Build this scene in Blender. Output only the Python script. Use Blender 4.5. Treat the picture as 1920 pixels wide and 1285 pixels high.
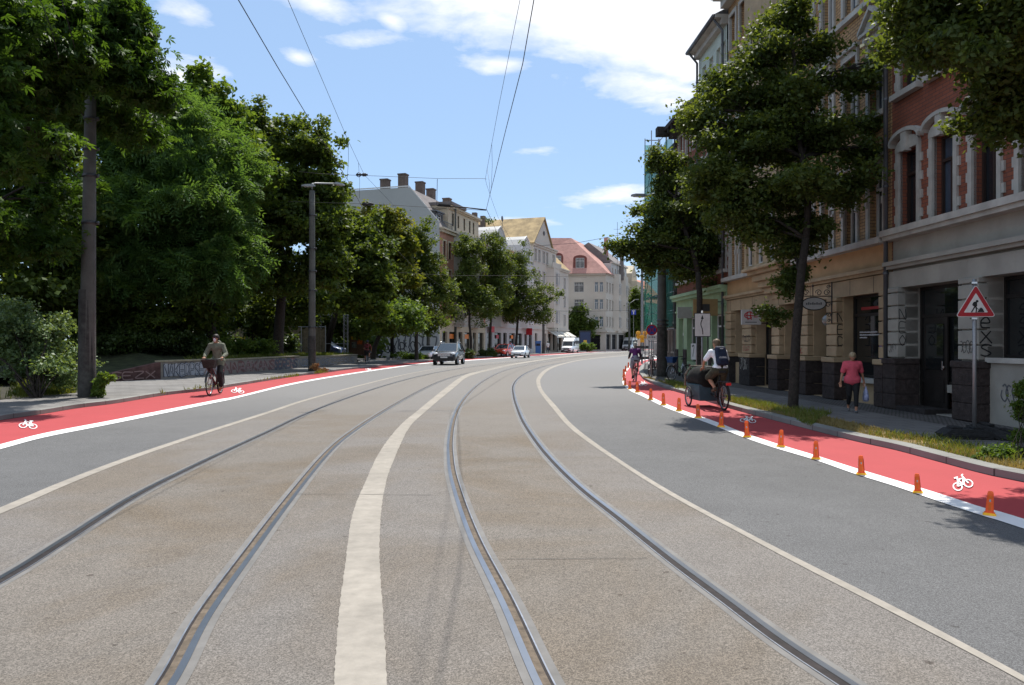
import bpy, math, random
import numpy as np
from mathutils import Vector, Matrix, geometry
R = math.radians
scene = bpy.context.scene
col = scene.collection
for o in list(bpy.data.objects): bpy.data.objects.remove(o)

# ------------------------------------------------------------ camera, sky, sun, exposure
EYE = 1.75; FPX = 1464.0; HOR = 642.5
cam_d = bpy.data.cameras.new("camera"); cam = bpy.data.objects.new("camera", cam_d); col.objects.link(cam)
cam.location = (0, 0, EYE); cam.rotation_euler = (R(90), 0, 0)
cam_d.sensor_width = 36; cam_d.lens = 36 * FPX / 1920
cam_d.clip_start = 0.1; cam_d.clip_end = 3000
scene.camera = cam
SUN_EL, SUN_AZ = R(62), R(12.5)          # azimuth: clockwise from the viewing direction (+Y)
world = bpy.data.worlds.new("World"); scene.world = world; world.use_nodes = True
SKY_STRENGTH = 0.10
def build_world():
    nt = world.node_tree; N = nt.nodes; L = nt.links; N.clear()
    out = N.new('ShaderNodeOutputWorld'); bg = N.new('ShaderNodeBackground')
    sky = N.new('ShaderNodeTexSky'); sky.sky_type = 'NISHITA'; sky.sun_disc = False
    sky.sun_elevation = SUN_EL; sky.sun_rotation = SUN_AZ
    sky.air_density = 0.9; sky.dust_density = 0.35; sky.ozone_density = 2.2
    tc = N.new('ShaderNodeTexCoord'); sep = N.new('ShaderNodeSeparateXYZ')
    L.new(tc.outputs['Generated'], sep.inputs[0])
    def m(op, a, b=None, clamp=False):
        n = N.new('ShaderNodeMath'); n.operation = op; n.use_clamp = clamp
        for i, v in enumerate((a, b)):
            if v is None: continue
            if isinstance(v, (int, float)): n.inputs[i].default_value = v
            else: L.new(v, n.inputs[i])
        return n.outputs[0]
    # cloud layer: direction divided by elevation gives a flat layer seen in perspective
    zc = m('MAXIMUM', sep.outputs['Z'], 0.03)
    zz = m('ADD', zc, 0.10)
    px = m('DIVIDE', sep.outputs['X'], zz); py = m('DIVIDE', sep.outputs['Y'], zz)
    cmb = N.new('ShaderNodeCombineXYZ'); L.new(px, cmb.inputs[0]); L.new(py, cmb.inputs[1])
    def noise(scale, det, rough, off, dist=0.0):
        n = N.new('ShaderNodeTexNoise'); n.inputs['Scale'].default_value = scale
        n.inputs['Detail'].default_value = det; n.inputs['Roughness'].default_value = rough
        n.inputs['Distortion'].default_value = dist
        mp = N.new('ShaderNodeMapping'); mp.inputs['Location'].default_value = off
        L.new(cmb.outputs[0], mp.inputs[0]); L.new(mp.outputs[0], n.inputs['Vector']); return n.outputs['Fac']
    n1 = noise(1.6, 12, 0.62, (3.1, 1.7, 0), 0.25)
    n2 = noise(5.5, 10, 0.6, (7.3, 2.2, 0), 0.2)
    # cloud banks: soft ellipses in direction space (x/y , z/y) shaped by the noise
    sy = m('MAXIMUM', sep.outputs['Y'], 0.05)
    u = m('DIVIDE', sep.outputs['X'], sy); v = m('DIVIDE', sep.outputs['Z'], sy)
    def bank(cx, cy, rx, ry, tilt=0.0, amp=1.0):
        du = m('SUBTRACT', u, cx); dv = m('SUBTRACT', m('SUBTRACT', v, cy), m('MULTIPLY', du, tilt))
        a = m('DIVIDE', du, rx); b = m('DIVIDE', dv, ry)
        r2 = m('ADD', m('MULTIPLY', a, a), m('MULTIPLY', b, b))
        return m('MULTIPLY', m('SUBTRACT', 1.0, m('SQRT', r2)), amp)
    def I(px_, py_): return ((px_ - 960) / FPX, (HOR - py_) / FPX)
    c = None
    for (ix, iy, rx, ry, tl, am) in [(1130, 20, .26, .09, -.22, 2.3), (1290, 60, .17, .085, -.15, 2.2), (1150, -130, .40, .12, -.1, 2.0), (1350, -200, .6, .22, 0, 2.4), (900, 10, .13, .035, -.3, .9),
                                 (905, 90, .0, .0, 0, 0), (1150, 367, .075, .016, .12, .95), (560, 108, .022, .012, -.3, .8), (735, 40, .02, .012, -.3, .8),
                                 (355, 30, .04, .02, -.4, .7), (600, 10, .05, .02, -.2, .8), (1010, 283, .035, .006, .05, .55), (960, 417, .06, .008, 0, .7),
                                 (690, 75, .05, .012, 0, .5), (930, 118, .06, .013, 0, .9), (340, 150, .06, .03, 0, .8), (1220, 160, .12, .03, -.2, 1.0)]:
        if rx == 0: continue
        cu, cv = I(ix, iy); b = bank(cu, cv, rx, ry, tl, am)
        c = b if c is None else m('MAXIMUM', c, b)
    shaped = m('ADD', m('MULTIPLY', c, 0.55), m('ADD', m('MULTIPLY', m('SUBTRACT', n1, 0.5), 1.3), m('MULTIPLY', m('SUBTRACT', n2, 0.5), 1.0)))
    front = m('GREATER_THAN', sep.outputs['Y'], 0.05)
    k1 = m('MULTIPLY', m('MULTIPLY', m('SUBTRACT', shaped, 0.02), 1.9, True), front, True)
    # unseen broken cloud behind the viewer and overhead, added for whiter, brighter fill light
    back = m('SUBTRACT', 1.0, m('MULTIPLY', m('ADD', sep.outputs['Y'], 0.15), 3.0, True), True)
    k2 = m('MULTIPLY', m('MULTIPLY', m('SUBTRACT', n1, 0.42), 5.0, True), back, True)
    k = m('MAXIMUM', k1, k2)
    k = m('MULTIPLY', m('POWER', k, 0.9), 0.95)
    # light haze brightening of the sky itself
    mix0 = N.new('ShaderNodeMixRGB'); mix0.inputs['Fac'].default_value = 0.6
    L.new(sky.outputs[0], mix0.inputs['Color1']); mix0.inputs['Color2'].default_value = (2.9, 4.3, 6.4, 1)
    mix = N.new('ShaderNodeMixRGB'); L.new(k, mix.inputs['Fac'])
    L.new(mix0.outputs[0], mix.inputs['Color1'])
    sh = N.new('ShaderNodeMixRGB'); L.new(m('MULTIPLY', n2, 1.0), sh.inputs['Fac'])
    sh.inputs['Color1'].default_value = (6.4, 6.6, 7.2, 1); sh.inputs['Color2'].default_value = (8.2, 8.2, 8.2, 1)
    L.new(sh.outputs[0], mix.inputs['Color2'])
    L.new(mix.outputs[0], bg.inputs['Color']); bg.inputs['Strength'].default_value = SKY_STRENGTH
    L.new(bg.outputs[0], out.inputs['Surface'])
build_world()
sun_d = bpy.data.lights.new("sun", 'SUN'); sun_d.energy = 4.6; sun_d.angle = R(0.53); sun_d.color = (1.0, 0.955, 0.88)
sun = bpy.data.objects.new("sun", sun_d); col.objects.link(sun)
sv = Vector((math.sin(SUN_AZ) * math.cos(SUN_EL), math.cos(SUN_AZ) * math.cos(SUN_EL), math.sin(SUN_EL)))
sun.rotation_euler = (-sv).to_track_quat('-Z', 'Y').to_euler(); sun.location = sv * 80
vs = scene.view_settings; vs.view_transform = 'Standard'; vs.look = 'None'; vs.gamma = 1; vs.exposure = 0.65
vs.use_curve_mapping = False
scene.render.engine = 'CYCLES'
try:
    scene.cycles.max_bounces = 5; scene.cycles.transparent_max_bounces = 6; scene.cycles.diffuse_bounces = 3
    scene.cycles.transmission_bounces = 3; scene.cycles.glossy_bounces = 2
except Exception: pass

# ------------------------------------------------------------ helpers
def P(px, py, z=0.0):
    """ground point (height z) seen at photo pixel px, py"""
    d = (EYE - z) * FPX / (py - HOR)
    return Vector(((px - 960) / FPX * d, d, z))
def Q(px, py, d):
    """point at depth d seen at photo pixel px, py"""
    return Vector(((px - 960) / FPX * d, d, EYE + (HOR - py) / FPX * d))
class MB:
    def __init__(s): s.v = []; s.f = []; s.m = []; s.cm = 0
    def add(s, vs, fs):
        b = len(s.v); s.v += [tuple(p) for p in vs]
        for f in fs: s.f.append(tuple(b + i for i in f)); s.m.append(s.cm)
        return s
    def quad(s, a, b, c, d): return s.add([a, b, c, d], [(0, 1, 2, 3)])
    def box(s, x0, x1, y0, y1, z0, z1):
        vs = [(x0,y0,z0),(x1,y0,z0),(x1,y1,z0),(x0,y1,z0),(x0,y0,z1),(x1,y0,z1),(x1,y1,z1),(x0,y1,z1)]
        return s.add(vs, [(0,3,2,1),(4,5,6,7),(0,1,5,4),(1,2,6,5),(2,3,7,6),(3,0,4,7)])
    def obox(s, c, ax, ay, az):
        """oriented box: centre and three half axes"""
        c, ax, ay, az = Vector(c), Vector(ax), Vector(ay), Vector(az); vs = []
        for k in (-1, 1):
            for (i, j) in ((-1,-1),(1,-1),(1,1),(-1,1)): vs.append(c + ax*i + ay*j + az*k)
        return s.add(vs, [(0,3,2,1),(4,5,6,7),(0,1,5,4),(1,2,6,5),(2,3,7,6),(3,0,4,7)])
    def prism(s, pts, z0, z1):
        """vertical prism over an xy outline (counterclockwise)"""
        n = len(pts); vs = [(p[0], p[1], z0) for p in pts] + [(p[0], p[1], z1) for p in pts]
        s.add(vs, [tuple(range(n-1, -1, -1)), tuple(range(n, 2*n))] + [(i, (i+1) % n, n+(i+1) % n, n+i) for i in range(n)]); return s
    def xprism(s, pts, x0, x1):
        """outline in y,z swept along x"""
        n = len(pts); vs = [(x0, p[0], p[1]) for p in pts] + [(x1, p[0], p[1]) for p in pts]
        s.add(vs, [tuple(range(n-1, -1, -1)), tuple(range(n, 2*n))] + [(i, (i+1) % n, n+(i+1) % n, n+i) for i in range(n)]); return s
    def yprism(s, pts, y0, y1):
        """outline in x,z swept along y"""
        n = len(pts); vs = [(p[0], y0, p[1]) for p in pts] + [(p[0], y1, p[1]) for p in pts]
        s.add(vs, [tuple(range(n)), tuple(range(2*n-1, n-1, -1))] + [((i+1) % n, i, n+i, n+(i+1) % n) for i in range(n)]); return s
    def tube(s, path, r, n=8, cap=True):
        path = [Vector(p) for p in path]; k = len(path); rs = r if isinstance(r, (list, tuple)) else [r]*k
        t0 = (path[1]-path[0]).normalized(); up = Vector((0,0,1)) if abs(t0.z) < .9 else Vector((1,0,0))
        a = t0.cross(up).normalized(); vs = []
        for i, p in enumerate(path):
            t = (path[min(i+1,k-1)] - path[max(i-1,0)]).normalized()
            a = (a - t*a.dot(t)).normalized(); b = t.cross(a)
            for j in range(n):
                w = 2*math.pi*j/n; vs.append(p + (a*math.cos(w) + b*math.sin(w))*rs[i])
        fs = [(i*n+j, i*n+(j+1) % n, (i+1)*n+(j+1) % n, (i+1)*n+j) for i in range(k-1) for j in range(n)]
        if cap: fs += [tuple(range(n-1,-1,-1)), tuple((k-1)*n+j for j in range(n))]
        return s.add(vs, fs)
    def lathe(s, prof, c=(0,0,0), n=20, axis='z'):
        """profile (r, h) turned round an axis through c"""
        c = Vector(c); vs = []
        for (r, h) in prof:
            for j in range(n):
                w = 2*math.pi*j/n; x, y = r*math.cos(w), r*math.sin(w)
                vs.append(c + (Vector((x,y,h)) if axis == 'z' else Vector((x,h,-y)) if axis == 'y' else Vector((h,x,y))))
        fs = [(i*n+j, i*n+(j+1) % n, (i+1)*n+(j+1) % n, (i+1)*n+j) for i in range(len(prof)-1) for j in range(n)]
        return s.add(vs, fs)
    def torus(s, c, R0, r, n=28, m=8, axis='y'):
        c = Vector(c); vs = []
        for i in range(n):
            a = 2*math.pi*i/n
            for j in range(m):
                b = 2*math.pi*j/m; q = R0 + r*math.cos(b); h = r*math.sin(b)
                p = (q*math.cos(a), q*math.sin(a), h)
                vs.append(c + (Vector((p[0], p[2], p[1])) if axis == 'y' else Vector((p[2], p[0], p[1])) if axis == 'x' else Vector(p)))
        return s.add(vs, [(i*m+j, i*m+(j+1) % m, ((i+1) % n)*m+(j+1) % m, ((i+1) % n)*m+j) for i in range(n) for j in range(m)])
    def ball(s, c, rx, ry=None, rz=None, n=12, m=8):
        ry = rx if ry is None else ry; rz = rx if rz is None else rz; c = Vector(c)
        vs = [c + Vector((0,0,rz))]
        for i in range(1, m):
            t = math.pi*i/m
            for j in range(n):
                w = 2*math.pi*j/n; vs.append(c + Vector((rx*math.sin(t)*math.cos(w), ry*math.sin(t)*math.sin(w), rz*math.cos(t))))
        vs.append(c - Vector((0,0,rz))); e = len(vs)-1
        fs = [(0, 1+j, 1+(j+1) % n) for j in range(n)]
        fs += [(1+i*n+j, 1+(i+1)*n+j, 1+(i+1)*n+(j+1) % n, 1+i*n+(j+1) % n) for i in range(m-2) for j in range(n)]
        fs += [(1+(m-2)*n+j, e, 1+(m-2)*n+(j+1) % n) for j in range(n)]
        return s.add(vs, fs)
    def mesh(s, name, mats, smooth=False):
        me = bpy.data.meshes.new(name); me.from_pydata(s.v, [], s.f)
        mats = mats if isinstance(mats, (list, tuple)) else [mats]
        for m_ in mats: me.materials.append(m_)
        if max(s.m or [0]) > 0: me.polygons.foreach_set('material_index', s.m)
        if smooth: me.polygons.foreach_set('use_smooth', [True]*len(me.polygons))
        me.update(); return me
    def build(s, name, mats, parent=None, smooth=False, auto=None):
        o = bpy.data.objects.new(name, s.mesh(name, mats, smooth)); col.objects.link(o)
        if parent is not None: o.parent = parent
        if auto is not None:
            try: o.data.polygons.foreach_set('use_smooth', [True]*len(o.data.polygons)); o.data.set_sharp_from_angle(angle=R(auto))
            except Exception: pass
        return o
def tag(o, label=None, cat=None, group=None, kind=None):
    if label: o['label'] = label
    if cat: o['category'] = cat
    if group: o['group'] = group
    if kind: o['kind'] = kind
    return o
def thing(name, label, cat, loc=(0,0,0), rz=0.0, group=None, scale=1.0):
    o = bpy.data.objects.new(name, None); col.objects.link(o); o.empty_display_size = .3
    o.location = loc; o.rotation_euler = (0, 0, rz); o.scale = (scale,)*3
    return tag(o, label, cat, group)
KIDS = {}
def copy_thing(src, loc, rz=0.0, scale=1.0, label=None):
    def kids(o): return [c for c in bpy.data.objects if c.parent == o]
    if src.name not in KIDS: KIDS[src.name] = [(k, kids(k)) for k in kids(src)]
    r = src.copy(); col.objects.link(r); r.location = loc; r.rotation_euler = (0, 0, rz); r.scale = (scale,)*3
    if label: r['label'] = label
    for k, gs in KIDS[src.name]:
        c = k.copy(); col.objects.link(c); c.parent = r
        for g in gs:
            d = g.copy(); col.objects.link(d); d.parent = c
    return r
def inst(src, parent, mat=None):
    c = src.copy(); col.objects.link(c); c.parent = parent; return c
def bevel(o, w, seg=2):
    b = o.modifiers.new('bevel', 'BEVEL'); b.width = w; b.segments = seg; b.limit_method = 'ANGLE'; return o

# ------------------------------------------------------------ materials
MATS = {}
def mat(name, base, rough=.8, var=.12, scale=3.0, bump=0.0, bscale=40.0, metal=0.0, spec=.3, var2=0.0, scale2=.4, tint=None, coat=0.0, emit=None):
    if name in MATS: return MATS[name]
    m = bpy.data.materials.new(name); m.use_nodes = True; nt = m.node_tree; N = nt.nodes; L = nt.links
    b = N['Principled BSDF']; b.inputs['Roughness'].default_value = rough; b.inputs['Metallic'].default_value = metal
    b.inputs['Specular IOR Level'].default_value = spec; b.inputs['Coat Weight'].default_value = coat
    tc = N.new('ShaderNodeTexCoord')
    n = N.new('ShaderNodeTexNoise'); n.inputs['Scale'].default_value = scale; n.inputs['Detail'].default_value = 8; n.inputs['Roughness'].default_value = .65
    L.new(tc.outputs['Object'], n.inputs['Vector'])
    r = N.new('ShaderNodeValToRGB'); L.new(n.outputs['Fac'], r.inputs['Fac'])
    lo = [c*(1-var*1.6) for c in base]; hi = [min(1, c*(1+var*1.6)) for c in base]
    r.color_ramp.elements[0].position = .3; r.color_ramp.elements[1].position = .7
    r.color_ramp.elements[0].color = (*lo, 1); r.color_ramp.elements[1].color = (*hi, 1)
    outc = r.outputs['Color']
    if var2 > 0:
        n2 = N.new('ShaderNodeTexNoise'); n2.inputs['Scale'].default_value = scale2; n2.inputs['Detail'].default_value = 5
        L.new(tc.outputs['Object'], n2.inputs['Vector'])
        r2 = N.new('ShaderNodeValToRGB'); L.new(n2.outputs['Fac'], r2.inputs['Fac'])
        r2.color_ramp.elements[0].position = .35; r2.color_ramp.elements[1].position = .65
        t = tint or (1-var2,)*3
        r2.color_ramp.elements[0].color = (1,1,1,1); r2.color_ramp.elements[1].color = (*t, 1)
        mx = N.new('ShaderNodeMixRGB'); mx.blend_type = 'MULTIPLY'; mx.inputs['Fac'].default_value = 1
        L.new(outc, mx.inputs['Color1']); L.new(r2.outputs['Color'], mx.inputs['Color2']); outc = mx.outputs['Color']
    L.new(outc, b.inputs['Base Color'])
    if bump > 0:
        nb = N.new('ShaderNodeTexNoise'); nb.inputs['Scale'].default_value = bscale; nb.inputs['Detail'].default_value = 6
        L.new(tc.outputs['Object'], nb.inputs['Vector'])
        bp = N.new('ShaderNodeBump'); bp.inputs['Strength'].default_value = bump; bp.inputs['Distance'].default_value = .02
        L.new(nb.outputs['Fac'], bp.inputs['Height']); L.new(bp.outputs[0], b.inputs['Normal'])
    if emit:
        b.inputs['Emission Color'].default_value = (*emit[0], 1); b.inputs['Emission Strength'].default_value = emit[1]
    MATS[name] = m; return m
def brick_mat(name, c1, c2, mortar, bw=.25, bh=.075, msize=.008, rough=.85, offset=.5, swap=True, bumps=.3):
    """masonry on a wall whose local x runs along it and z up (swap) or on ground (x, y)"""
    if name in MATS: return MATS[name]
    m = bpy.data.materials.new(name); m.use_nodes = True; N = m.node_tree.nodes; L = m.node_tree.links; b = N['Principled BSDF']
    b.inputs['Roughness'].default_value = rough; b.inputs['Specular IOR Level'].default_value = .25
    tc = N.new('ShaderNodeTexCoord'); sp = N.new('ShaderNodeSeparateXYZ'); cb = N.new('ShaderNodeCombineXYZ')
    L.new(tc.outputs['Object'], sp.inputs[0])
    if swap:
        ad = N.new('ShaderNodeMath'); L.new(sp.outputs[0], ad.inputs[0]); L.new(sp.outputs[1], ad.inputs[1])
        L.new(ad.outputs[0], cb.inputs[0]); L.new(sp.outputs[2], cb.inputs[1])
    else: L.new(sp.outputs[0], cb.inputs[0]); L.new(sp.outputs[1], cb.inputs[1])
    t = N.new('ShaderNodeTexBrick'); L.new(cb.outputs[0], t.inputs['Vector'])
    t.inputs['Scale'].default_value = 1; t.inputs['Brick Width'].default_value = bw; t.inputs['Row Height'].default_value = bh
    t.inputs['Mortar Size'].default_value = msize; t.offset = offset; t.inputs['Mortar Smooth'].default_value = .2
    t.inputs['Color1'].default_value = (*c1, 1); t.inputs['Color2'].default_value = (*c2, 1); t.inputs['Mortar'].default_value = (*mortar, 1)
    n = N.new('ShaderNodeTexNoise'); n.inputs['Scale'].default_value = .9; n.inputs['Detail'].default_value = 8
    L.new(tc.outputs['Object'], n.inputs['Vector'])
    r = N.new('ShaderNodeValToRGB'); r.color_ramp.elements[0].position = .3; r.color_ramp.elements[1].position = .7
    r.color_ramp.elements[0].color = (.72,.72,.72,1); r.color_ramp.elements[1].color = (1.1,1.1,1.1,1); L.new(n.outputs['Fac'], r.inputs['Fac'])
    mx = N.new('ShaderNodeMixRGB'); mx.blend_type = 'MULTIPLY'; mx.inputs['Fac'].default_value = 1
    L.new(t.outputs['Color'], mx.inputs['Color1']); L.new(r.outputs['Color'], mx.inputs['Color2']); L.new(mx.outputs[0], b.inputs['Base Color'])
    bp = N.new('ShaderNodeBump'); bp.inputs['Strength'].default_value = bumps; bp.inputs['Distance'].default_value = .01; bp.invert = True
    L.new(t.outputs['Fac'], bp.inputs['Height']); L.new(bp.outputs[0], b.inputs['Normal'])
    MATS[name] = m; return m
def leaf_mat(name, c1, c2, trans=.35, gloss=.25, rough=.45):
    if name in MATS: return MATS[name]
    m = bpy.data.materials.new(name); m.use_nodes = True; N = m.node_tree.nodes; L = m.node_tree.links
    b = N['Principled BSDF']; out = N['Material Output']
    tc = N.new('ShaderNodeTexCoord'); n = N.new('ShaderNodeTexNoise'); n.inputs['Scale'].default_value = 1.1; n.inputs['Detail'].default_value = 9; n.inputs['Roughness'].default_value = .75
    L.new(tc.outputs['Object'], n.inputs['Vector'])
    r = N.new('ShaderNodeValToRGB'); r.color_ramp.elements[0].position = .34; r.color_ramp.elements[1].position = .66
    r.color_ramp.elements[0].color = (*c1, 1); r.color_ramp.elements[1].color = (*c2, 1); L.new(n.outputs['Fac'], r.inputs['Fac'])
    L.new(r.outputs['Color'], b.inputs['Base Color']); b.inputs['Roughness'].default_value = rough; b.inputs['Specular IOR Level'].default_value = gloss
    tr = N.new('ShaderNodeBsdfTranslucent'); hm = N.new('ShaderNodeMixRGB'); hm.blend_type = 'MULTIPLY'; hm.inputs['Fac'].default_value = 1
    L.new(r.outputs['Color'], hm.inputs['Color1']); hm.inputs['Color2'].default_value = (2.3, 1.9, .7, 1); L.new(hm.outputs[0], tr.inputs['Color'])
    ms = N.new('ShaderNodeMixShader'); ms.inputs['Fac'].default_value = trans
    L.new(b.outputs[0], ms.inputs[1]); L.new(tr.outputs[0], ms.inputs[2]); L.new(ms.outputs[0], out.inputs['Surface'])
    MATS[name] = m; return m
def plain(name, c, rough=.6, metal=0.0, spec=.4, var=.06, coat=0.0): return mat(name, c, rough, var, 6.0, metal=metal, spec=spec, coat=coat)
M_black = plain('black rubber', (.012,.012,.013), .7)
M_dkmetal = plain('dark steel', (.06,.062,.065), .45, .6)
M_steel = plain('grey galvanised steel', (.28,.29,.30), .5, .7)
M_glass = plain('dark window glass', (.015,.018,.022), .06, 0, .9)
M_white = plain('white paint', (.74,.74,.72), .5)
M_wframe = plain('white window frame', (.6,.6,.58), .5)
M_bframe = plain('dark brown window frame', (.035,.022,.018), .5)
M_tin = mat('grey zinc sheet', (.10,.105,.115), .5, .15, 2, metal=.3)
M_bark = mat('tree bark', (.032,.027,.023), .95, .35, 14, .6, 30)
M_chrome = plain('bright metal', (.55,.56,.58), .25, 1.0)
# ------------------------------------------------------------ street surfaces
def cr(pts, k=8):
    """Catmull-Rom through 2D points"""
    p = [Vector(q) for q in pts]; p = [p[0]*2 - p[1]] + p + [p[-1]*2 - p[-2]]; out = []
    for i in range(1, len(p)-2):
        for j in range(k):
            t = j/k
            out.append(.5*((2*p[i]) + (p[i+1]-p[i-1])*t + (2*p[i-1]-5*p[i]+4*p[i+1]-p[i+2])*t*t + (3*p[i]-p[i-1]-3*p[i+1]+p[i+2])*t**3))
    out.append(p[-2]); return out
def line(pts, z=0.0, k=8, back=0.0, ahead=0.0):
    """street line measured in the photo, laid on the ground at height z; first point nearest. back/ahead extend it straight"""
    w = [P(q[0], q[1], 0) for q in cr(pts, k)]
    if back: w.insert(0, w[0] + (w[0]-w[2]).normalized()*back)
    if ahead: w.append(w[-1] + (w[-1]-w[-5]).normalized()*ahead)
    return [Vector((v.x, v.y, z)) for v in w]
def fill(name, outline, z, m, kind='structure', parent=None, sub=0):
    pts = [Vector((v[0], v[1], 0)) for v in outline]
    tris = geometry.tessellate_polygon([pts]); me = bpy.data.meshes.new(name)
    fs = []
    for t in tris:
        a, b, c = (pts[i] for i in t)
        fs.append(t if (b-a).cross(c-a).z > 0 else t[::-1])
    me.from_pydata([(p.x, p.y, z) for p in pts], [], [tuple(f) for f in fs]); me.materials.append(m); me.update()
    o = bpy.data.objects.new(name, me); col.objects.link(o)
    if kind: o['kind'] = kind
    if parent: o.parent = parent
    return o
def ribbon(mb, A, B, z0, z1=None):
    n = min(len(A), len(B))
    for i in range(n-1):
        a, b, c, d = A[i], A[i+1], B[i+1], B[i]
        mb.quad((a.x,a.y,z0), (d.x,d.y,z0 if z1 is None else z1), (c.x,c.y,z0 if z1 is None else z1), (b.x,b.y,z0))
    return mb
def offset(line_, d):
    out = []
    for i, v in enumerate(line_):
        t = (line_[min(i+1, len(line_)-1)] - line_[max(i-1, 0)]); t.z = 0; t.normalize()
        out.append(v + Vector((t.y, -t.x, 0))*d)
    return out
def road_mat(name, base, speck=.5, stain=(.75,.66,.55), stain_amt=.5, rough=.85, fine=170.0, paled=None):
    m = bpy.data.materials.new(name); m.use_nodes = True; N = m.node_tree.nodes; L = m.node_tree.links; b = N['Principled BSDF']
    b.inputs['Roughness'].default_value = rough; b.inputs['Specular IOR Level'].default_value = .2
    tc = N.new('ShaderNodeTexCoord')
    def noise(s, d=4, ro=.6, w=0):
        n = N.new('ShaderNodeTexNoise'); n.inputs['Scale'].default_value = s; n.inputs['Detail'].default_value = d; n.inputs['Roughness'].default_value = ro
        n.inputs['Distortion'].default_value = w
        L.new(tc.outputs['Object'], n.inputs['Vector']); return n.outputs['Fac']
    def ramp(f, p0, c0, p1, c1):
        r = N.new('ShaderNodeValToRGB'); e = r.color_ramp.elements; e[0].position = p0; e[1].position = p1; e[0].color = (*c0, 1); e[1].color = (*c1, 1)
        L.new(f, r.inputs['Fac']); return r.outputs['Color']
    def mul(a, c, f=1.0):
        x = N.new('ShaderNodeMixRGB'); x.blend_type = 'MULTIPLY'; x.inputs['Fac'].default_value = f; L.new(a, x.inputs['Color1']); L.new(c, x.inputs['Color2']); return x.outputs['Color']
    v = N.new('ShaderNodeTexVoronoi'); v.inputs['Scale'].default_value = fine; L.new(tc.outputs['Object'], v.inputs['Vector'])
    bw = N.new('ShaderNodeRGBToBW'); L.new(v.outputs['Color'], bw.inputs[0])
    lo = (1-speck,)*3; hi = (1+speck*.9,)*3
    c = mul(ramp(bw.outputs[0], .25, lo, .75, hi), ramp(noise(fine*.4, 3), .35, (.84,)*3, .65, (1.15,)*3))
    rgb = N.new('ShaderNodeRGB'); rgb.outputs[0].default_value = (*base, 1)
    c = mul(rgb.outputs[0], c)
    c = mul(c, ramp(noise(.33, 7, .62, .6), .44, (1,1,1), .62, stain), stain_amt)
    c = mul(c, ramp(noise(1.7, 8, .7, .3), .32, (.92,)*3, .68, (1.06,)*3))
    c = mul(c, ramp(noise(.09, 4), .35, (.92,)*3, .65, (1.06,)*3))
    if paled:      # colour blends to a paler one further along the street, with a noisy edge
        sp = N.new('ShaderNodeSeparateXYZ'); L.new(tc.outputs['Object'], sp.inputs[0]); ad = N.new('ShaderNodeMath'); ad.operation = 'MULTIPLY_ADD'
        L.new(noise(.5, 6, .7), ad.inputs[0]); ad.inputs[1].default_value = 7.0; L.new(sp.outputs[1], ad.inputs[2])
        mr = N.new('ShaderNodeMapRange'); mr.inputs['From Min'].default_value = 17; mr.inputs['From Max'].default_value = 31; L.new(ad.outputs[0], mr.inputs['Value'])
        wx = N.new('ShaderNodeMixRGB'); L.new(mr.outputs[0], wx.inputs['Fac']); L.new(c, wx.inputs['Color1']); wx.inputs['Color2'].default_value = (*paled, 1); c = wx.outputs['Color']
    # small dark spots of bitumen and oil
    c = mul(c, ramp(noise(9.0, 2, .4), .715, (1,1,1), .76, (.45,.42,.40)), .8)
    L.new(c, b.inputs['Base Color'])
    bp = N.new('ShaderNodeBump'); bp.inputs['Strength'].default_value = .5; bp.inputs['Distance'].default_value = .006
    L.new(bw.outputs[0], bp.inputs['Height']); L.new(bp.outputs[0], b.inputs['Normal']); return m
M_asph = road_mat('asphalt carriageway', (.112,.112,.113), .34, (.8,.8,.8), .4, paled=(.165,.162,.160))
M_track = road_mat('mastic asphalt track bed', (.156,.143,.131), .34, (.84,.74,.60), .6, fine=150, paled=(.172,.163,.154))
M_strip = mat('weathered pale concrete strip', (.275,.25,.215), .85, .10, 7, .15, 60, var2=.14, scale2=.8)
M_red = mat('red cycle lane coating', (.335,.050,.055), .75, .035, 1.1, .1, 150, spec=.2)
M_line = mat('white road paint', (.70,.70,.70), .6, .03, 5, .1, 80)
M_kerb = brick_mat('granite kerb stone', (.235,.235,.22), (.20,.20,.19), (.07,.065,.06), 1.0, 9, .012, swap=True)
M_pave = brick_mat('grey concrete paving slabs', (.19,.182,.175), (.165,.16,.155), (.09,.085,.08), .5, .5, .012, swap=False)
M_cobble = brick_mat('small granite setts', (.17,.16,.15), (.12,.115,.11), (.06,.055,.05), .09, .09, .014, swap=False, bumps=.8)
M_soil = mat('bare dry soil', (.105,.085,.06), .95, .3, 5, .6, 30, var2=.4, scale2=.7)
M_earth = mat('dark leaf litter soil', (.035,.032,.02), .95, .35, 4, .6, 20)

kerbL = [(-160,815),(0,789),(83,776.5),(146,766),(217,757),(308,742),(396,732),(440,724.5),(538,708.8),(626,697),(659,693),(746,683.4),(807,677.3),(869,673.6),(956,668),(1000,665.6),(1050,663.2),(1101,660.4),(1180,657)]
wlLu = [(-160,875.5),(1,833.8),(83,813),(208,789),(400,751.5),(440,744.3),(549,718.6),(659,700),(759,685.8),(807,680),(869,676.1),(956,670.2),(1000,667.5),(1050,664.9),(1101,661.3),(1180,657.8)]
wlLl = [(-160,887),(1,843),(83,821),(208,796),(400,756.5),(440,748),(549,721.5),(659,702),(759,687.3),(807,681.3),(869,677.2),(956,671.0),(1000,668.1),(1050,665.4),(1101,661.7),(1180,658.1)]
stL = [(-200,1040),(0,959),(125,905.5),(250,857.5),(375,815),(500,775),(560,754.8),(622,737),(685,720.6),(741,707),(800,695),(869,685.5),(960,677),(1060,669),(1140,662.5),(1200,659)]
rL1 = [(-250,1225),(0,1092.5),(125,1015),(250,935),(375,871),(500,812.5),(560,783.5),(622,758),(706,728.5),(789,705.5),(872,690),(956,680.3),(1050,671.5),(1150,662.8),(1210,659.4)]
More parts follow.
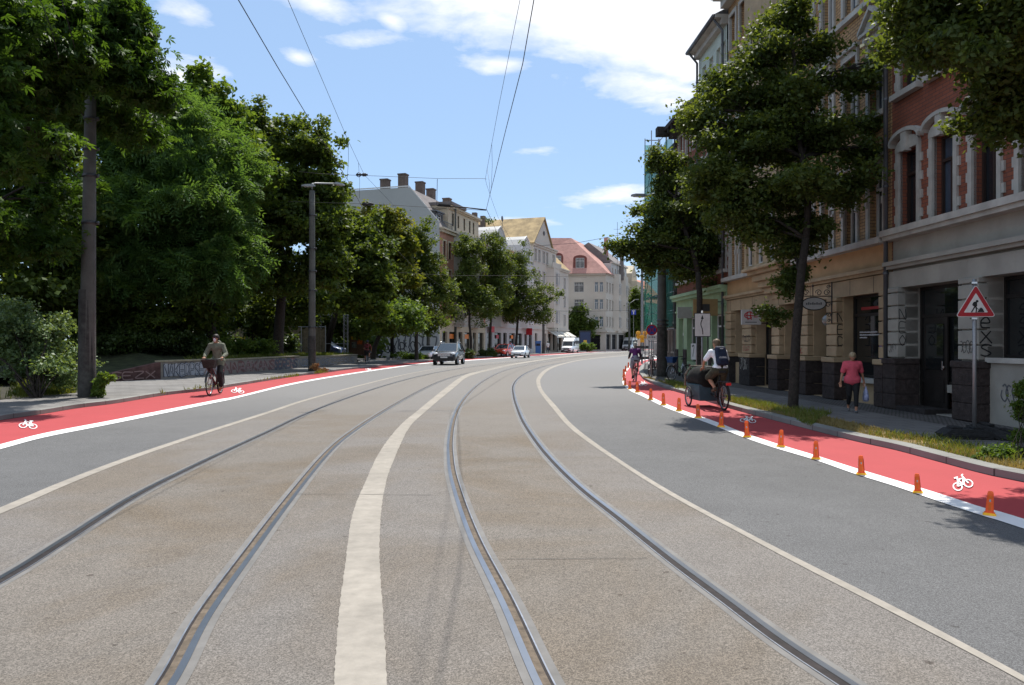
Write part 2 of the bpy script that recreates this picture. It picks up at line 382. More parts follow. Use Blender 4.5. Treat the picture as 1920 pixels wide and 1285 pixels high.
rL2 = [(200,1425),(305,1285),(375,1160),(465,1035),(540,936),(610,852),(664,806.5),(747,754.5),(831,713),(914,693),(1000,679.5),(1100,667.8),(1200,660)]
wsA = [(618,1440),(626,1285),(635,1160),(647,1060),(660,970),(685,905),(711,850),(747,802),(785,769),(837,727),(872,703.4),(917,691.5),(986,678.6),(1055,669.3),(1124,662.6),(1190,659.3)]
wsB = [(738,1440),(726,1285),(719,1160),(712,1060),(714,970),(724,905),(744,850),(768,802),(802,769),(852,727),(877,707.5),(921,694.3),(988,680.7),(1056,670.8),(1124,663.7),(1190,660.1)]
rR1 = [(1110,1440),(1026,1285),(957,1135),(893,1010),(855,905),(846,850),(847,815),(854,781),(868,753),(893,725.5),(925,704.5),(963,690.6),(1032,678),(1110,667.2),(1180,661.8)]
rR2 = [(1775,1410),(1580,1285),(1460,1205),(1360,1130),(1260,1055),(1160,975),(1085,915),(1025,855),(985,800),(968,762),(962,738),(962,724),(970,711.5),(988,699),(1021,687),(1060,679.5),(1115,670.5),(1180,663.5)]
stRl = [(2140,1410),(1920,1282),(1710,1170),(1510,1067),(1385,1000),(1260,932),(1160,869),(1075,809),(1035,765),(1012.6,736),(1005.7,718),(1008.5,706.5),(1021,694.3),(1044,684.7),(1079,676.5),(1112,672),(1190,665)]
stRu = [(2140,1396),(1920,1270),(1710,1157),(1510,1056),(1385,991.5),(1260,924),(1160,861.5),(1081,804),(1043,762),(1019.5,735),(1013,718),(1016,707.5),(1027,696),(1048,686.2),(1081,677.8),(1113,673.1),(1190,665.8)]
wlRl = [(2300,1122),(1920,993),(1843,968.6),(1762,942),(1681,914),(1600,888.7),(1530,864),(1450,840),(1392,820),(1329,795),(1287,779.6),(1246,764),(1204,743.5),(1183,734),(1170,724),(1166.7,713),(1170,699),(1176,690.5),(1184,683.8),(1195,678),(1212,674),(1245,671)]
wlRu = [(2300,1098),(1920,974.6),(1843,953),(1762,927),(1681,902),(1600,877.5),(1530,855),(1454,832),(1392,811),(1337,789.5),(1287,772.5),(1248,757.5),(1206,737.7),(1187,729.5),(1174.5,721.5),(1170.8,712),(1173.6,699.5),(1179,691.6),(1187,685),(1197,679.2),(1214,674.9),(1247,672)]
kerbR = [(2300,982),(1920,905),(1843,888.7),(1762,867),(1681,845),(1600,827),(1500,801.5),(1433,784),(1362,764.5),(1281,739),(1240,726.5),(1210,714),(1202,706.5),(1198.5,700),(1199.5,693),(1203,687),(1209,682.5),(1220,679.2),(1250,677.5)]
LkL = line(kerbL, 0, back=8, ahead=60); LwLu = line(wlLu, back=8, ahead=55); LwLl = line(wlLl, back=8, ahead=55)
LsL = line(stL, back=6, ahead=40); LsR = line(stRl, back=6, ahead=60)
LkR = line(kerbR, back=8, ahead=60)

gm = MB()
gm.quad((-900,-300,-.03), (900,-300,-.03), (900,1500,-.03), (-900,1500,-.03)); ground = gm.build('ground', M_earth); ground['kind'] = 'structure'
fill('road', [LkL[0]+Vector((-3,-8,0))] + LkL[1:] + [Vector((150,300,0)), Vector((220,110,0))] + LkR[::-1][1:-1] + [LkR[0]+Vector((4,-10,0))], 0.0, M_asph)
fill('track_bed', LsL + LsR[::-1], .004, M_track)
M_between = road_mat('rust stained paving between the rails', (.151,.135,.118), .36, (.80,.68,.52), .7, fine=150, paled=(.170,.157,.143))
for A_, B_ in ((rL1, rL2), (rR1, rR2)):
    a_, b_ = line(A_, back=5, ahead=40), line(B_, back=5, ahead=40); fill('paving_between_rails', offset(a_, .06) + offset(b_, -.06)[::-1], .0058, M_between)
def strip(name, A, B, z, m, **k):
    a, b = line(A, **k), line(B, **k); return tag(ribbon(MB(), a, b, z).build(name, m), kind='structure')
def strip_w(name, A, w, z, m, **k):
    a = line(A, **k); return tag(ribbon(MB(), offset(a, -w/2), offset(a, w/2), z).build(name, m), kind='structure')
strip_w('edge_strip', stL, .16, .008, M_strip, back=6, ahead=30)
strip('edge_strip', stRl, stRu, .008, M_strip, back=6, ahead=50)
# broad pale strip between the tracks, its edges ragged as poured
wa, wb = line(wsA, k=26, back=3, ahead=30), line(wsB, k=26, back=3, ahead=30); rnd = random.Random(4)
for i in range(len(wa)):
    t = (wb[i]-wa[i]).normalized(); j = .004
    wa[i] += t*rnd.uniform(-j, j); wb[i] += t*rnd.uniform(-j, j)
tag(ribbon(MB(), wa, wb, .009).build('centre_strip', M_strip), kind='structure')
# cycle lanes
tag(fill('cycle_lane', LkL + LwLu[::-1], .004, M_red), kind='structure')
tag(fill('cycle_lane', LkR + line(wlRu, back=8, ahead=55)[::-1], .004, M_red), kind='structure')
strip('lane_line', wlLu, wlLl, .008, M_line, back=8, ahead=50)
strip('lane_line', wlRu, wlRl, .008, M_line, back=8, ahead=50)

# rails: bitumen joint, steel head, flange groove, check lip
M_rail = mat('polished rail steel', (.24,.265,.31), .30, .12, 3, metal=.85, var2=.2, scale2=1.5)
M_sandy = mat('sandy rust in the groove', (.105,.082,.06), .9, .3, 14, .3, 60)
M_groove = mat('dirty rail groove', (.016,.012,.012), .8, .4, 12)
M_joint = mat('bitumen rail joint', (.148,.142,.135), .7, .10, 6, spec=.25, var2=.15, scale2=2)
M_lip = mat('check rail steel', (.22,.24,.28), .4, .2, 9, metal=.7)
for A, side in ((rL1, 1), (rL2, -1), (rR1, 1), (rR2, -1)):
    c = line(A, back=5, ahead=40)      # groove centre; head lies on the outer side (side = +1: head to the left)
    r_ = thing('tram_rail', {0:'outer rail of the left tram track, nearest the left traffic lane', 1:'inner rail of the left tram track, left of the pale centre strip', 2:'inner rail of the right tram track, right of the pale centre strip', 3:'outer rail of the right tram track, nearest the right traffic lane'}[[rL1,rL2,rR1,rR2].index(A)], 'rail', group='grooved tram rails set in the road')
    m_ = MB(); ribbon(m_, offset(c, -side*.12) if side > 0 else offset(c, -.09), offset(c, side*.09) if side > 0 else offset(c, .12), .0075); m_.build('joint', M_joint, r_)
    m_ = MB(); a, b = sorted((side*-.070, side*-.027)); ribbon(m_, offset(c, a), offset(c, b), .012); m_.build('rail_head', M_rail, r_)
    m_ = MB(); a, b = sorted((side*-.027, side*.016)); ribbon(m_, offset(c, a), offset(c, b), .010); m_.build('groove', M_sandy if A in (rL2, rR1) else M_groove, r_)
    m_ = MB(); a, b = sorted((side*.016, side*.032)); ribbon(m_, offset(c, a), offset(c, b), .010); m_.build('groove_wall', M_groove, r_)
    m_ = MB(); a, b = sorted((side*.032, side*.041)); ribbon(m_, offset(c, a), offset(c, b), .0115); m_.build('check_lip', M_lip, r_)
# cross joints and cracks in the track bed
M_crack = plain('dark crack filler', (.06,.057,.055), .9)
def crack(pts, w, z=.0085, seed=1, j=.03):
    rn = random.Random(seed); w_ = [P(*p) for p in pts]; out = []
    for i in range(len(w_)-1):
        n = max(2, int((w_[i+1]-w_[i]).length/.12))
        for k in range(n):
            q = w_[i].lerp(w_[i+1], k/n); out.append(Vector((q.x+rn.uniform(-j,j)*.5, q.y+rn.uniform(-j,j), 0)))
    m_ = MB(); A = [q+Vector((0, w*rn.uniform(.2,1), 0)) for q in out]; B = [q-Vector((0, w*rn.uniform(.2,1), 0)) for q in out]
    ribbon(m_, A, B, z); return m_
cm = MB()
for pts, w, sd, j in [([(560,768),(600,766)],.012,1,.01), ([(785,769),(900,774)],.012,2,.01), ([(905,1051),(1240,1049)],.006,3,.006), ([(560,928),(830,930)],.008,4,.006),
                      ([(1735,945),(1775,952),(1800,970),(1835,985)],.012,5,.04), ([(1790,966),(1850,979)],.010,6,.04), ([(1745,944),(1760,947)],.014,7,.03), ([(1010,715),(1160,713.5)],.02,8,.01)]:
    q = crack(pts, w, .0125 if sd in (2,3,4) else .006, sd, j); cm.add(q.v, q.f)
tag(cm.build('road_cracks', M_crack), kind='structure')
# manhole / litter spots
# bicycle symbols painted on the lanes
def glyph(cx, cy, w, h, tilt, z=.0115, flip=False, skew=0.0, lw=.078):
    mb = MB()
    def T(u, v):
        u = -u if flip else u
        a = math.cos(tilt)*u*w - math.sin(tilt)*v*h; b = math.sin(tilt)*u*w*.55 + math.cos(tilt)*v*h
        q = P(cx + a + skew*v*h, cy - b); return Vector((q.x, q.y, zs[0]))
    zs = [z]
    def stroke(pts, t=lw, closed=False):
        n = len(pts)
        for i in range(n if closed else n-1):
            zs[0] += .00025
            a, b = Vector(pts[i]), Vector(pts[(i+1) % n]); d = (b-a).normalized(); nn = Vector((-d.y, d.x))*t*.5; e = d*t*.12
            mb.quad(T(*(a-nn-e)), T(*(b-nn+e)), T(*(b+nn+e)), T(*(a+nn-e)))
    for c in ((-.28,-.18),(.28,-.18)): stroke([(c[0]+.21*math.cos(t*math.pi/8), c[1]+.26*math.sin(t*math.pi/8)) for t in range(16)], lw*.8, True)
    stroke([(-.28,-.18),(-.12,.22),(.18,.22),(.0,-.18),(-.28,-.18)]); stroke([(.0,-.18),(-.12,.22),(-.15,.36)]); stroke([(-.24,.37),(-.06,.37)], lw*1.2)
    stroke([(.28,-.18),(.16,.40),(.24,.46)])
    return tag(mb.build('bicycle_symbol', M_line), kind='structure')
glyph(53, 797, 34, 17, R(-8), flip=True); glyph(446, 733, 24, 11, R(-10), flip=True); glyph(692, 693.5, 14, 5, R(-25), flip=True)
glyph(1803, 907, 40, 30, R(28), flip=False); glyph(1403, 788, 30, 13, R(-12)); glyph(1206, 720, 15, 9, R(10)); glyph(880,672.5,7,1.6,0)

# kerbs and pavements
def kerb(c, side, h=.115, w=.16):
    m_ = MB(); a = [Vector(v) for v in c]; b = offset(c, side*w)
    for i in range(len(a)-1):
        p, q, r_, s_ = a[i], a[i+1], b[i+1], b[i]
        if side > 0: m_.quad((p.x,p.y,-.02), (p.x,p.y,h-.01), (q.x,q.y,h-.01), (q.x,q.y,-.02))
        else: m_.quad((p.x,p.y,-.02), (q.x,q.y,-.02), (q.x,q.y,h-.01), (p.x,p.y,h-.01))
        e0 = p.lerp(s_, .12); e1 = q.lerp(r_, .12)
        m_.quad((p.x,p.y,h-.01), (e0.x,e0.y,h), (e1.x,e1.y,h), (q.x,q.y,h-.01)); m_.quad((e0.x,e0.y,h), (s_.x,s_.y,h), (r_.x,r_.y,h), (e1.x,e1.y,h))
    return tag(m_.build('kerb', M_kerb), kind='structure'), b
# build kerb with joints every metre: small dark gaps come from the stone material
_, kbR = kerb(LkR, 1, .115, .24); _, kbL = kerb(LkL, -1, .12, .18)
FX = lambda d: 10.34 - .037*d       # right facade line
fill('sidewalk', kbR + [Vector((220,85,0)), Vector((220,-20,0))] + [Vector((14,-20,0))], .10, M_cobble)
# slab path in the pavement between the two sett bands
fill('sidewalk_slabs', [Vector((FX(d)-1.15,d,0)) for d in (-5,10,20,30,33)] + [Vector((FX(d)-2.75,d,0)) for d in (33,30,20,10,-5)], .105, M_pave)
backL = [Vector(p) for p in [(-30,-10,0),(-22.5,10,0)]]
# grass verge on the right, behind the kerb
verge = [v for v in kbR if 5 < v.y < 37.0 and v.x > 5.0]
vb = offset(verge, 1.5)
M_verge = mat('trodden dry grass verge', (.11,.10,.05), .95, .3, 3, .6, 30, var2=.35, scale2=1.5, tint=(1.5,1.15,.9))
fill('grass_verge', verge + [Vector((min(v.x, FX(v.y)-2.8), v.y, 0)) for v in vb[::-1]], .112, M_verge)
# left pavement with grass edge; its back edge is measured where wall and grass stand
LB = [P(-500,800,.12), P(-80,766,.12), P(0,750,.12), P(90,741,.12), P(148,736,.12), P(205,716,.12), P(302,711,.12), P(420,703,.12), P(560,690,.12), P(670,681,.12), Vector((-14.5,74,0)), Vector((-19,82,0)), Vector((-20,95,0))]
fill('sidewalk', kbL + [Vector((150,330,0)), Vector((-20,330,0))] + [Vector((v.x,v.y,0)) for v in LB[::-1]] + [Vector((-30,-12,0))], .12, M_pave)
# ------------------------------------------------------------ building kit (local frame: x along the front, -y out to the street, z up)
M_curt = mat('pale curtain behind glass', (.10,.10,.10), .35, .5, 2.2, spec=.8)
M_glassblue = plain('sky reflecting glass', (.05,.07,.10), .04, 0, 1.0)
def wall_with_holes(mb, x0, x1, z0, z1, holes, y=0.0, depth=.2, back=False):
    xs = sorted({x0, x1} | {v for h in holes for v in (h[0], h[1]) if x0 < v < x1}); zs = sorted({z0, z1} | {v for h in holes for v in (h[2], h[3]) if z0 < v < z1})
    for i in range(len(xs)-1):
        for j in range(len(zs)-1):
            cx, cz = (xs[i]+xs[i+1])/2, (zs[j]+zs[j+1])/2
            if any(h[0] < cx < h[1] and h[2] < cz < h[3] for h in holes): continue
            mb.quad((xs[i],y,zs[j]), (xs[i+1],y,zs[j]), (xs[i+1],y,zs[j+1]), (xs[i],y,zs[j+1]))
    for (a, b, c, d) in holes:
        mb.quad((a,y,c), (a,y,d), (a,y+depth,d), (a,y+depth,c)); mb.quad((b,y,c), (b,y+depth,c), (b,y+depth,d), (b,y,d))
        mb.quad((a,y,d), (b,y,d), (b,y+depth,d), (a,y+depth,d)); mb.quad((a,y,c), (a,y+depth,c), (b,y+depth,c), (b,y,c))
    return mb
WPROTO = {}
def window_meshes(w, h, fm, style, sm, pm):
    key = (round(w,2), round(h,2), fm.name, style, sm.name if sm else '', pm.name)
    if key in WPROTO: return WPROTO[key]
    f = MB(); t = .055; y0, y1 = -.03, .03
    f.box(-w/2, -w/2+t, y0, y1, 0, h); f.box(w/2-t, w/2, y0, y1, 0, h); f.box(-w/2+t, w/2-t, y0, y1, 0, t); f.box(-w/2+t, w/2-t, y0, y1, h-t, h)
    zt = h*.70
    if style != 'plain':
        f.box(-w/2+t, w/2-t, y0-.012, y1, zt-.035, zt+.035)
        if w > .6 or style == 'multi': f.box(-.03, .03, y0-.006, y1, t, zt-.035)
    if style == 'multi':
        for k in (-.25, .25): f.box(k*w-.015, k*w+.015, y0+.01, y1, zt+.035, h-t)
        f.box(-.03, .03, y0, y1, zt+.035, h-t)
    p = MB(); p.box(-w/2+t*.6, w/2-t*.6, .034, .045, t*.6, h-t*.6)
    res = [f.mesh('window', fm), p.mesh('pane', pm)]
    s = MB()
    if style in ('red', 'yellow', 'ped', 'simple', 'stone'):
        b = .13
        if style != 'simple':
            s.box(-w/2-b, -w/2, -.26, -.14, -.02, h); s.box(w/2, w/2+b, -.26, -.14, -.02, h)
        else:
            s.box(-w/2-.1, -w/2, -.24, -.165, 0, h); s.box(w/2, w/2+.1, -.24, -.165, 0, h); s.box(-w/2-.1, w/2+.1, -.24, -.165, h, h+.12)
        if style == 'red':
            for k in range(4):       # toothed quoins
                z = .12 + k*(h-.1)/4
                for sx in (-1, 1): s.box(min(sx*(w/2+b), sx*(w/2+b+.08)), max(sx*(w/2+b), sx*(w/2+b+.08)), -.245, -.16, z, z+.2)
            arc = [(-w/2-b, h)] + [((w/2+b)*math.cos(math.pi-a*math.pi/10)*1.0, h+.08+.24*math.sin(a*math.pi/10)) for a in range(11)] + [(w/2+b, h)]
            s.yprism(arc, -.27, -.15)
            arc2 = [((w/2+b+.1)*math.cos(math.pi-a*math.pi/10), h+.16+.26*math.sin(a*math.pi/10)) for a in range(11)]
            for i in range(10):
                a, c = arc2[i], arc2[i+1]; s.yprism([a, c, (c[0]*1.06, c[1]+.09), (a[0]*1.06, a[1]+.09)][::-1], -.38, -.16)
            s.yprism([(-.09,h-.05), (.09,h-.05), (.13,h+.5), (-.13,h+.5)], -.36, -.2)
        elif style == 'yellow':
            s.box(-w/2-b, w/2+b, -.265, -.14, h, h+.2); s.box(-w/2-b-.06, w/2+b+.06, -.36, -.15, h+.2, h+.29)
            for sx in (-1, 1): s.box(sx*(w/2+b*.5)-.05, sx*(w/2+b*.5)+.05, -.3, -.2, h*.45, h*.55)
        elif style == 'ped':
            s.box(-w/2-b, w/2+b, -.265, -.14, h, h+.22); s.box(-w/2-b-.1, w/2+b+.1, -.42, -.15, h+.22, h+.30)
            s.yprism([(-w/2-b-.1,h+.30), (w/2+b+.1,h+.30), (0,h+.75)], -.33, -.15)
            for sx in (-1, 1):
                a = (sx*(w/2+b+.14), h+.30); c = (0, h+.79); d = (0, h+.90); e = (sx*(w/2+b+.14), h+.40)
                s.yprism([a, c, d, e] if sx < 0 else [c, a, e, d], -.43, -.16)
            for sx in (-1, 1): s.box(sx*(w/2+.06)-.06, sx*(w/2+.06)+.06, -.36, -.2, h, h+.22)
        elif style == 'stone':
            s.box(-w/2-b, w/2+b, -.26, -.14, h, h+.16)
        if style in ('red', 'ped', 'simple'): s.box(-w/2-b-.08, w/2+b+.08, -.38, -.10, -.16, -.02) if style != 'simple' else s.box(-w/2-.12, w/2+.12, -.30, -.12, -.1, -.0)
        res.append(s.mesh('surround', sm))
    else: res.append(None)
    WPROTO[key] = res; return res
def window(parent, x, z, w, h, fm, style='simple', sm=None, pm=None, y=.2, rot=0.0):
    ms = window_meshes(w, h, fm, style, sm, pm or M_glass)
    o = bpy.data.objects.new('window', ms[0]); col.objects.link(o); o.parent = parent; o.location = (x, y, z); o.rotation_euler = (0,0,rot)
    p = bpy.data.objects.new('pane', ms[1]); col.objects.link(p); p.parent = o
    if ms[2]: s = bpy.data.objects.new('surround', ms[2]); col.objects.link(s); s.parent = o
    return o
def hole(x, z, w, h): return (x-w/2, x+w/2, z, z+h)
def pier(parent, x0, x1, z0, zp, z1, m_stone, m_plinth, out=.18, name='pier'):
    s = MB(); z = zp; k = 0
    while z < z1-.05:
        h = min(.32, z1-z); s.box(x0+.0, x1-.0, -out, .35, z+.03, z+h-.0); s.box(x0+.05, x1-.05, -out+.05, .34, z, z+.03); z += h
    o = s.build(name, m_stone, parent); bevel(o, .012, 1)
    p = MB(); z = z0; hh = (zp-.14-z0)/3
    for k in range(3): p.box(x0-.07, x1+.07, -out-.09, .34, z0+k*hh+.012, z0+(k+1)*hh); p.box(x0-.05, x1+.05, -out-.07, .33, z0+k*hh, z0+k*hh+.012)
    q = p.build('plinth', m_plinth, o); bevel(q, .02, 1)
    c_ = MB().box(x0-.10, x1+.10, -out-.12, .345, zp-.14, zp).build('pier_cap', m_stone if m_stone.name == 'yellow sandstone' else m_plinth, o); bevel(c_, .015, 1); return o
def shell(mb, W, D, z0, H, y=0.0, front=False):
    mb.quad((0,y,z0), (0,y,H), (0,D,H), (0,D,z0)); mb.quad((W,y,z0), (W,D,z0), (W,D,H), (W,y,H)); mb.quad((0,D,z0), (0,D,H), (W,D,H), (W,D,z0)); return mb
def text_mesh(txt, size, m, parent, loc, rot, name='lettering', extrude=.002, xs=1.0, bold=0.0, shear=0.0):
    c = bpy.data.curves.new(name, 'FONT'); c.body = txt; c.size = size; c.extrude = extrude; c.offset = bold; c.shear = shear; c.align_x = 'CENTER'
    c.resolution_u = 3
    t = bpy.data.objects.new(name, c); col.objects.link(t); dg = bpy.context.evaluated_depsgraph_get()
    me = bpy.data.meshes.new_from_object(t.evaluated_get(dg)); bpy.data.objects.remove(t)
    me.materials.clear(); me.materials.append(m)
    o = bpy.data.objects.new(name, me); col.objects.link(o); o.parent = parent; o.location = loc; o.rotation_euler = rot; o.scale = (xs, 1, 1); return o
def downpipe(parent, x, z0, z1, y=-.1, m=None):
    t = MB().tube([(x,y-.02,z0), (x,y-.02,z1-.5), (x,y-.35,z1-.1), (x,y-.38,z1)], .055, 10)
    z = z0+1
    while z < z1-.6: t.lathe([(.07,-.03),(.07,.03)], (x,y-.02,z), 10); z += 2.2
    return t.build('downpipe', m or M_tin, parent, True)
# squiggly spray tags: strokes as flat ribbons in the local x,z plane
def spray(parent, strokes, m, y, x0, z0, sx, sz, w=.03, name='graffiti'):
    g = MB()
    for st in strokes:
        pts = cr([(p[0]*sx+x0, p[1]*sz+z0) for p in st], 5) if len(st) > 2 else [Vector((p[0]*sx+x0, p[1]*sz+z0)) for p in st]
        for a, b in zip(pts, pts[1:]):
            d = b-a
            if d.length < 1e-5: continue
            d.normalize(); n = Vector((-d.y, d.x))*w/2; e = d*w*.3; a2, b2 = a-e, b+e
            g.quad((a2.x-n.x,y,a2.y-n.y), (b2.x-n.x,y,b2.y-n.y), (b2.x+n.x,y,b2.y+n.y), (a2.x+n.x,y,a2.y+n.y)); y -= 2e-5
    return g.build(name, m, parent)
LET = {'N':[[(0,0),(0,1),(1,0),(1,1)]], 'A':[[(0,0),(.5,1),(1,0)],[(.2,.4),(.8,.4)]], 'K':[[(0,0),(0,1)],[(1,1),(0,.45)],[(.1,.5),(1,0)]], 'E':[[(1,1),(0,1),(0,0),(1,0)],[(0,.5),(.8,.5)]],
       'D':[[(0,0),(0,1),(.7,.9),(1,.5),(.7,.1),(0,0)]], 'P':[[(0,0),(0,1),(.9,.95),(.9,.5),(0,.45)]], 'S':[[(1,.9),(.4,1),(.05,.75),(.5,.5),(.95,.25),(.5,0),(0,.1)]], 'Z':[[(0,1),(1,.95),(.1,.1),(1,0)]],
       'e':[[(.1,.5),(.9,.55),(.6,1),(.1,.7),(.15,.15),(.9,.1)]], 'o':[[(.5,1),(.05,.55),(.4,.05),(.95,.4),(.6,.98),(.5,1)]], 'R':[[(0,0),(0,1),(.9,.9),(.8,.5),(0,.45),(1,0)]],
       'U':[[(0,1),(.1,.1),(.8,0),(1,1)]], 'X':[[(0,0),(1,1)],[(0,1),(1,0)]], 'B':[[(0,0),(0,1),(.8,.85),(.1,.5),(.95,.3),(0,0)]], 'O':[[(.5,1),(0,.5),(.5,0),(1,.5),(.5,1)]], '7':[[(0,1),(1,1),(.3,0)]]}
def word(parent, txt, m, y, x, z, lw, lh, gap=1.25, w=.03, vertical=False, seed=0, name='graffiti'):
    rn = random.Random(seed); st = []
    for i, ch in enumerate(txt):
        for s_ in LET.get(ch, []):
            jx, jz = rn.uniform(-.06,.06), rn.uniform(-.06,.06)
            if vertical: st.append([(p[0]*lw+jx*lw, p[1]*lh+jz*lh - i*lh*gap) for p in s_])
            else: st.append([(p[0]*lw + i*lw*gap+jx*lw, p[1]*lh+jz*lh) for p in s_])
    return spray(parent, st, m, y, x, z, 1, 1, w, name)
def scribble(parent, m, y, x, z, w, h, n, seed, lw=.03):
    rn = random.Random(seed); st = []
    for k in range(n):
        cx = x + (k+.5)*w/n; cz = z+h/2; a = rn.uniform(0,6); st.append([(cx+math.cos(a+t*.9)*w/n*rn.uniform(.3,.8), cz+math.sin(a+t*.9)*h*rn.uniform(.25,.5)) for t in range(rn.randint(5,8))])
    return spray(parent, st, m, y, 0, 0, 1, 1, lw)

# ------------------------------------------------------------ the terrace on the right
ANG = math.atan2(-1, .037)          # local +x runs towards the camera, +y into the building
def front_at(d): return (FX(d), d, 0)
M_redbrick = brick_mat('red facing brick', (.28,.095,.055), (.23,.078,.047), (.11,.06,.05), .27, .088, .009)
M_yelbrick = brick_mat('ochre facing brick', (.48,.30,.15), (.39,.235,.115), (.15,.10,.065), .27, .088, .011)
M_graystone = mat('pale grey painted stucco', (.34,.325,.285), .85, .08, 1.2, .15, 60, var2=.22, scale2=.9)
M_whitetrim = mat('weathered pale window stone', (.43,.415,.375), .85, .10, 2.5, .15, 60, var2=.2, scale2=1.4)
M_sand = mat('yellow sandstone', (.40,.30,.185), .85, .10, 2.0, .25, 50, var2=.22, scale2=1.1)
M_ochre = mat('ochre stucco band', (.44,.275,.14), .85, .08, 1.5, .1, 60, var2=.2, scale2=.8)
M_plinth = mat('dark brown rusticated stone', (.045,.034,.031), .9, .3, 9, .9, 26)
M_plinth2 = mat('dark basalt plinth', (.032,.028,.027), .9, .3, 9, .9, 26)
M_spray = plain('black spray paint', (.012,.012,.014), .6)
M_dark = plain('dark interior', (.006,.006,.007), .9)
M_door = mat('dark painted shop joinery', (.016,.014,.013), .45, .25, 5)
M_shopglass = plain('dark shop glass', (.010,.012,.013), .04, 0, .9)

def shopfront(parent, x0, x1, z0, z1, y=.45, door=None, sill=None, frame=M_door, glass=M_shopglass):
    """dark joinery filling an opening: glazing bars, panes, a door and a sill"""
    f = MB(); t = .07; f.box(x0, x0+t, y-.06, y, z0, z1); f.box(x1-t, x1, y-.06, y, z0, z1); f.box(x0+t, x1-t, y-.06, y, z1-t, z1)
    zt = z1-(z1-z0)*.24; f.box(x0+t, x1-t, y-.055, y, zt-.04, zt+.04)
    zs = sill if sill else z0+.12
    f.box(x0+t, x1-t, y-.055, y, zs-.06, zs)
    o = f.build('shop_window', frame, parent)
    g = MB(); g.box(x0+t*.5, x1-t*.5, y-.02, y-.01, zs-.02, z1-t*.5); g.build('pane', glass, o)
    if door:
        a, b = door; dm = MB(); dm.box(a, b, y-.10, y-.062, z0+.02, zt-.05)
        dm.box(a+.12, b-.12, y-.115, y-.10, z0+.2, z0+.75)
        dd = dm.build('door', frame, parent); MB().box(a+.12, b-.12, y-.125, y-.101, z0+.95, zt-.2).build('door_pane', glass, dd)
        MB().tube([(b-.10,y-.16,z0+.95),(b-.10,y-.16,z0+1.15)], .015, 8).lathe([(0,0),(.03,0),(.03,.03),(0,.03)], (b-.1,y-.13,z0+1.02), 10, 'y').build('door_handle', M_chrome, dd)
    return o

# --- red brick house (nearest)
D0 = 19.73
def S(d, d0=D0): return (d0-d)*1.0007
W = 11.2
red = thing('brick_house', 'red brick house nearest the camera, pale toothed window surrounds above a grey ground floor', 'house', front_at(D0), ANG, 'terraced houses along the right pavement')
cols = [S(18.95)+1.45*i for i in range(7)]
hw = .80
hs = [hole(x, z, hw, h) for x in cols for z, h in ((4.6,1.85),(7.92,1.75),(11.2,1.75),(14.0,1.4))]
mb = wall_with_holes(MB(), 0, W, 4.5, 16.0, hs, 0, .2); shell(mb, W, 12, 0, 16.0); mb.build('wall', M_redbrick, red)
for i, x in enumerate(cols):
    for z, h in ((4.6,1.85),(7.92,1.75),(11.2,1.75)):
        window(red, x, z, hw, h, M_bframe, 'red', M_whitetrim, [M_glass, M_curt, M_glass, M_glassblue][(i*3+int(z)) % 4])
    window(red, x, 14.0, hw, 1.4, M_bframe, 'stone', M_whitetrim, M_glass)
# ground floor: openings between piers
op = [(S(19.16), S(16.72), .12, 3.10), (S(16.03), S(13.6), 1.42, 3.10), (S(12.9), W-.5, .12, 3.10)]
mb = wall_with_holes(MB(), 0, W, 0, 4.5, op, .02, .45); mb.build('ground_floor', M_graystone, red)
led = MB(); led.box(-.02, W, -.34, .1, 4.40, 4.55); led.box(0, W, -.27, .05, 4.30, 4.40)
led.build('ledge', M_whitetrim, red)
cr_ = MB(); cr_.box(-.01, W, -.26, .05, 3.66, 3.76); cr_.box(0, W, -.18, .04, 3.58, 3.66); cr_.box(0, W, -.10, .04, 3.10, 3.52)
for k in range(8): cr_.box(.2+k*1.5, .2+k*1.5+.018, -.103, -.09, 3.12, 3.5)
cr_.build('cornice', M_graystone, red)
pier(red, S(19.62), S(19.16), .11, 1.36, 3.10, M_graystone, M_plinth)
pier(red, S(16.72), S(16.03), .11, 1.36, 3.10, M_graystone, M_plinth)
pier(red, S(13.6), S(12.95), .11, 1.36, 3.10, M_graystone, M_plinth)
shopfront(red, S(19.14), S(16.74), .16, 3.09, .44, door=(S(18.9), S(17.95)), sill=.85)
st = MB(); st.box(S(17.9), S(16.8), .30, .40, .60, .78); st.build('sill', M_graystone, red)
stp = MB(); stp.box(S(19.1), S(17.85), -.25, .38, .08, .22); stp.build('door_step', M_plinth2, red)
shopfront(red, S(16.0), S(13.65), 1.44, 3.09, .40, sill=1.5)
MB().box(S(16.0), S(13.6), -.06, .2, 1.34, 1.44).build('sill', M_whitetrim, red)
shopfront(red, S(12.9), W-.52, .16, 3.09, .44)
# spray tags on the pier sides (faces turned to the camera) and fronts
def side_word(parent, txt, xf, z, lw, lh, seed, ypos=-.05, w=.035, gap=1.3):
    o = word(parent, txt, M_spray, 0, 0, 0, lw, lh, gap, w*.8, True, seed); o.location = (xf+.003, ypos, z); o.rotation_euler = (0, 0, R(90)); return o
side_word(red, 'NEO', S(19.16), 2.32, .15, .25, 3, -.12, .022)
side_word(red, 'eeXS', S(16.03), 2.30, .22, .24, 8, -.13, .035, 1.15)
scribble(red, M_dkmetal, -.185, S(19.55), 1.5, .3, .25, 3, 5, .015); scribble(red, M_dkmetal, -.185, S(16.65), 1.5, .45, .3, 4, 6, .015)
scribble(red, M_tin, .015, S(15.6), .55, .5, .4, 3, 9, .03)
eave = MB(); eave.box(-.1, W, -.55, .1, 15.9, 16.05); eave.box(0, W, -.3, .05, 15.6, 15.9); eave.build('eaves', M_whitetrim, red)
MB().xprism([(-.6,16.05), (5.5,20), (12,16.05)], -.05, W).build('roof', M_tin, red)
downpipe(red, -.02, .3, 15.9, -.14)

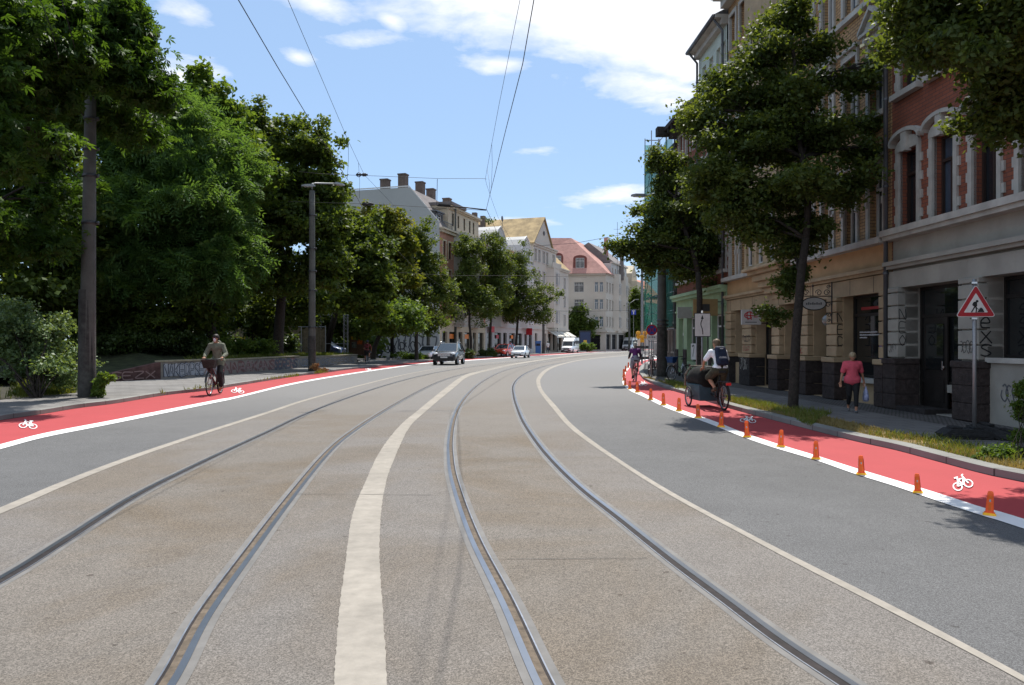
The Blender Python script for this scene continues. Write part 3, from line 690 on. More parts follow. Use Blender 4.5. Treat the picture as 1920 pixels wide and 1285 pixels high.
# --- ochre brick house
D1 = 32.9; SY = lambda d: S(d, D1); WY = SY(D0) - .02
yel = thing('brick_house', 'ochre brick house of the right terrace with sandstone piers and an oriel', 'house', front_at(D1), ANG, 'terraced houses along the right pavement')
cy = [SY(20.5), SY(21.95), SY(23.4), SY(24.75)] + [SY(29.6), SY(31.0), SY(32.25)]
hy = .74; fl = ((4.50,1.85),(7.75,1.95),(11.05,1.85),(13.95,1.35))
ox0, ox1 = SY(28.7), SY(25.55)      # oriel
hs = [hole(x, z, hy, h) for x in cy for z, h in fl]
mb = wall_with_holes(MB(), 0, WY, 4.4, 16.2, hs, 0, .2); shell(mb, WY, 12, 0, 16.2); mb.build('wall', M_yelbrick, yel)
for i, x in enumerate(cy):
    for k, (z, h) in enumerate(fl):
        window(yel, x, z, hy, h, M_wframe, ('yellow','ped','yellow','stone')[k] if not (k == 1 and i % 2) else 'yellow', M_whitetrim, [M_glass, M_curt, M_glass, M_glassblue, M_glass][(i*2+k*3) % 5])
ob = wall_with_holes(MB(), ox0, ox1, 4.4, 15.2, [hole(ox0+(ox1-ox0)*(k+.5)/3, z, .62, h) for k in range(3) for z, h in fl[:3]], -.75, .15)
ob.quad((ox0,-.75,4.4), (ox0,-.75,15.2), (ox0,0,15.2), (ox0,0,4.4)); ob.quad((ox1,-.75,4.4), (ox1,0,4.4), (ox1,0,15.2), (ox1,-.75,15.2)); ob.box(ox0-.1, ox1+.1, -.85, 0, 15.2, 15.4)
oo = ob.build('oriel', M_sand, yel)
for k in range(3):
    for z, h in fl[:3]: window(yel, ox0+(ox1-ox0)*(k+.5)/3, z, .62, h, M_wframe, 'plain', None, M_glass, y=-.63)
cb = MB(); n = 5
for k in range(n):
    a = k/n; e = 1-(1-a)**2; cb.box(ox0+.05+(1-a)*.9*(1-a), ox1-.05-(1-a)*.9*(1-a), -.80*(a+.15)/1.1, .0, 3.25+k*.23, 3.25+(k+1)*.23+.01)
cb.box(ox0-.08, ox1+.08, -.86, -.0, 4.30, 4.42)
bevel(cb.build('corbel', M_sand, yel), .04, 2)
opy = [(SY(32.05), SY(30.75), .95, 3.05), (SY(29.6), SY(27.6), .12, 3.05), (SY(26.8), SY(25.35), .12, 3.05), (SY(24.45), SY(23.2), .12, 3.08), (SY(22.45), SY(20.15), .12, 3.08)]
mb = wall_with_holes(MB(), 0, WY, 0, 4.42, opy, .02, .45); mb.build('ground_floor', M_sand, yel)
for a, b in ((0, ox0-.09), (ox1+.09, WY-.03)): MB().box(a, b, -.33, .1, 4.28, 4.44).build('ledge', M_whitetrim, yel)
cr_ = MB(); cr_.box(0, WY-.005, -.24, .05, 3.60, 3.70); cr_.box(0, WY-.005, -.15, .04, 3.52, 3.60); cr_.box(0, WY-.01, -.08, .04, 3.05, 3.50); cr_.build('cornice', M_sand, yel)
for a, b in ((0, ox0-.1), (ox1+.1, WY-.01)): MB().box(a, b, -.05, .03, 3.70, 4.28).build('frieze', M_ochre, yel)
jb = MB()
for k in range(10): jb.box(.5+k*1.32, .518+k*1.32, -.083, -.075, 3.07, 3.5)
jb.build('masonry_joints', M_plinth2, yel)
for a, b in ((32.8,32.1),(30.7,29.65),(27.55,26.85),(25.3,24.5),(23.15,22.5),(20.1,19.8)):
    pier(yel, SY(a), SY(b), .11, 1.32, 3.05, M_sand, M_plinth2 if a > 30 else M_plinth, .17)
shopfront(yel, SY(32.03), SY(30.77), .97, 3.04, .42, sill=1.05)
shopfront(yel, SY(29.58), SY(27.62), .16, 3.04, .44, door=(SY(28.5), SY(27.7)), sill=.8)
shopfront(yel, SY(26.78), SY(25.37), .16, 3.04, .44, sill=.8)
shopfront(yel, SY(24.43), SY(23.22), .16, 3.07, .46, door=(SY(24.3), SY(23.4)))
sw = shopfront(yel, SY(22.43), SY(20.17), .78, 3.07, .36, sill=.86)
wb = MB(); wb.box(SY(22.45), SY(20.15), .1, .47, .0, .66); wb.build('window_parapet', M_sand, yel); MB().box(SY(22.45), SY(20.15), -.05, .3, .66, .78).build('sill', M_whitetrim, yel)
M_poster = mat('violet and blue window poster', (.10,.05,.16), .5, .8, 5); M_palewrite = plain('pale window lettering', (.45,.45,.45), .6); M_redwrite = plain('red window lettering', (.28,.02,.02), .6)
# window lettering and poster inside the shop glass
for k, w_ in enumerate((.95, 1.1, .4)): 
    lt = MB(); xx = SY(22.1); rn = random.Random(k)
    while xx < SY(22.1)+w_: l = rn.uniform(.02,.045); lt.box(xx, xx+l, .325, .329, 2.02-k*.075-.0, 2.05-k*.075+rn.choice((0,.008))); xx += l+.012
    lt.build('window_lettering', M_palewrite, yel)
MB().box(SY(21.0), SY(20.35), .322, .326, 1.25, 1.85).build('poster', M_poster, yel)
MB().box(SY(22.0), SY(21.0), .322, .326, 2.66, 2.74).build('red_lettering', M_redwrite, yel)
side_word(yel, 'NED', SY(22.5), 2.33, .17, .26, 21, -.12, .03)
scribble(yel, M_spray, -.175, SY(30.6), 1.75, .85, .3, 5, 31, .03); scribble(yel, M_redwrite, -.178, SY(30.5), 1.42, .7, .22, 4, 32, .02); scribble(yel, M_whitetrim, -.27, SY(30.6), .7, .8, .5, 5, 33, .025)
scribble(yel, M_redwrite, -.175, SY(25.2), 1.4, .35, .18, 2, 34, .025)
eave = MB(); eave.box(-.1, WY, -.65, .1, 16.15, 16.3); eave.box(0, WY, -.35, .05, 15.8, 16.15); eave.box(0, WY, -.12, .03, 13.3, 13.5); eave.box(0, ox0, -.14, .03, 10.75, 10.9); eave.box(ox1, WY-.01, -.14, .03, 10.75, 10.9); eave.build('eaves', M_whitetrim, yel)
MB().xprism([(-.7,16.3), (5.5,20.3), (12,16.3)], -.05, WY).build('roof', M_tin, yel)
MB().lathe([(.0,0),(.06,0),(.07,.03),(.07,.1)], (WY-.2,-.62,16.0), 10).tube([(-.1,-.7,16.26),(WY,-.7,16.26)], .07, 8).build('gutter', M_tin, yel, True)
MB().box(5.2, 6.2, 2.5, 3.3, 18, 21).build('chimney', M_plinth2, yel)

# --- green shop / pale upper storeys house
D2 = 41.6; SG = lambda d: S(d, D2); WG = SG(D1)
M_green = mat('pale green painted stucco', (.30,.42,.25), .8, .07, 1.5, .1, 50, var2=.15, scale2=1.2); M_mint = mat('pale mint plaster', (.46,.52,.46), .85, .06, 1.0, .1, 50, var2=.12)
grn = thing('brick_house', 'red brick house with a pale green shop at street level and mint plaster upper storeys', 'house', front_at(D2), ANG, 'terraced houses along the right pavement')
cg = [.9+1.42*i for i in range(6)]; hs = [hole(x, z, .75, 1.8) for x in cg for z in (4.9, 8.1)] + [hole(x, 11.2, .75, 1.3) for x in cg[:3]]
mb = wall_with_holes(MB(), 0, WG-.02, 4.2, 13.0, hs, 0, .2); shell(mb, WG-.02, 12, 0, 13.0); mb.build('wall', M_redbrick, grn)
x0 = SG(37.2)
hs = [hole(x, z, .6, 1.0) for x in (5.3, 6.4, 7.5, 8.2) for z in (13.6,)]
mb = wall_with_holes(MB(), x0, WG-.03, 10.9, 15.5, hs, -.06, .2); mb.quad((x0,-.06,10.9), (x0,-.06,15.5), (x0,10,15.5), (x0,10,10.9)); mb.build('upper_wall', M_mint, grn)
for (a, b, c, d) in hs: window(grn, (a+b)/2, c, .6, 1.0, M_wframe, 'plain', None, M_glass, .1)
for i, x in enumerate(cg):
    for z in (4.9, 8.1): window(grn, x, z, .75, 1.8, M_wframe, 'red', M_whitetrim, [M_glass, M_curt][i % 2])
    if i < 3: window(grn, x, 11.2, .75, 1.3, M_wframe, 'stone', M_whitetrim, M_glass)
opg = [(.5, 1.5, .12, 3.0), (2.2, 4.3, .8, 3.0), (4.9, 6.0, .12, 3.0), (6.5, 8.3, .8, 3.0)]
mb = wall_with_holes(MB(), 0, WG-.02, 0, 4.2, opg, -.05, .4); mb.build('shop_wall', M_green, grn)
MB().box(0, WG-.03, -.4, 0, 4.05, 4.2).box(0, WG-.03, -.3, 0, 3.9, 4.05).box(0, WG-.03, -.12, 0, 3.3, 3.38).build('shop_cornice', M_green, grn)
MB().box(1.55, 2.15, -.1, 0, .1, 1.4).box(4.35, 4.85, -.1, 0, .1, 1.4).box(6.05, 6.45, -.1, 0, .1, 1.4).box(8.35, 8.66, -.1, 0, .1, 1.4).box(0, .45, -.1, 0, .1, 1.4).build('plinth', M_plinth, grn)
for a, b, c, d in opg: shopfront(grn, a+.02, b-.02, c+.03, d-.01, .25, frame=M_wframe, door=(a+.1, b-.1) if c < .5 else None)
MB().box(2.3, 3.2, .12, .14, .9, 1.7).build('window_notice', M_white, grn)
word(grn, '7', M_tin, .115, 2.55, 1.05, .35, .5, w=.09)
ev = MB(); ev.box(-.15, x0, -.75, .1, 12.95, 13.15); ev.box(-.1, x0, -.45, .1, 12.6, 12.95)
for k in range(6): ev.box(-.05+k*.75, .12+k*.75, -.7, -.05, 12.7, 12.95)
ev.box(-.3, .2, -1.1, -.5, 12.75, 13.2)
ev.build('eaves', M_plinth2, grn)
e2 = MB(); e2.box(x0-.1, WG, -.55, 0, 15.45, 15.6); e2.box(x0, WG, -.3, 0, 15.2, 15.45); e2.build('upper_eaves', M_whitetrim, grn)
MB().tube([(x0-.12,-.6,15.55),(WG-.1,-.6,15.55)], .09, 8).build('gutter', M_tin, grn, True)
MB().xprism([(-.6,15.6), (5,18.5), (11,15.6)], x0-.1, WG-.05).build('upper_roof', M_tin, grn); MB().xprism([(-.75,13.15), (4,16.5), (12,13.15)], -.1, x0-.11).build('roof', M_tin, grn)
downpipe(grn, x0+.12, 4.3, 15.5, -.16); downpipe(grn, WG-.25, .2, 15.5, -.16)
# flower baskets of the green shop
# --- plastered house behind the scaffold
M_dirty = mat('dirty grey plaster', (.16,.145,.13), .9, .2, 1.2, .2, 30, var2=.3)
pl = thing('plastered_house', 'dirty grey plastered house wrapped in a scaffold beyond the green shop', 'house', (9.75, 50.5, 0), ANG, 'terraced houses along the right pavement')
hs = [hole(x, z, .9, 1.7) for x in (1.2,3.1,5.0,6.9) for z in (1.2,4.6,7.9,10.9)]
mb = wall_with_holes(MB(), 0, 8.8, 0, 13.4, hs, 0, .2); shell(mb, 8.8, 10, 0, 13.4); mb.build('wall', M_dirty, pl)
for i, (a, b, c, d) in enumerate(hs): window(pl, (a+b)/2, c, .9, 1.7, M_wframe, 'simple', M_whitetrim, M_glass)
MB().xprism([(-.5,13.4), (4.5,16.8), (10.5,13.4)], -.1, 8.8).build('roof', M_tin, pl)
# ------------------------------------------------------------ the curved row on the left and the corner houses beyond
M_whitewash = mat('pale grey rendered gable', (.40,.41,.40), .9, .05, .5, .1, 30, var2=.12, scale2=.25)
M_cream = mat('cream stucco', (.50,.43,.32), .85, .06, .8, .1, 20, var2=.12); M_beige = mat('pale beige stucco', (.50,.46,.40), .85, .06, .8, .1, 20, var2=.14)
M_lgrey = mat('light grey stucco', (.47,.465,.45), .85, .06, .8, .1, 20, var2=.14); M_stone2 = mat('grey stone pilasters', (.36,.345,.31), .85, .08, 1.5)
M_tileR = mat('faded red tile roof', (.42,.225,.19), .8, .12, 1.5, .3, 12, var2=.15); M_tileY = mat('lichen yellow tile roof', (.36,.26,.13), .85, .2, .9, .3, 12, var2=.3, scale2=.6)
M_slate = mat('grey slate roof', (.17,.15,.145), .75, .12, 1.5, .2, 10, var2=.15); M_copper = mat('brown copper cladding', (.16,.05,.04), .7, .15, 3)
M_chim = mat('sooty chimney brick', (.13,.10,.085), .9, .2, 4)
M_pinkbr = mat('salmon brick panel', (.36,.19,.13), .85, .1, 3); M_awn = mat('pale canvas awning', (.5,.48,.43), .8, .06, 3); M_orange = plain('orange shop sign', (.75,.20,.02), .5)
M_redsign = plain('red shop sign', (.45,.02,.03), .5); M_blue = plain('bright blue paint', (.05,.16,.42), .5); M_wood = mat('brown wood', (.12,.07,.045), .8, .2, 6)
def house_frame(p0, p1):
    v = Vector(p1)-Vector(p0); return math.atan2(v.y, v.x), v.length
def simple_win(parent, x, z, w, h, fm=M_wframe, style='simple', sm=M_lgrey, pm=None, y=.18): return window(parent, x, z, w, h, fm, style, sm, pm or M_glass, y)
rowdir = Vector((.345,.939)); RP0 = Vector((-3.5,103.0))
RP = lambda s: (RP0.x+rowdir.x*s, RP0.y+rowdir.y*s)
# --- A: gable house with the blank grey side wall
pA = (-8.1, 87.5); angA, WA = house_frame(pA, RP(0)); WA -= .02
A = thing('gabled_house', 'cream corner house with a blank pale grey side wall and graffiti at its foot', 'house', (*pA, 0), angA, 'houses of the curved row on the left')
colsA = [1.3, 3.0] + [12.6, 14.6]
hs = [hole(x, z, .95, 1.9) for x in (1.4,3.1,8.3,14.6) for z in (4.9,8.2,11.4)]
mb = wall_with_holes(MB(), 0, WA, 4.1, 14.5, hs, 0, .2); mb.build('wall', M_pinkbr, A)
for (a, b, c, d) in hs: simple_win(A, (a+b)/2, c, .95, 1.9, M_bframe, 'stone', M_cream)
# bays
for (x0, x1) in ((4.4, 7.3), (9.4, 13.2)):
    by = MB(); o_ = 1.0; pts = [(x0,0), (x0+.8,-o_), (x1-.8,-o_), (x1,0)]
    by.prism(pts[::1], 3.6, 14.4); by.prism([(x0-.2,0),(x0+.65,-o_-.25),(x1-.65,-o_-.25),(x1+.2,0)], 14.4, 14.75); by.prism([(x0-.1,0),(x0+.7,-o_-.12),(x1-.7,-o_-.12),(x1+.1,0)], 3.9, 4.15)
    b_ = by.build('bay', M_stone2, A)
    for z in (4.9, 8.2, 11.4): window(A, (x0+x1)/2, z, 1.0, 1.9, M_bframe, 'simple', M_cream, [M_glass, M_glassblue][int(z) % 2], -o_-.035)
hg = [(.7,2.3,.3,3.0), (3.0,5.2,.3,3.0), (6.0,7.4,.3,3.0), (8.2,10.4,.3,3.0), (11.2,12.4,.3,3.0), (13.2,15.4,.3,3.0)]
mb = wall_with_holes(MB(), 0, WA, 0, 4.1, hg, 0, .4); mb.build('ground_floor', M_cream, A)
for k, (a, b, c, d) in enumerate(hg): shopfront(A, a+.02, b-.02, c, d, .3, door=(a+.2, a+1.1) if k in (2, 4) else None)
for k in (1, 3): MB().box(hg[k][0]+.3, hg[k][1]-.5, .10, .14, 2.2, 2.75).build('shop_sign', M_orange, A)
ev = MB(); ev.box(-.1, WA, -.55, .1, 14.5, 14.7); ev.box(0, WA, -.3, .05, 14.2, 14.5); ev.build('cornice', M_cream, A); MB().box(0, WA, -.25, .05, 4.0, 4.2).build('string_course', M_cream, A)
# recessed attic storey
hs = [hole(x, 15.5, .6, 1.5) for x in (5.0,6.8,8.9,10.9,12.3)]
mb = wall_with_holes(MB(), 3.4, 14.2, 14.7, 17.5, hs, .3, .15); mb.quad((3.4,.3,14.7), (3.4,.3,17.5), (3.4,6,17.5), (3.4,6,14.7)); mb.quad((14.2,.3,14.7), (14.2,6,14.7), (14.2,6,17.5), (14.2,.3,17.5)); mb.build('attic_wall', M_cream, A)
for (a, b, c, d) in hs: window(A, (a+b)/2, c, .6, 1.5, M_bframe, 'plain', None, M_glass, .42)
MB().box(3.1, 14.5, -.1, 6.2, 17.5, 17.75).box(3.25, 14.35, .1, 6.1, 17.35, 17.5).build('attic_cornice', M_cream, A)
MB().box(3.0, 8.0, -.3, 3, 17.76, 18.1).build('attic_roof', M_slate, A)
dw = MB(); dw.box(.6, 2.9, .9, 2.5, 15.1, 16.6); dw.box(.4, 3.1, .6, 2.8, 16.6, 16.75); dw.build('dormer', M_tin, A); window(A, 1.75, 15.3, 1.3, 1.1, M_wframe, 'simple', M_tin, M_glass, .86)
bl = MB()
for k in range(16): bl.box(.1+k*.2, .12+k*.2, -.3, -.28, 14.7, 15.4)
bl.box(.1, 3.2, -.31, -.27, 15.38, 15.44); bl.build('balcony_rail', M_dkmetal, A)
prof = [(0,0), (0,15.3), (3.5,19.3), (11.5,19.3), (15,15.3), (15,0)]
MB().xprism(prof, -.3, -.005).build('gable_wall', M_whitewash, A)
MB().xprism([(-.1,15.3), (3.45,19.36), (3.6,19.5), (11.5,19.5), (11.5,19.36), (3.6,19.36), (.05,15.3)], -.34, -.31).build('gable_coping', M_wframe, A)
MB().xprism([(.0,14.7), (3.5,19.2), (11.5,19.2), (15,14.7)], 0, WA+.5).build('roof', M_slate, A)
MB().box(0, WA, .5, 15, 0, 14.6).build('body', M_stone2, A)
for (x, y, h) in ((-.1+.2,6.5,20.4), (.2,4.3,20.9), (3.5,3.6,20.6), (6.8,3.6,20.4), (12.2,3.6,20.2)):
    c_ = MB(); c_.box(x, x+.9, y, y+.9, 18.6, h); c_.box(x-.06, x+.96, y-.06, y+.96, h, h+.15); c_.build('chimney', M_chim, A)
for k in range(3): MB().box(1.8+k*2.2, 2.3+k*2.2, 1.7, 1.75, 17.1, 17.5)
g = scribble(A, M_tin, 0, 0, 0, 6.0, 2.4, 8, 41, .16); g.rotation_euler = (0,0,R(-90)); g.location = (-.31, 6.4, .6)
g = scribble(A, M_spray, 0, 0, 0, 5.0, 1.6, 8, 42, .10); g.rotation_euler = (0,0,R(-90)); g.location = (-.315, 7.2, .4)
mp = MB().box(-.36, -.31, 3.1, 5.7, 2.9, 6.0).build('wall_poster', M_dkmetal, A); MB().box(-.37, -.361, 3.25, 5.55, 3.4, 5.85).build('picture', mat('mural blue white', (.25,.26,.42), .7, .7, 1.2), mp)
# --- B: light grey house with two curved gables
def row_house(name, label, s0, s1, z_eave, m, cols_, fls, style='simple', gf=None, ww=.95, wh=1.9, grp='houses of the curved row on the left', depth=12, pm=None):
    a, W_ = house_frame(RP(s0), RP(s1)); W_ -= .02; h_ = thing(name, label, 'house', (*RP(s0), 0), a, grp)
    hs = [hole(x, z, ww, wh) for x in cols_ for z in fls]
    mb = wall_with_holes(MB(), 0, W_, 3.9, z_eave, hs, 0, .2); shell(mb, W_, depth, 0, z_eave); mb.build('wall', m, h_)
    for i, (a_, b_, c_, d_) in enumerate(hs): simple_win(h_, (a_+b_)/2, c_, ww, wh, M_wframe, style, M_lgrey, pm or [M_glass, M_curt, M_glassblue][(i*7) % 3])
    mb = wall_with_holes(MB(), 0, W_, 0, 3.9, gf or [], 0, .4); mb.build('ground_floor', m, h_)
    for k, (a_, b_, c_, d_) in enumerate(gf or []): shopfront(h_, a_+.02, b_-.02, c_, d_, .3)
    ev = MB(); ev.box(-.02, W_, -.4, .1, z_eave-.12, z_eave+.08); ev.box(0, W_, -.2, .05, z_eave-.4, z_eave-.12); ev.build('cornice', m, h_); MB().box(0, W_, -.2, .05, 3.8, 4.0).build('string_course', m, h_)
    return h_, W_
B, WB = row_house('gabled_house', 'light grey house with two round-shouldered dormer gables over its cornice', 0, 19.8, 13.6, M_lgrey, (1.2,3.0,4.8,6.6,8.6,10.4,12.6,14.6,16.6,18.6), (4.6,7.8,10.9), gf=[(.6,2.4,.2,3.1),(3.3,5.8,.6,3.1),(6.6,8.0,.6,3.1),(9.0,11.4,.4,3.1),(12.2,14.6,.4,3.1),(15.6,16.8,.3,3.0),(17.6,19.2,.8,3.0)])
for (x0, x1) in ((2.4, 7.2), (13.4, 18.0)):
    xm = (x0+x1)/2; pr = [(x0,13.6),(x1,13.6),(x1,15.4),(x1-.5,16.3),(xm+1.0,17.2),(xm,17.75),(xm-1.0,17.2),(x0+.5,16.3),(x0,15.4)]
    g_ = MB().yprism(pr, -.25, 6).build('dormer_gable', M_lgrey, B)
    t_ = MB()
    for p_, q_ in zip(pr[2:], pr[3:]): t_.tube([(p_[0],-.3,p_[1]),(q_[0],-.3,q_[1])], .09, 6)
    t_.build('gable_trim', M_wframe, g_)
    for k in range(4): window(B, x0+.75+k*(x1-x0-1.5)/3, 14.2, .75, 1.4, M_wframe, 'simple', M_wframe, M_glass, -.30)
    by = MB(); by.prism([(x0+.3,0),(x0+1,-.9),(x1-1,-.9),(x1-.3,0)], 3.9, 13.3); by.build('bay', M_lgrey, B)
    for z in (4.6,7.8,10.9): window(B, xm, z, 1.2, 1.8, M_wframe, 'simple', M_wframe, M_glass, -.94)
bal = MB(); bal.box(7.4, 13.2, -1.0, -.95, 14.2, 14.28)
for k in range(30): bal.box(7.4+k*.2, 7.43+k*.2, -1.0, -.97, 13.6, 14.2)
bal.box(7.4, 13.2, -1.05, 0, 13.45, 13.6); bal.build('balcony', M_wframe, B)
MB().xprism([(.5,13.68), (5.5,18.2), (12,13.68)], -.3, WB).build('roof', M_slate, B); MB().box(8.0, 12.6, .6, 2.0, 13.7, 15.2).build('brick_parapet', M_pinkbr, B)
for x in (.2, 9.5): MB().box(x, x+.7, 4.9, 5.6, 17, 18.9).build('chimney', M_chim, B)
MB().tube([(11.5,2,15.2),(11.5,2,20.2)], .03, 5).lathe([(.0,.0),(.45,.12)], (11.5,1.9,19.9), 12, 'y').build('satellite_dish', M_tin, B)
for k, x in enumerate((4.2, 10.0)): MB().box(x, x+.9, .10, .14, 2.3, 2.8).build('shop_sign', M_orange if k else M_redsign, B)
MB().box(.5, 2.0, -.5, -.42, 3.1, 3.9).build('sign_board', M_redsign, B); MB().box(16.2, 16.3, -1.0, -.05, 2.9, 3.9).build('sign_board', M_redsign, B)
# --- C: tall gable house, D: lower end house
C, WC = row_house('gabled_house', 'tall beige house with a steep pointed gable and lichen yellow roof', 19.8, 32.0, 17.3, M_beige, (1.0,2.9,5.2,7.0,10.6), (4.7,8.0,11.3,14.6), gf=[(.8,1.9,1.2,3.2),(4.6,6.6,.4,3.2),(7.6,9.6,.4,3.2),(10.2,11.8,.4,3.2)])
MB().yprism([(-.3,17.3), (9.6,17.3), (5.1,21.6)], -.05, 13).build('gable_wall', M_beige, C)
MB().add([(-.6,-.3,17.1),(5.1,-.3,21.85),(5.1,13,21.85),(-.6,13,17.1), (9.9,-.3,17.1),(9.9,13,17.1), (-.6,-.3,17.3),(5.1,-.3,22.05),(5.1,13,22.05),(-.6,13,17.3),(9.9,-.3,17.3),(9.9,13,17.3)],
     [(0,1,2,3)[::-1],(1,4,5,2)[::-1],(6,7,8,9)[::-1],(7,10,11,8)[::-1],(0,1,7,6),(1,4,10,7),(0,3,9,6),(4,5,11,10)]).build('roof', M_tileY, C)
MB().lathe([(.0,0),(.35,0),(.35,.1),(0,.1)], (5.1,-.16,19.4), 16, 'y').build('round_window', M_bframe, C)
by = MB(); by.prism([(6.6,0),(7.4,-1.1),(10.6,-1.1),(11.4,0)], 4.2, 14.0); by.build('bay', M_beige, C)
for z in (5.0,8.2,11.3): window(C, 9.0, z, 1.1, 1.9, M_wframe, 'simple', M_lgrey, M_glassblue, -1.14)
bb = MB().box(6.6, 11.4, -1.15, -1.05, 14.0, 14.9).build('balcony', M_beige, C)
for x in (-2.5, 1.0): MB().box(x+2.0, x+2.7, 9.5, 10.2, 17, 22.5).build('chimney', M_chim, C)
Dh, WD = row_house('gabled_house', 'narrow beige end house of the row with striped shop awnings and a yellowed roof', 32.0, 39.5, 14.5, M_beige, (1.5,5.0), (4.7,8.0,11.2), gf=[(.5,3.2,.4,3.1),(4.0,6.9,.4,3.1)])
MB().xprism([(-.4,14.5), (3.5,18.3), (6.2,20.2), (12,14.5)], -.2, WD).build('roof', M_tileY, Dh)
def awning(parent, x0, x1, z, out=1.6):
    return MB().add([(x0,-.05,z),(x1,-.05,z),(x1,-out,z-.9),(x0,-out,z-.9),(x0,-.05,z-.05),(x1,-.05,z-.05),(x1,-out,z-.95),(x0,-out,z-.95),(x1,-out,z-1.15),(x0,-out,z-1.15)],
                    [(0,3,2,1),(4,5,6,7),(3,9,8,2),(0,4,7,3),(1,2,6,5)]).build('awning', M_awn, parent)
awning(C, 7.4, 9.8, 3.7); awning(C, 10.0, 12.0, 3.7); awning(Dh, .4, 3.3, 3.7); awning(Dh, 3.8, 7.0, 3.7)
downpipe(Dh, .1, .2, 14.3, -.15, M_tin)
# --- E: big corner house with pink tiled roof; front faces the camera, then turns
pE0, pE1 = (5.0, 156.5), (18.6, 155.0); aE, WE = house_frame(pE0, pE1); M_stk = M_stone2
E = thing('corner_house', 'beige corner house closing the view, faded red mansard roof with two brown dormers', 'house', (*pE0, 0), aE)
cE = (9.05,); fz = (4.9, 8.35, 11.8)
gfE = [(2.0,5.4,.3,3.3),(8.6,12.6,.3,3.3)]
hs = [hole(8.6, z, 2.2, 2.0) for z in fz] + [hole(x, z, .75, 2.0) for x in (10.8+.9,12.0+.9,13.0+.2) for z in fz]
hs = [hole(8.5, z, 1.9, 2.0) for z in fz[1:]] + [hole(12.2, z, .62, 2.0) for z in fz] + [hole(13.05, z, .62, 2.0) for z in fz]
hs = [hole(8.4, z, 1.9, 2.0) for z in fz] + [hole(11.85, z, .7, 2.0) for z in fz] + [hole(12.85, z, .7, 2.0) for z in fz]
mb = wall_with_holes(MB(), 0, WE, 3.9, 15.4, hs, 0, .2); mb.quad((0,0,0), (0,0,15.4), (0,14,15.4), (0,14,0)); mb.build('wall', M_beige, E)
for (a, b, c, d) in hs: window(E, (a+b)/2, c, b-a, 2.0, M_wframe, 'multi' if b-a > 1 else 'stone', M_beige, M_curt if b-a > 1 else M_glassblue, .18)
mb = wall_with_holes(MB(), 0, WE, 0, 3.9, gfE, 0, .5); mb.build('ground_floor', M_beige, E)
for (a, b, c, d) in gfE: shopfront(E, a+.02, b-.02, c, d, .4, glass=M_dark)
MB().box(-.1, WE+.1, -.35, .1, 3.8, 4.1).build('string_course', M_beige, E); MB().box(-.1, WE+.05, -.5, .2, 15.2, 15.45).build('cornice', M_beige, E)
# right wing turned along the street
pW = (25.2, 172.0); aW, WW = house_frame(pE1, pW)
EW = thing('street_wing', 'beige wing of the far corner house running away with stacked bay windows', 'house', (*pE1, 0), aW)
cw = (1.0,3.3,5.6,8.0,10.6,13.2,15.9); hs = [hole(x, z, 1.0, 2.0) for x in cw for z in fz] + [hole(x, 15.6, .8, 1.4) for x in cw[2:]]
mb = wall_with_holes(MB(), 0, WW, 3.9, 15.4, hs[:21], 0, .2); mb.build('wall', M_beige, EW)
mb = wall_with_holes(MB(), 4.4, WW, 15.4, 18.0, hs[21:], -.02, .2); mb.quad((4.4,-.02,15.4), (4.4,-.02,18), (4.4,4,18), (4.4,4,15.4)); mb.build('attic_wall', M_lgrey, EW)
for i, (a, b, c, d) in enumerate(hs): window(EW, (a+b)/2, c, b-a, d-c, M_wframe, 'simple', M_beige, [M_glass, M_curt, M_glassblue][i % 3], .18)
mb = wall_with_holes(MB(), 0, WW, 0, 3.9, [(.6,4.2,.3,3.4),(5.2,9.5,.3,3.4),(11,16.5,.3,3.4)], 0, .5); mb.build('ground_floor', M_stone2, EW)
for (a, b, c, d) in [(.6,4.2,.3,3.4),(5.2,9.5,.3,3.4),(11,16.5,.3,3.4)]: shopfront(EW, a+.02, b-.02, c, d, .4, glass=M_dark)
[MB().box(*q_).build('cornice', M_beige, EW) for q_ in ((-.1, WW, -.35, .1, 3.8, 4.1), (0, WW, -.3, .1, 15.3, 15.5), (4.3, WW, -.4, .2, 18.0, 18.2))]
for (x0, x1) in ((6.2,9.6),(12.4,16.4)): MB().prism([(x0,0),(x0+.8,-1.0),(x1-.8,-1.0),(x1,0)], 4.1, 15.9).build('bay', M_beige, EW); [window(EW, (x0+x1)/2, z, 1.2, 2.0, M_wframe, 'simple', M_lgrey, M_glass, -1.04) for z in fz]
MB().xprism([(-.4,18.2), (5.0,22.5), (12,18.2)], 5.2, WW+.2).build('roof', M_slate, EW)
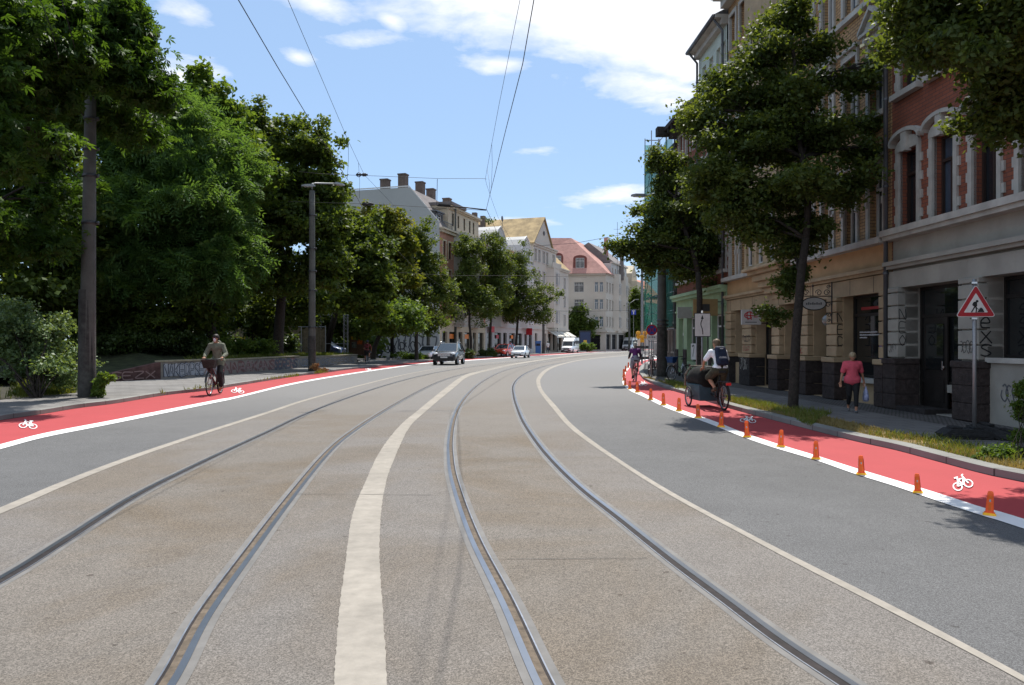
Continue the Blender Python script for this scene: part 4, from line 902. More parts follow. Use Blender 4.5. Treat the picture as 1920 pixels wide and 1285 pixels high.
# mansard over the corner, as a mesh in world coordinates relative to E
def toE(x, y, z):
    c, s = math.cos(-aE), math.sin(-aE); dx, dy = x-pE0[0], y-pE0[1]; return (c*dx-s*dy, s*dx+c*dy, z)
e0, e1, e2 = Vector(pE0), Vector(pE1), Vector(pE1)+(Vector(pW)-Vector(pE1))*.30
rf = MB(); v = [(e0.x-6,e0.y-.4,15.45),(e1.x+.5,e1.y-.7,15.45),(e2.x+.4,e2.y-.2,15.45),(12.2,161.0,23.3),(17.5,165.5,21.4),(e0.x-6,161.5,23.4),(e0.x-6,172,15.4),(21,172,15.4)]
rf.add([toE(*q) for q in v], [(0,1,3,5),(1,2,4,3),(3,4,7),(5,3,7,6),(2,7,4)]); rf.build('mansard_roof', M_tileR, E)
for (x, zb, w_) in ((4.2,16.5,2.0),(8.6,16.0,2.7)):
    dm = MB(); arc = [(x-w_/2,zb),(x+w_/2,zb),(x+w_/2,zb+2.6)]+[(x+w_/2*math.cos(t*math.pi/6),zb+2.6+.6*math.sin(t*math.pi/6)) for t in range(1,6)]+[(x-w_/2,zb+2.6)]
    dm.yprism(arc, .15, 4); d_ = dm.build('dormer', M_copper, E); window(E, x, zb+.6, w_*.62, 2.0, M_wframe, 'multi', None, M_curt, .10)
for (x, z, w_) in ((4.0,20.6,.9),(8.3,20.6,1.6)):
    yy = (z-15.45)/7.9*6.3; MB().obox((x,yy-.25,z), (w_/2,0,0), (0,.45,.55), (0,-.06,.05)).build('skylight', M_wframe, E)
MB().box(13.4, 14.3, 7.5, 8.4, 16, 23.6).build('chimney', M_tileR, E); MB().box(16.8, 17.6, 11, 12, 15, 22.6).build('chimney', M_slate, E)
MB().tube([(16.2,9,15),(16.2,9,27)], .04, 5).tube([(15.4,9,25.5),(17.4,9,25.5)], .03, 5).tube([(15.8,9,24.6),(16.8,9,24.6)], .03, 5).build('roof_antenna', M_tin, E)
# --- F: cream house beyond
pF0, pF1 = (25.6, 173.0), (33.0, 194.0); aF, WF = house_frame(pF0, pF1)
Fh = thing('cream_house', 'cream house with a curved gable seen past the far corner house', 'house', (*pF0, 0), aF)
hs = [hole(x, z, 1.1, 2.0) for x in (1.5,4.5,7.5,10.5,14,18) for z in (4.9,8.3,11.7)]
mb = wall_with_holes(MB(), 0, WF, 0, 15.0, hs, 0, .2); mb.quad((0,0,0), (0,0,15), (0,10,15), (0,10,0)); mb.build('wall', M_cream, Fh)
for (a, b, c, d) in hs: window(Fh, (a+b)/2, c, 1.1, 2.0, M_wframe, 'simple', M_cream, M_glass, .18)
MB().prism([(3,0),(4,-1.4),(9,-1.4),(10,0)], 4, 15.6).build('bay', M_cream, Fh)
MB().yprism([(3,15),(10,15),(9.5,17.4),(6.5,19.4),(3.5,17.4)], -.3, 4).build('curved_gable', M_cream, Fh)
MB().xprism([(0,15), (5,18.5), (10,15)], 0, WF).build('roof', M_slate, Fh)
# --- far red-roofed house further along
Gh = thing('tiled_house', 'distant house with a salmon tiled roof above the trees at the end of the street', 'house', (33, 205, 0), R(60))
MB().box(0, 22, 0, 12, 0, 12.5).build('wall', M_beige, Gh); MB().xprism([(-.6,12.5),(6,19.5),(12.6,12.5)], -.5, 22.5).build('roof', mat('salmon tile roof', (.55,.24,.16), .8, .1, 1.5, .2, 12), Gh)
for k in range(5): window(Gh, 2.5+k*4, 8.5, 1.1, 1.8, M_wframe, 'simple', M_beige, M_glass, -.04)
# ------------------------------------------------------------ trees and shrubs
def leaf_cloud(blobs, leaf, n_total, seed, kind='leaf', clump=.32, flat=.75, inner=.45, droop=.0, upb=.9):
    """many leaf-sized faces gathered in clumps on the shells of the given ellipsoids; blobs: (centre, (rx, ry, rz))"""
    rng = np.random.default_rng(seed)
    # every bough breaks up into flattened sprays of foliage with gaps between them, some poking out
    nb = []
    for c, r in blobs:
        k = 15 if min(r) > .5 else 8; c, r = np.array(c), np.array(r)
        for j in range(k):
            d = rng.normal(size=3); d /= np.linalg.norm(d); out = rng.random() < .36
            rad = (.92+.38*rng.random()) if out else (.25+.62*rng.random()**.6); f = (.12+.09*rng.random() if out else .30+.16*rng.random())
            nb.append((c+d*r*rad, (r[0]*f*1.15, r[1]*f*1.15, r[2]*f*.62)))
        nb.append((c, tuple(r*.55)))
    blobs = nb
    area = np.array([(b[1][0]*b[1][1]+b[1][0]*b[1][2]+b[1][1]*b[1][2]) for b in blobs]); share = area/area.sum()
    V = []; 
    for (c, r), sh in zip(blobs, share):
        n = max(30, int(n_total*sh)); r = np.array(r); per = 40; nc = max(3, n//per)
        d = rng.normal(size=(nc, 3)); d /= np.linalg.norm(d, axis=1)[:, None]
        d[:, 2] = np.where(d[:, 2] < -.55, d[:, 2]*.6, d[:, 2])
        rad = inner + (1.02-inner)*rng.random(nc)**.5
        # lumpy outline
        ph = rng.random((3,))*6; lump = 1 + .16*np.sin(d[:,0]*4.1+ph[0])*np.sin(d[:,2]*4.7+ph[1]) + .12*np.sin(d[:,1]*6.3+ph[2]+d[:,2]*5)
        cc = np.array(c) + d*r*(rad*lump)[:, None]
        cs = clump*(.6+.8*rng.random(nc))
        k = np.repeat(np.arange(nc), per)
        off = rng.normal(size=(len(k), 3))*.55; off[:, 2] *= flat; off[:, 2] -= droop*(np.abs(off[:,0])+np.abs(off[:,1]))
        p = cc[k] + off*cs[k][:, None]
        # twig tips poke outwards
        V.append((p, d[k]))
    p = np.concatenate([a for a, b in V]); dn = np.concatenate([b for a, b in V]); n = len(p)
    nrm = rng.normal(size=(n,3))*.75 + dn*.35; nrm[:, 2] += upb; nrm /= np.linalg.norm(nrm, axis=1)[:, None]
    t = rng.normal(size=(n,3)) + dn*.8; t[:, 2] -= .5; t -= nrm*(t*nrm).sum(1)[:, None]; t /= np.linalg.norm(t, axis=1)[:, None]
    b = np.cross(nrm, t); s = leaf*(.65+.7*rng.random(n))[:, None]
    if kind == 'leaf':
        q = np.stack([p-t*s*.5, p+b*s*.34-t*s*.05, p+t*s*.55-nrm*s*.12, p-b*s*.34-t*s*.05], 1).reshape(-1, 3); m = n
    elif kind == 'palm':       # five leaflets from one point, hanging a little
        qs = []
        for a, l in ((-1.5,.62), (-.75,.85), (0,1.0), (.75,.85), (1.5,.62)):
            dr = t*math.cos(a) + b*math.sin(a); sd = -t*math.sin(a) + b*math.cos(a)
            e = p + dr*s*l - nrm*s*l*.28
            qs.append(np.stack([p, p+dr*s*l*.62+sd*s*.13-nrm*s*.04, e, p+dr*s*l*.62-sd*s*.13-nrm*s*.04], 1))
        q = np.concatenate(qs).reshape(-1, 3); m = n*5
    elif kind == 'frond':      # feather leaf: paired leaflets along a drooping stem
        qs = []
        for i in range(5):
            u = .15+i*.2; base = p + t*s*u - nrm*s*(u*u*.35)
            for sg in (-1, 1):
                dr = b*sg*.8 + t*.45; dr /= np.linalg.norm(dr, axis=1)[:, None]; l = .36*(1.1-abs(u-.5)*.7)
                e = base + dr*s*l - nrm*s*.1; sd = t*s*.055
                qs.append(np.stack([base-sd*.3, base+dr*s*l*.45+sd, e, base+dr*s*l*.45-sd], 1))
        q = np.concatenate(qs).reshape(-1, 3); m = n*10
    return q, m
def leaf_object(name, parent, q, m, mt):
    me = bpy.data.meshes.new(name); me.vertices.add(len(q)); me.vertices.foreach_set('co', q.astype(np.float32).ravel())
    me.loops.add(m*4); me.loops.foreach_set('vertex_index', np.arange(m*4, dtype=np.int32))
    me.polygons.add(m); me.polygons.foreach_set('loop_start', np.arange(0, m*4, 4, dtype=np.int32)); me.polygons.foreach_set('loop_total', np.full(m, 4, dtype=np.int32))
    me.materials.append(mt); me.update(); me.validate()
    o = bpy.data.objects.new(name, me); col.objects.link(o)
    if parent: o.parent = parent
    return o
def limb_path(a, b, rn, n=6, w=.12):
    a, b = Vector(a), Vector(b); L_ = (b-a).length; out = []
    for i in range(n+1):
        t = i/n; p = a.lerp(b, t); p.z += math.sin(t*math.pi)*L_*.08
        if 0 < i < n: p += Vector((rn.uniform(-1,1), rn.uniform(-1,1), rn.uniform(-.5,.5)))*L_*w*.35
        out.append(p)
    return out
def tree(name, label, base, blobs, r0, mt, leaf, n, seed, kind='leaf', group=None, clump=.32, fork=.45, lean=None, twigs=3, flat=.75, inner=.45, droop=0, upb=.9, bark=None, cat='tree'):
    """base: world point; blobs in world coords"""
    root = thing(name, label, cat, base, 0, group); rn = random.Random(seed); B = Vector(base)
    bl = [((Vector(c)-B), r) for c, r in blobs]
    top = max(bl, key=lambda x: x[0].z)[0]; zlow = min(c.z-r[2] for c, r in bl)
    cx = sum((c for c, r in bl), Vector())/len(bl)
    fz = max(.6, zlow + (top.z-zlow)*.12); fp = Vector((cx.x*.35, cx.y*.35, fz)) if lean is None else Vector(lean)
    t = MB(); pth = [Vector((0,0,-.15)), Vector((0,0,.15)), Vector((fp.x*.25+rn.uniform(-.06,.06), fp.y*.25, fz*.4)), Vector((fp.x*.6+rn.uniform(-.1,.1), fp.y*.6, fz*.75)), fp]
    t.tube(pth, [r0*1.45, r0*1.1, r0*.95, r0*.88, r0*.8], 12)
    tp = limb_path(fp, Vector((top.x, top.y, top.z)), rn, 7, .08); t.tube(tp, [r0*.8*(1-.85*i/7) for i in range(8)], 8)
    t.build('trunk', bark or M_bark, root, True)
    lm = MB()
    for c, r in bl:
        st = tp[min(len(tp)-2, max(0, int((c.z-fp.z)/max(.1, top.z-fp.z)*len(tp)*.7)))] if c.z > fp.z else pth[3]
        p_ = limb_path(st, c, rn, 5); lm.tube(p_, [r0*.42*(1-.75*i/5) for i in range(6)], 6)
        for k in range(twigs):
            e = c + Vector((rn.uniform(-1,1)*r[0], rn.uniform(-1,1)*r[1], rn.uniform(-.6,1)*r[2]))*.8
            lm.tube(limb_path(p_[3], e, rn, 4), [r0*.16, r0*.12, r0*.09, r0*.06, r0*.03], 5)
    lm.build('limbs', bark or M_bark, root, True)
    q, m = leaf_cloud([(tuple(c), r) for c, r in bl], leaf, n, seed, kind, clump, flat, inner, droop, upb)
    leaf_object('crown', root, q, m, mt); return root
def BL(*items):
    """blobs from photo measurements: (px, py, half width px, half height px, depth m[, half depth m])"""
    out = []
    for it in items:
        px, py, wx, wy, d = it[:5]; rx = wx/FPX*d; rz = wy/FPX*d; ry = it[5] if len(it) > 5 else (rx+rz)/2
        out.append((Q(px, py, d), (rx, ry, rz)))
    return out
L_lin = leaf_mat('linden leaves', (.030,.055,.013), (.092,.130,.034), .44, .25, .55)
L_chest = leaf_mat('horse chestnut leaves', (.018,.048,.009), (.054,.110,.019), .44, .2, .55)
L_ail = leaf_mat('feathery tree leaves', (.040,.098,.026), (.085,.160,.048), .45, .22, .55)
L_dark = leaf_mat('dark maple leaves', (.034,.064,.013), (.080,.122,.027), .45, .2, .55)
L_rob = leaf_mat('robinia leaves', (.045,.092,.018), (.095,.155,.032), .45, .2, .55)
L_shrub = leaf_mat('pale shrub leaves', (.065,.12,.045), (.15,.225,.10), .3, .35, .5)
L_sum = leaf_mat('reddish green leaves', (.050,.095,.014), (.12,.125,.025), .45, .2, .55)
L_far = leaf_mat('street tree leaves', (.038,.068,.015), (.085,.120,.028), .42, .2, .55)
L_under = leaf_mat('undergrowth leaves', (.030,.055,.015), (.060,.10,.025), .3, .3)

# --- right-hand street trees
TR = 'linden trees along the right kerb'
b1 = P(1487, 768, .11)
tree('street_tree', 'broad linden tree on the right verge in front of the ochre house', b1,
     BL((1470,35,46,48,20.3,.8),(1432,105,52,42,20,.9),(1528,100,42,30,20.4,.8),(1375,165,52,42,20.4,.9),(1475,185,72,50,19.8,1.2),(1585,152,52,22,20.3,.7),(1645,135,34,17,20.3,.5),(1318,215,32,34,20.2,.8),(1395,265,80,52,20,1.4),(1525,262,85,50,20.3,1.5),(1632,235,40,24,20.6,.7),(1620,285,58,32,20.6,1.0),(1690,292,26,16,20.7,.5),(1668,330,42,22,20.7,.7),(1700,305,26,12,20.9,.5),(1300,235,24,24,20.1,.6),(1350,345,62,44,19.9,1.3),(1465,355,90,55,19.6,1.8),(1570,350,66,36,20.2,1.3),(1420,430,62,34,19.8,1.1),(1510,425,58,36,20,1.1),(1385,395,50,34,19.5,.9),(1480,470,34,22,20,.6)),
     .115, L_lin, .105, 92000, 11, group=TR, clump=.27, lean=(.35, .1, 4.2), twigs=5, inner=.3)
b2 = P(1313, 716, .11)
tree('street_tree', 'linden tree rising behind the white arrow sign', b2,
     BL((1228,303,9,30,34,.4),(1256,312,15,28,34.2,.5),(1277,335,24,36,34.6,.8),(1240,352,20,22,34,.7),(1312,368,40,40,35,1.2),(1226,394,30,18,34,.9),(1280,410,56,38,34.4,1.6),(1350,420,46,42,35,1.4),(1213,436,28,18,33.8,.8),(1166,462,24,9,33.4,.5),(1196,470,26,14,33.6,.6),(1262,468,60,34,34,1.6),(1345,478,48,34,34.8,1.3),(1212,492,28,18,34,.8),(1285,512,62,18,34.2,1.2),(1385,455,16,26,35.2,.6)),
     .14, L_lin, .15, 52000, 12, group=TR, clump=.36, lean=(-.1, 0, 4.6), twigs=4, inner=.32)
b3 = Vector((8.0, 9.2, .11))
tree('street_tree', 'linden tree whose dark crown hangs into the top right corner', b3,
     BL((1800,60,110,75,10.8,1.2),(1900,130,85,95,11.0,1.2),(1730,20,55,40,10.5,.9),(1890,215,50,45,11,.8),(1960,30,140,140,10,1.4),(1850,215,40,20,11.2,.5),(1950,240,40,40,10.8,.7),(1770,95,40,22,10.7,.5)),
     .16, L_lin, .082, 60000, 13, group=TR, clump=.2, lean=(.3,.4,4.0), twigs=5, inner=.3)
# --- left row street trees in front of the houses
TL = 'linden trees along the left kerb'
for px, pyb, bl, r0, lab, sd in [
    (781, 675, ((790,445,22,40,71),(780,500,40,40,71),(810,520,45,40,71),(760,540,50,35,70),(800,560,55,28,71),(765,480,24,34,70)), .17, 'dark linden tree standing in front of the grey gable wall', 21),
    (883, 669, ((880,480,18,40,86),(875,530,34,40,86),(885,570,40,30,86),(862,555,24,25,85)), .15, 'slim linden tree just right of the dark car', 22),
    (917, 667, ((925,470,17,42,91),(925,520,30,42,91),(920,562,34,30,91),(940,500,20,30,92)), .16, 'slim linden tree with a pointed top, between the dark car and the red one', 23),
    (967, 665, ((972,500,20,42,100),(965,545,32,35,100),(985,560,42,35,100),(1012,558,24,28,101),(950,575,20,22,99),(975,590,42,16,100)), .18, 'wide linden tree behind the white hatchback', 24)]:
    bb = P(px, pyb, .12); dd = bb.y
    tree('street_tree', lab, bb, BL(*[(a, b, c*1.22, d*1.12, dd+(e-{21:71,22:86,23:91,24:100}[sd]), max(c,d)/FPX*dd*.9) for a,b,c,d,e in bl]), r0, L_far, .24, 21000, sd, group=TL, clump=.5, twigs=3, inner=.35)
tree('street_tree', 'small round tree in front of the far corner house', P(1086,657.6,.1), BL((1085,605,20,20,152),(1075,618,16,14,152),(1097,616,17,15,152),(1086,590,12,12,152)), .22, L_dark, .45, 3500, 25, clump=.9, group=TL)
tree('street_tree', 'dark tree beside the far lamp post at the bend', Vector((27.6,173.5,.1)), BL((1185,585,24,24,172),(1174,602,20,18,172),(1192,562,16,18,172),(1196,612,18,18,173),(1182,622,16,12,172)), .25, L_dark, .5, 5000, 26, clump=1.0, group=TL)
# --- park trees on the left
PK = 'park trees behind the left pavement'
def ptree(label, px, pyb, d, bl, r0, mt, leaf, n, sd, **k):
    n = int(n*1.25)
    X = (px-960)/FPX*d; return tree('park_tree', label, (X, d, .1), BL(*bl), r0, mt, leaf, n, sd, group=PK, **k)
ptree('horse chestnut leaning over the near post at the left edge', -330, 0, 19, ((55,290,95,80,25.5,2.0),(95,190,80,62,25.5,1.9),(235,130,72,52,22.5,1.4),(40,110,75,80,19,1.6),(-60,200,120,160,18,2.4),(40,400,105,65,25.5,1.8),(225,235,50,30,25.2,1.1),(190,190,50,28,25,1.1),(205,55,52,38,22,1.2),(-40,20,110,80,18,1.6),(282,165,32,24,22.4,.7),(115,105,40,40,20,1.0),(-30,430,120,90,22,1.8),(235,20,24,16,22,.6),(125,20,22,14,20,.5)),
      .3, L_chest, .23, 15500, 31, kind='palm', clump=.38, lean=(1.5,0,3.5), twigs=5, inner=.35)
ptree('bright feathery tree of heaven behind the near post', 300, 0, 46, ((290,270,80,70,41.0,2.6),(380,300,70,75,41.5,2.6),(250,360,90,70,40.5,2.6),(350,400,100,70,41.0,3.0),(420,390,55,80,42.0,2.4),(300,480,120,70,41.0,2.9),(420,490,50,45,42.0,1.9),(230,240,60,50,41.0,1.9),(330,215,40,36,41.5,1.6),(200,450,90,80,40.0,2.4)),
      .22, L_ail, .74, 15500, 32, kind='frond', clump=.5, twigs=4, inner=.4)
ptree('tall dark tree with a shaggy spire top', 395, 0, 44, ((375,150,22,24,44,.8),(400,190,30,24,44,1),(380,215,42,30,44,1.3),(440,250,36,40,45,1.5),(410,290,55,60,44.5,2),(470,330,45,60,45,2)),
      .25, L_rob, .26, 22000, 33, clump=.42, twigs=3, inner=.35)
ptree('tall dark maple behind the second post', 520, 0, 50, ((480,250,45,50,51,2),(540,270,50,50,50.5,2),(590,290,50,50,50,2),(610,340,40,50,50,1.8),(520,340,80,60,50,2.6),(560,420,90,70,49.5,2.8),(490,430,60,70,50,2.4),(600,420,50,60,50,2),(500,510,70,60,49,2.2),(590,500,60,50,49,2)),
      .35, L_dark, .26, 62000, 34, clump=.42, twigs=4, inner=.35)
ptree('bushy dark tree just right of the second post', 610, 0, 66, ((650,420,50,50,58,2),(680,470,50,50,58,2),(640,500,60,55,57,2),(700,530,45,40,58,1.8),(660,570,60,40,57,2)),
      .3, L_dark, .3, 30000, 35, clump=.48, inner=.35)
ptree('yellow green tree with reddish shoots beside the gable wall', 722, 0, 92, ((705,412,40,28,68,1.8),(740,445,34,34,68,1.8),(712,465,50,40,68,2),(700,505,45,36,67,2),(760,485,20,34,69,1.4),(740,525,42,36,67,1.8)),
      .25, L_sum, .32, 32000, 36, clump=.5, inner=.35)
ptree('low green tree shading the parked convertible', 735, 0, 84, ((745,585,38,28,63,1.8),(715,600,45,25,62,1.8),(770,600,24,24,64,1.2)), .2, L_rob, .28, 12000, 37, clump=.45, inner=.35)
ptree('dark lower tree between the near post and the graffiti wall', 210, 0, 41, ((170,520,70,70,39,2.4),(250,560,80,55,40,2.4),(110,470,70,60,38,2.2),(90,560,60,50,37,2)), .2, L_dark, .17, 26000, 38, clump=.32, inner=.3)
# deeper wood: dark trees filling behind
for i, (px, d, bl, lab) in enumerate([(60, 36, ((60,560,110,60,36,2.5),(40,430,120,90,37,3),(-80,300,120,200,36,3),(-60,520,130,120,34,2.5)), 'dark tree deep in the park at the left edge'),
     (190, 42, ((200,600,90,45,41,2.2),(180,480,110,90,43,3),(120,330,120,100,44,3)), 'dark tree deep in the park behind the near post'),
     (340, 46, ((330,600,90,40,44,2.2),(360,540,100,60,46,2.6),(400,450,90,80,48,3)), 'dark tree deep in the park above the graffiti wall'),
     (470, 55, ((470,590,80,40,54,2.4),(450,520,80,60,56,3),(540,570,80,45,54,2.4)), 'dark tree deep in the park left of the second post'),
     (610, 68, ((600,560,60,45,66,2.4),(570,600,60,26,66,2),(650,610,60,18,66,1.6)), 'dark tree deep in the park right of the second post'),
     (700, 78, ((690,590,60,28,76,2),(740,600,60,20,76,2),(790,600,40,22,80,1.6)), 'dark tree in the gap before the gable wall')]):
    ptree(lab, px, 0, d, bl, .25, L_dark, .30, 13000, 50+i, clump=.55, twigs=2, inner=.15)
# --- shrubs and low plants
SH = 'shrubs at the foot of the park'
def shrub(label, base, bl, mt, leaf, n, sd, kind='leaf', group=SH, clump=.18, name='shrub', stem=.03, **k):
    root = thing(name, label, name.replace('_', ' '), base, 0, group); B = Vector(base); rn = random.Random(sd); bl = [(Vector(c)-B, r) for c, r in bl]
    s_ = MB()
    for c, r in bl:
        for j in range(3): s_.tube(limb_path((rn.uniform(-.1,.1), rn.uniform(-.1,.1), -.05), c+Vector((rn.uniform(-.5,.5)*r[0], rn.uniform(-.5,.5)*r[1], rn.uniform(-.2,.7)*r[2])), rn, 4), [stem, stem*.8, stem*.6, stem*.4, stem*.2], 5)
    s_.build('stems', M_bark, root, True); q, m = leaf_cloud([(tuple(c), r) for c, r in bl], leaf, n, sd, kind, clump, **k); leaf_object('foliage', root, q, m, mt); return root
shrub('big pale-leaved shrub at the left edge beside the near post', P(70,748,.1), BL((40,640,70,55,24.5,1.1),(100,640,50,50,24.5,1),(20,600,50,40,25,1),(80,690,70,40,24,1),(-40,660,70,60,24,1),(120,690,30,35,24.3,.6)), L_shrub, .10, 26000, 61, clump=.2)
shrub('dark hedge-like shrub between the post and the wall ramp', Vector((-20.5,40,.6)), BL((220,650,50,28,40,1.4),(270,640,40,26,40,1.3),(180,668,40,20,39,1.1)), L_under, .12, 15000, 62, clump=.25)
shrub('low shrub on the bank above the sloping wall end', Vector((-20,40,.9)), BL((300,640,60,28,42,1.4),(360,648,50,20,43,1.4)), L_under, .15, 14000, 63, clump=.3)
shrub('sunlit low shrub behind the masked cyclist', Vector((-17.6,45,.9)), BL((440,650,34,16,45,1),(480,655,40,14,47,1),(405,648,25,18,44,1)), L_rob, .15, 9000, 64, clump=.28)
shrub('shrub in the shade left of the parked blue van', Vector((-20,58,.9)), BL((490,630,30,22,56,1),(540,645,24,12,58,.8)), L_under, .2, 7000, 65, clump=.35)
shrub('leafy weed bush sprouting at the foot of the near post', P(188,743,.12), BL((186,722,10,12,23.1,.2),(200,708,14,5,23.1,.2),(182,735,8,6,23,.15),(190,712,7,8,23,.15)), L_rob, .085, 520, 66, clump=.08, name='weed_bush', stem=.008, group=None)
shrub('dried brown weed tuft at the foot of the second post', P(598,697,.12), BL((592,688,7,7,44,.2),(603,694,6,4,44,.2)), mat('dry weed stems', (.30,.17,.07), .9, .3, 8), .07, 420, 67, clump=.1, name='weed_bush', stem=.006, group=None, upb=.1)
shrub('bright green weeds at the right edge behind the sign foot', P(1912,862,.12), BL((1912,815,8,10,11.6,.1),(1895,845,26,8,11.3,.2),(1860,848,30,10,11,.15),(1925,730,14,22,11.7,.15),(1915,770,8,30,11.7,.1)), L_rob, .05, 1000, 68, clump=.07, name='weed_bush', stem=.006, group=None)
shrub('yellow green bush by the far white van', P(1101,659.5,.12), BL((1102,652,13,6,138,1),(1095,650,6,7,138,1)), L_rob, .22, 900, 69, clump=.25, name='weed_bush', group=None)
for px, py, w, h, lab, sd in ((862+8,668,17,9,'low bush on the kerb behind the dark car',70),(912,665,16,8,'low bush on the kerb at the foot of the second slim linden',71),(770,671,30,6,'grass tuft round the foot of the dark linden',72)):
    bb = P(px, py+3, .12); shrub(lab, bb, BL((px,py-h*.2,w,h,bb.y,.8),(px+w*.4,py,w*.6,h*.6,bb.y,.6)), L_under if sd < 72 else L_rob, .2, 1400, sd, clump=.3, name='weed_bush', group='low bushes round the left street trees')
# ivy-green suckers on the trunk of the near right tree
q, m = leaf_cloud([((Q(1475,540,19.8)-b1)[:], (.35,.3,.5)), ((Q(1450,590,19.8)-b1)[:], (.35,.25,.22)), ((Q(1500,510,19.9)-b1)[:], (.3,.3,.3))], .09, 700, 90, 'leaf', .16)
leaf_object('trunk_shoots', [o for o in bpy.data.objects if o.get('label') == 'broad linden tree on the right verge in front of the ochre house'][0], q, m, L_lin)['kind'] = 'stuff'

# --- grass: blades as ground cover
def grass(name, label, zones, mt, n, h, seed, w=.008):
    """zones: triangles (a,b,c) of world points"""
    rng = np.random.default_rng(seed); tri = np.array([[list(p) for p in z] for z in zones]); ar = np.linalg.norm(np.cross(tri[:,1]-tri[:,0], tri[:,2]-tri[:,0]), axis=1); pr = ar/ar.sum()
    k = rng.choice(len(tri), n, p=pr); u, v = rng.random(n), rng.random(n); f = u+v > 1; u[f], v[f] = 1-u[f], 1-v[f]
    p = tri[k,0] + (tri[k,1]-tri[k,0])*u[:,None] + (tri[k,2]-tri[k,0])*v[:,None]
    den = np.sin(p[:,0]*2.1+1)*np.sin(p[:,1]*1.3)+np.sin(p[:,0]*5+p[:,1]*3.7)*.6; keep = rng.random(n) < np.clip(.55+.45*den, .08, 1); p = p[keep]; n = len(p)
    a = rng.random(n)*6.28; hh = h*(.3+rng.random(n)**1.6*1.2); ln = rng.normal(size=(n,2))*.35; wd = np.stack([np.cos(a), np.sin(a), np.zeros(n)], 1)*w*(.6+rng.random(n))[:,None]
    mid = p + np.stack([ln[:,0]*hh*.4, ln[:,1]*hh*.4, hh*.6], 1); tip = p + np.stack([ln[:,0]*hh*1.1, ln[:,1]*hh*1.1, hh], 1)
    q = np.stack([p-wd, p+wd, mid+wd*.7, mid-wd*.7, mid-wd*.7, mid+wd*.7, tip+wd*.1, tip-wd*.1], 1).reshape(-1,3)
    o = leaf_object(name, None, q, n*2, mt); o['kind'] = 'stuff'; return o
G_fresh = leaf_mat('fresh grass', (.075,.11,.022), (.15,.18,.04), .3, .2, .6); G_dry = leaf_mat('dry grass', (.16,.14,.06), (.27,.22,.10), .25, .2, .7)
def band(a, b):
    out = []
    for i in range(min(len(a), len(b))-1): out += [(a[i], a[i+1], b[i]), (a[i+1], b[i+1], b[i])]
    return out
ve = [Vector((v.x, v.y, .11)) for v in verge]; vbk = [Vector((min(q.x, FX(q.y)-2.85), q.y, .11)) for q in [Vector((v.x, v.y, 0)) for v in offset(verge, 1.45)]]
za = band(ve, vbk)
grass('verge_grass', '', za, G_dry, 30000, .06, 1, .006)
def near(zs, pts):
    return [z for z in zs if any((z[0]-Vector((x,y,.11))).length < r or (z[1]-Vector((x,y,.11))).length < r for x, y, r in pts)]
grass('verge_grass_tufts', '', near(za, [(b1.x-.3,b1.y-.5,1.6),(6.3,21.5,1.6),(7.2,30,3),(7.0,12.3,1.6),(7.4,25,1.5)]) or za, G_fresh, 8000, .11, 2, .006)
grass('verge_grass_tufts', '', [(P(1430,760,.11),P(1560,775,.11),P(1520,800,.11)),(P(1690,815,.11),P(1915,850,.11),P(1915,875,.11)),(P(1380,748,.11),P(1450,762,.11),P(1470,776,.11)),(P(1245,712,.11),P(1290,722,.11),P(1270,732,.11))], G_fresh, 6500, .11, 3, .006)
grass('park_grass', '', [(P(-120,762,.12),P(5,748,.12),P(-60,735,.12)),(P(0,750,.12),P(145,737,.12),P(60,722,.12))], G_fresh, 9000, .28, 4, .012)
grass('kerb_weeds', '', [(P(300,739.5,.12),P(312,738.5,.12),P(305,735.5,.12)),(P(330,733,.12),P(420,726,.12),P(400,722,.12)),(P(470,716,.12),P(560,706,.12),P(560,702,.12)),(P(585,702,.12),P(615,699,.12),P(600,694,.12))], G_fresh, 900, .12, 5, .012)
# ------------------------------------------------------------ bank, graffiti wall and fences on the left
M_conc = mat('stained old concrete wall', (.27,.245,.21), .9, .15, 2.5, .4, 30, var2=.3, scale2=.8)
M_bankg = mat('park bank soil and ivy', (.040,.05,.02), .95, .4, 2.5, .6, 12, var2=.3)
wR, wM, wE = P(670,681,.12), P(302,711,.12), P(196,715.5,.12)
mids = [P(420,703,.12), P(560,689.5,.12)]
path = [wM] + mids + [wR]
# bank
bk = MB(); a = [Vector((-60,18,0)), wE+Vector((-.3,.2,0)), wM+Vector((-.3,.3,0)), mids[0]+Vector((-.3,.1,0)), mids[1]+Vector((-.3,.1,0)), wR+Vector((-.3,0,0)), Vector((-16,74,0)), Vector((-30,100,0))]
h0 = [0,.35,.72,.72,.66,.55,.1,0]
b = [Vector((-60,30,0)), Vector((-24,40,0)), Vector((-22,44,0)), Vector((-22,50,0)), Vector((-21,58,0)), Vector((-19,68,0)), Vector((-22,76,0)), Vector((-45,105,0))]; h1 = [1,1.7,1.8,1.6,1.2,.7,.1,0]
c = [Vector((-80,60,0)), Vector((-60,70,0)), Vector((-60,80,0)), Vector((-60,85,0)), Vector((-60,90,0)), Vector((-60,95,0)), Vector((-62,100,0)), Vector((-70,110,0))]
for i in range(7):
    bk.quad((a[i].x,a[i].y,h0[i]), (a[i+1].x,a[i+1].y,h0[i+1]), (b[i+1].x,b[i+1].y,h1[i+1]), (b[i].x,b[i].y,h1[i]))
    bk.quad((b[i].x,b[i].y,h1[i]), (b[i+1].x,b[i+1].y,h1[i+1]), (c[i+1].x,c[i+1].y,1.5), (c[i].x,c[i].y,1.5))
tag(bk.build('park_bank', M_bankg, None, True), kind='structure')
wall = thing('low_wall', 'low concrete wall covered in spray-painted letters along the left pavement', 'wall', tuple(wM))
wm = MB(); T = .28
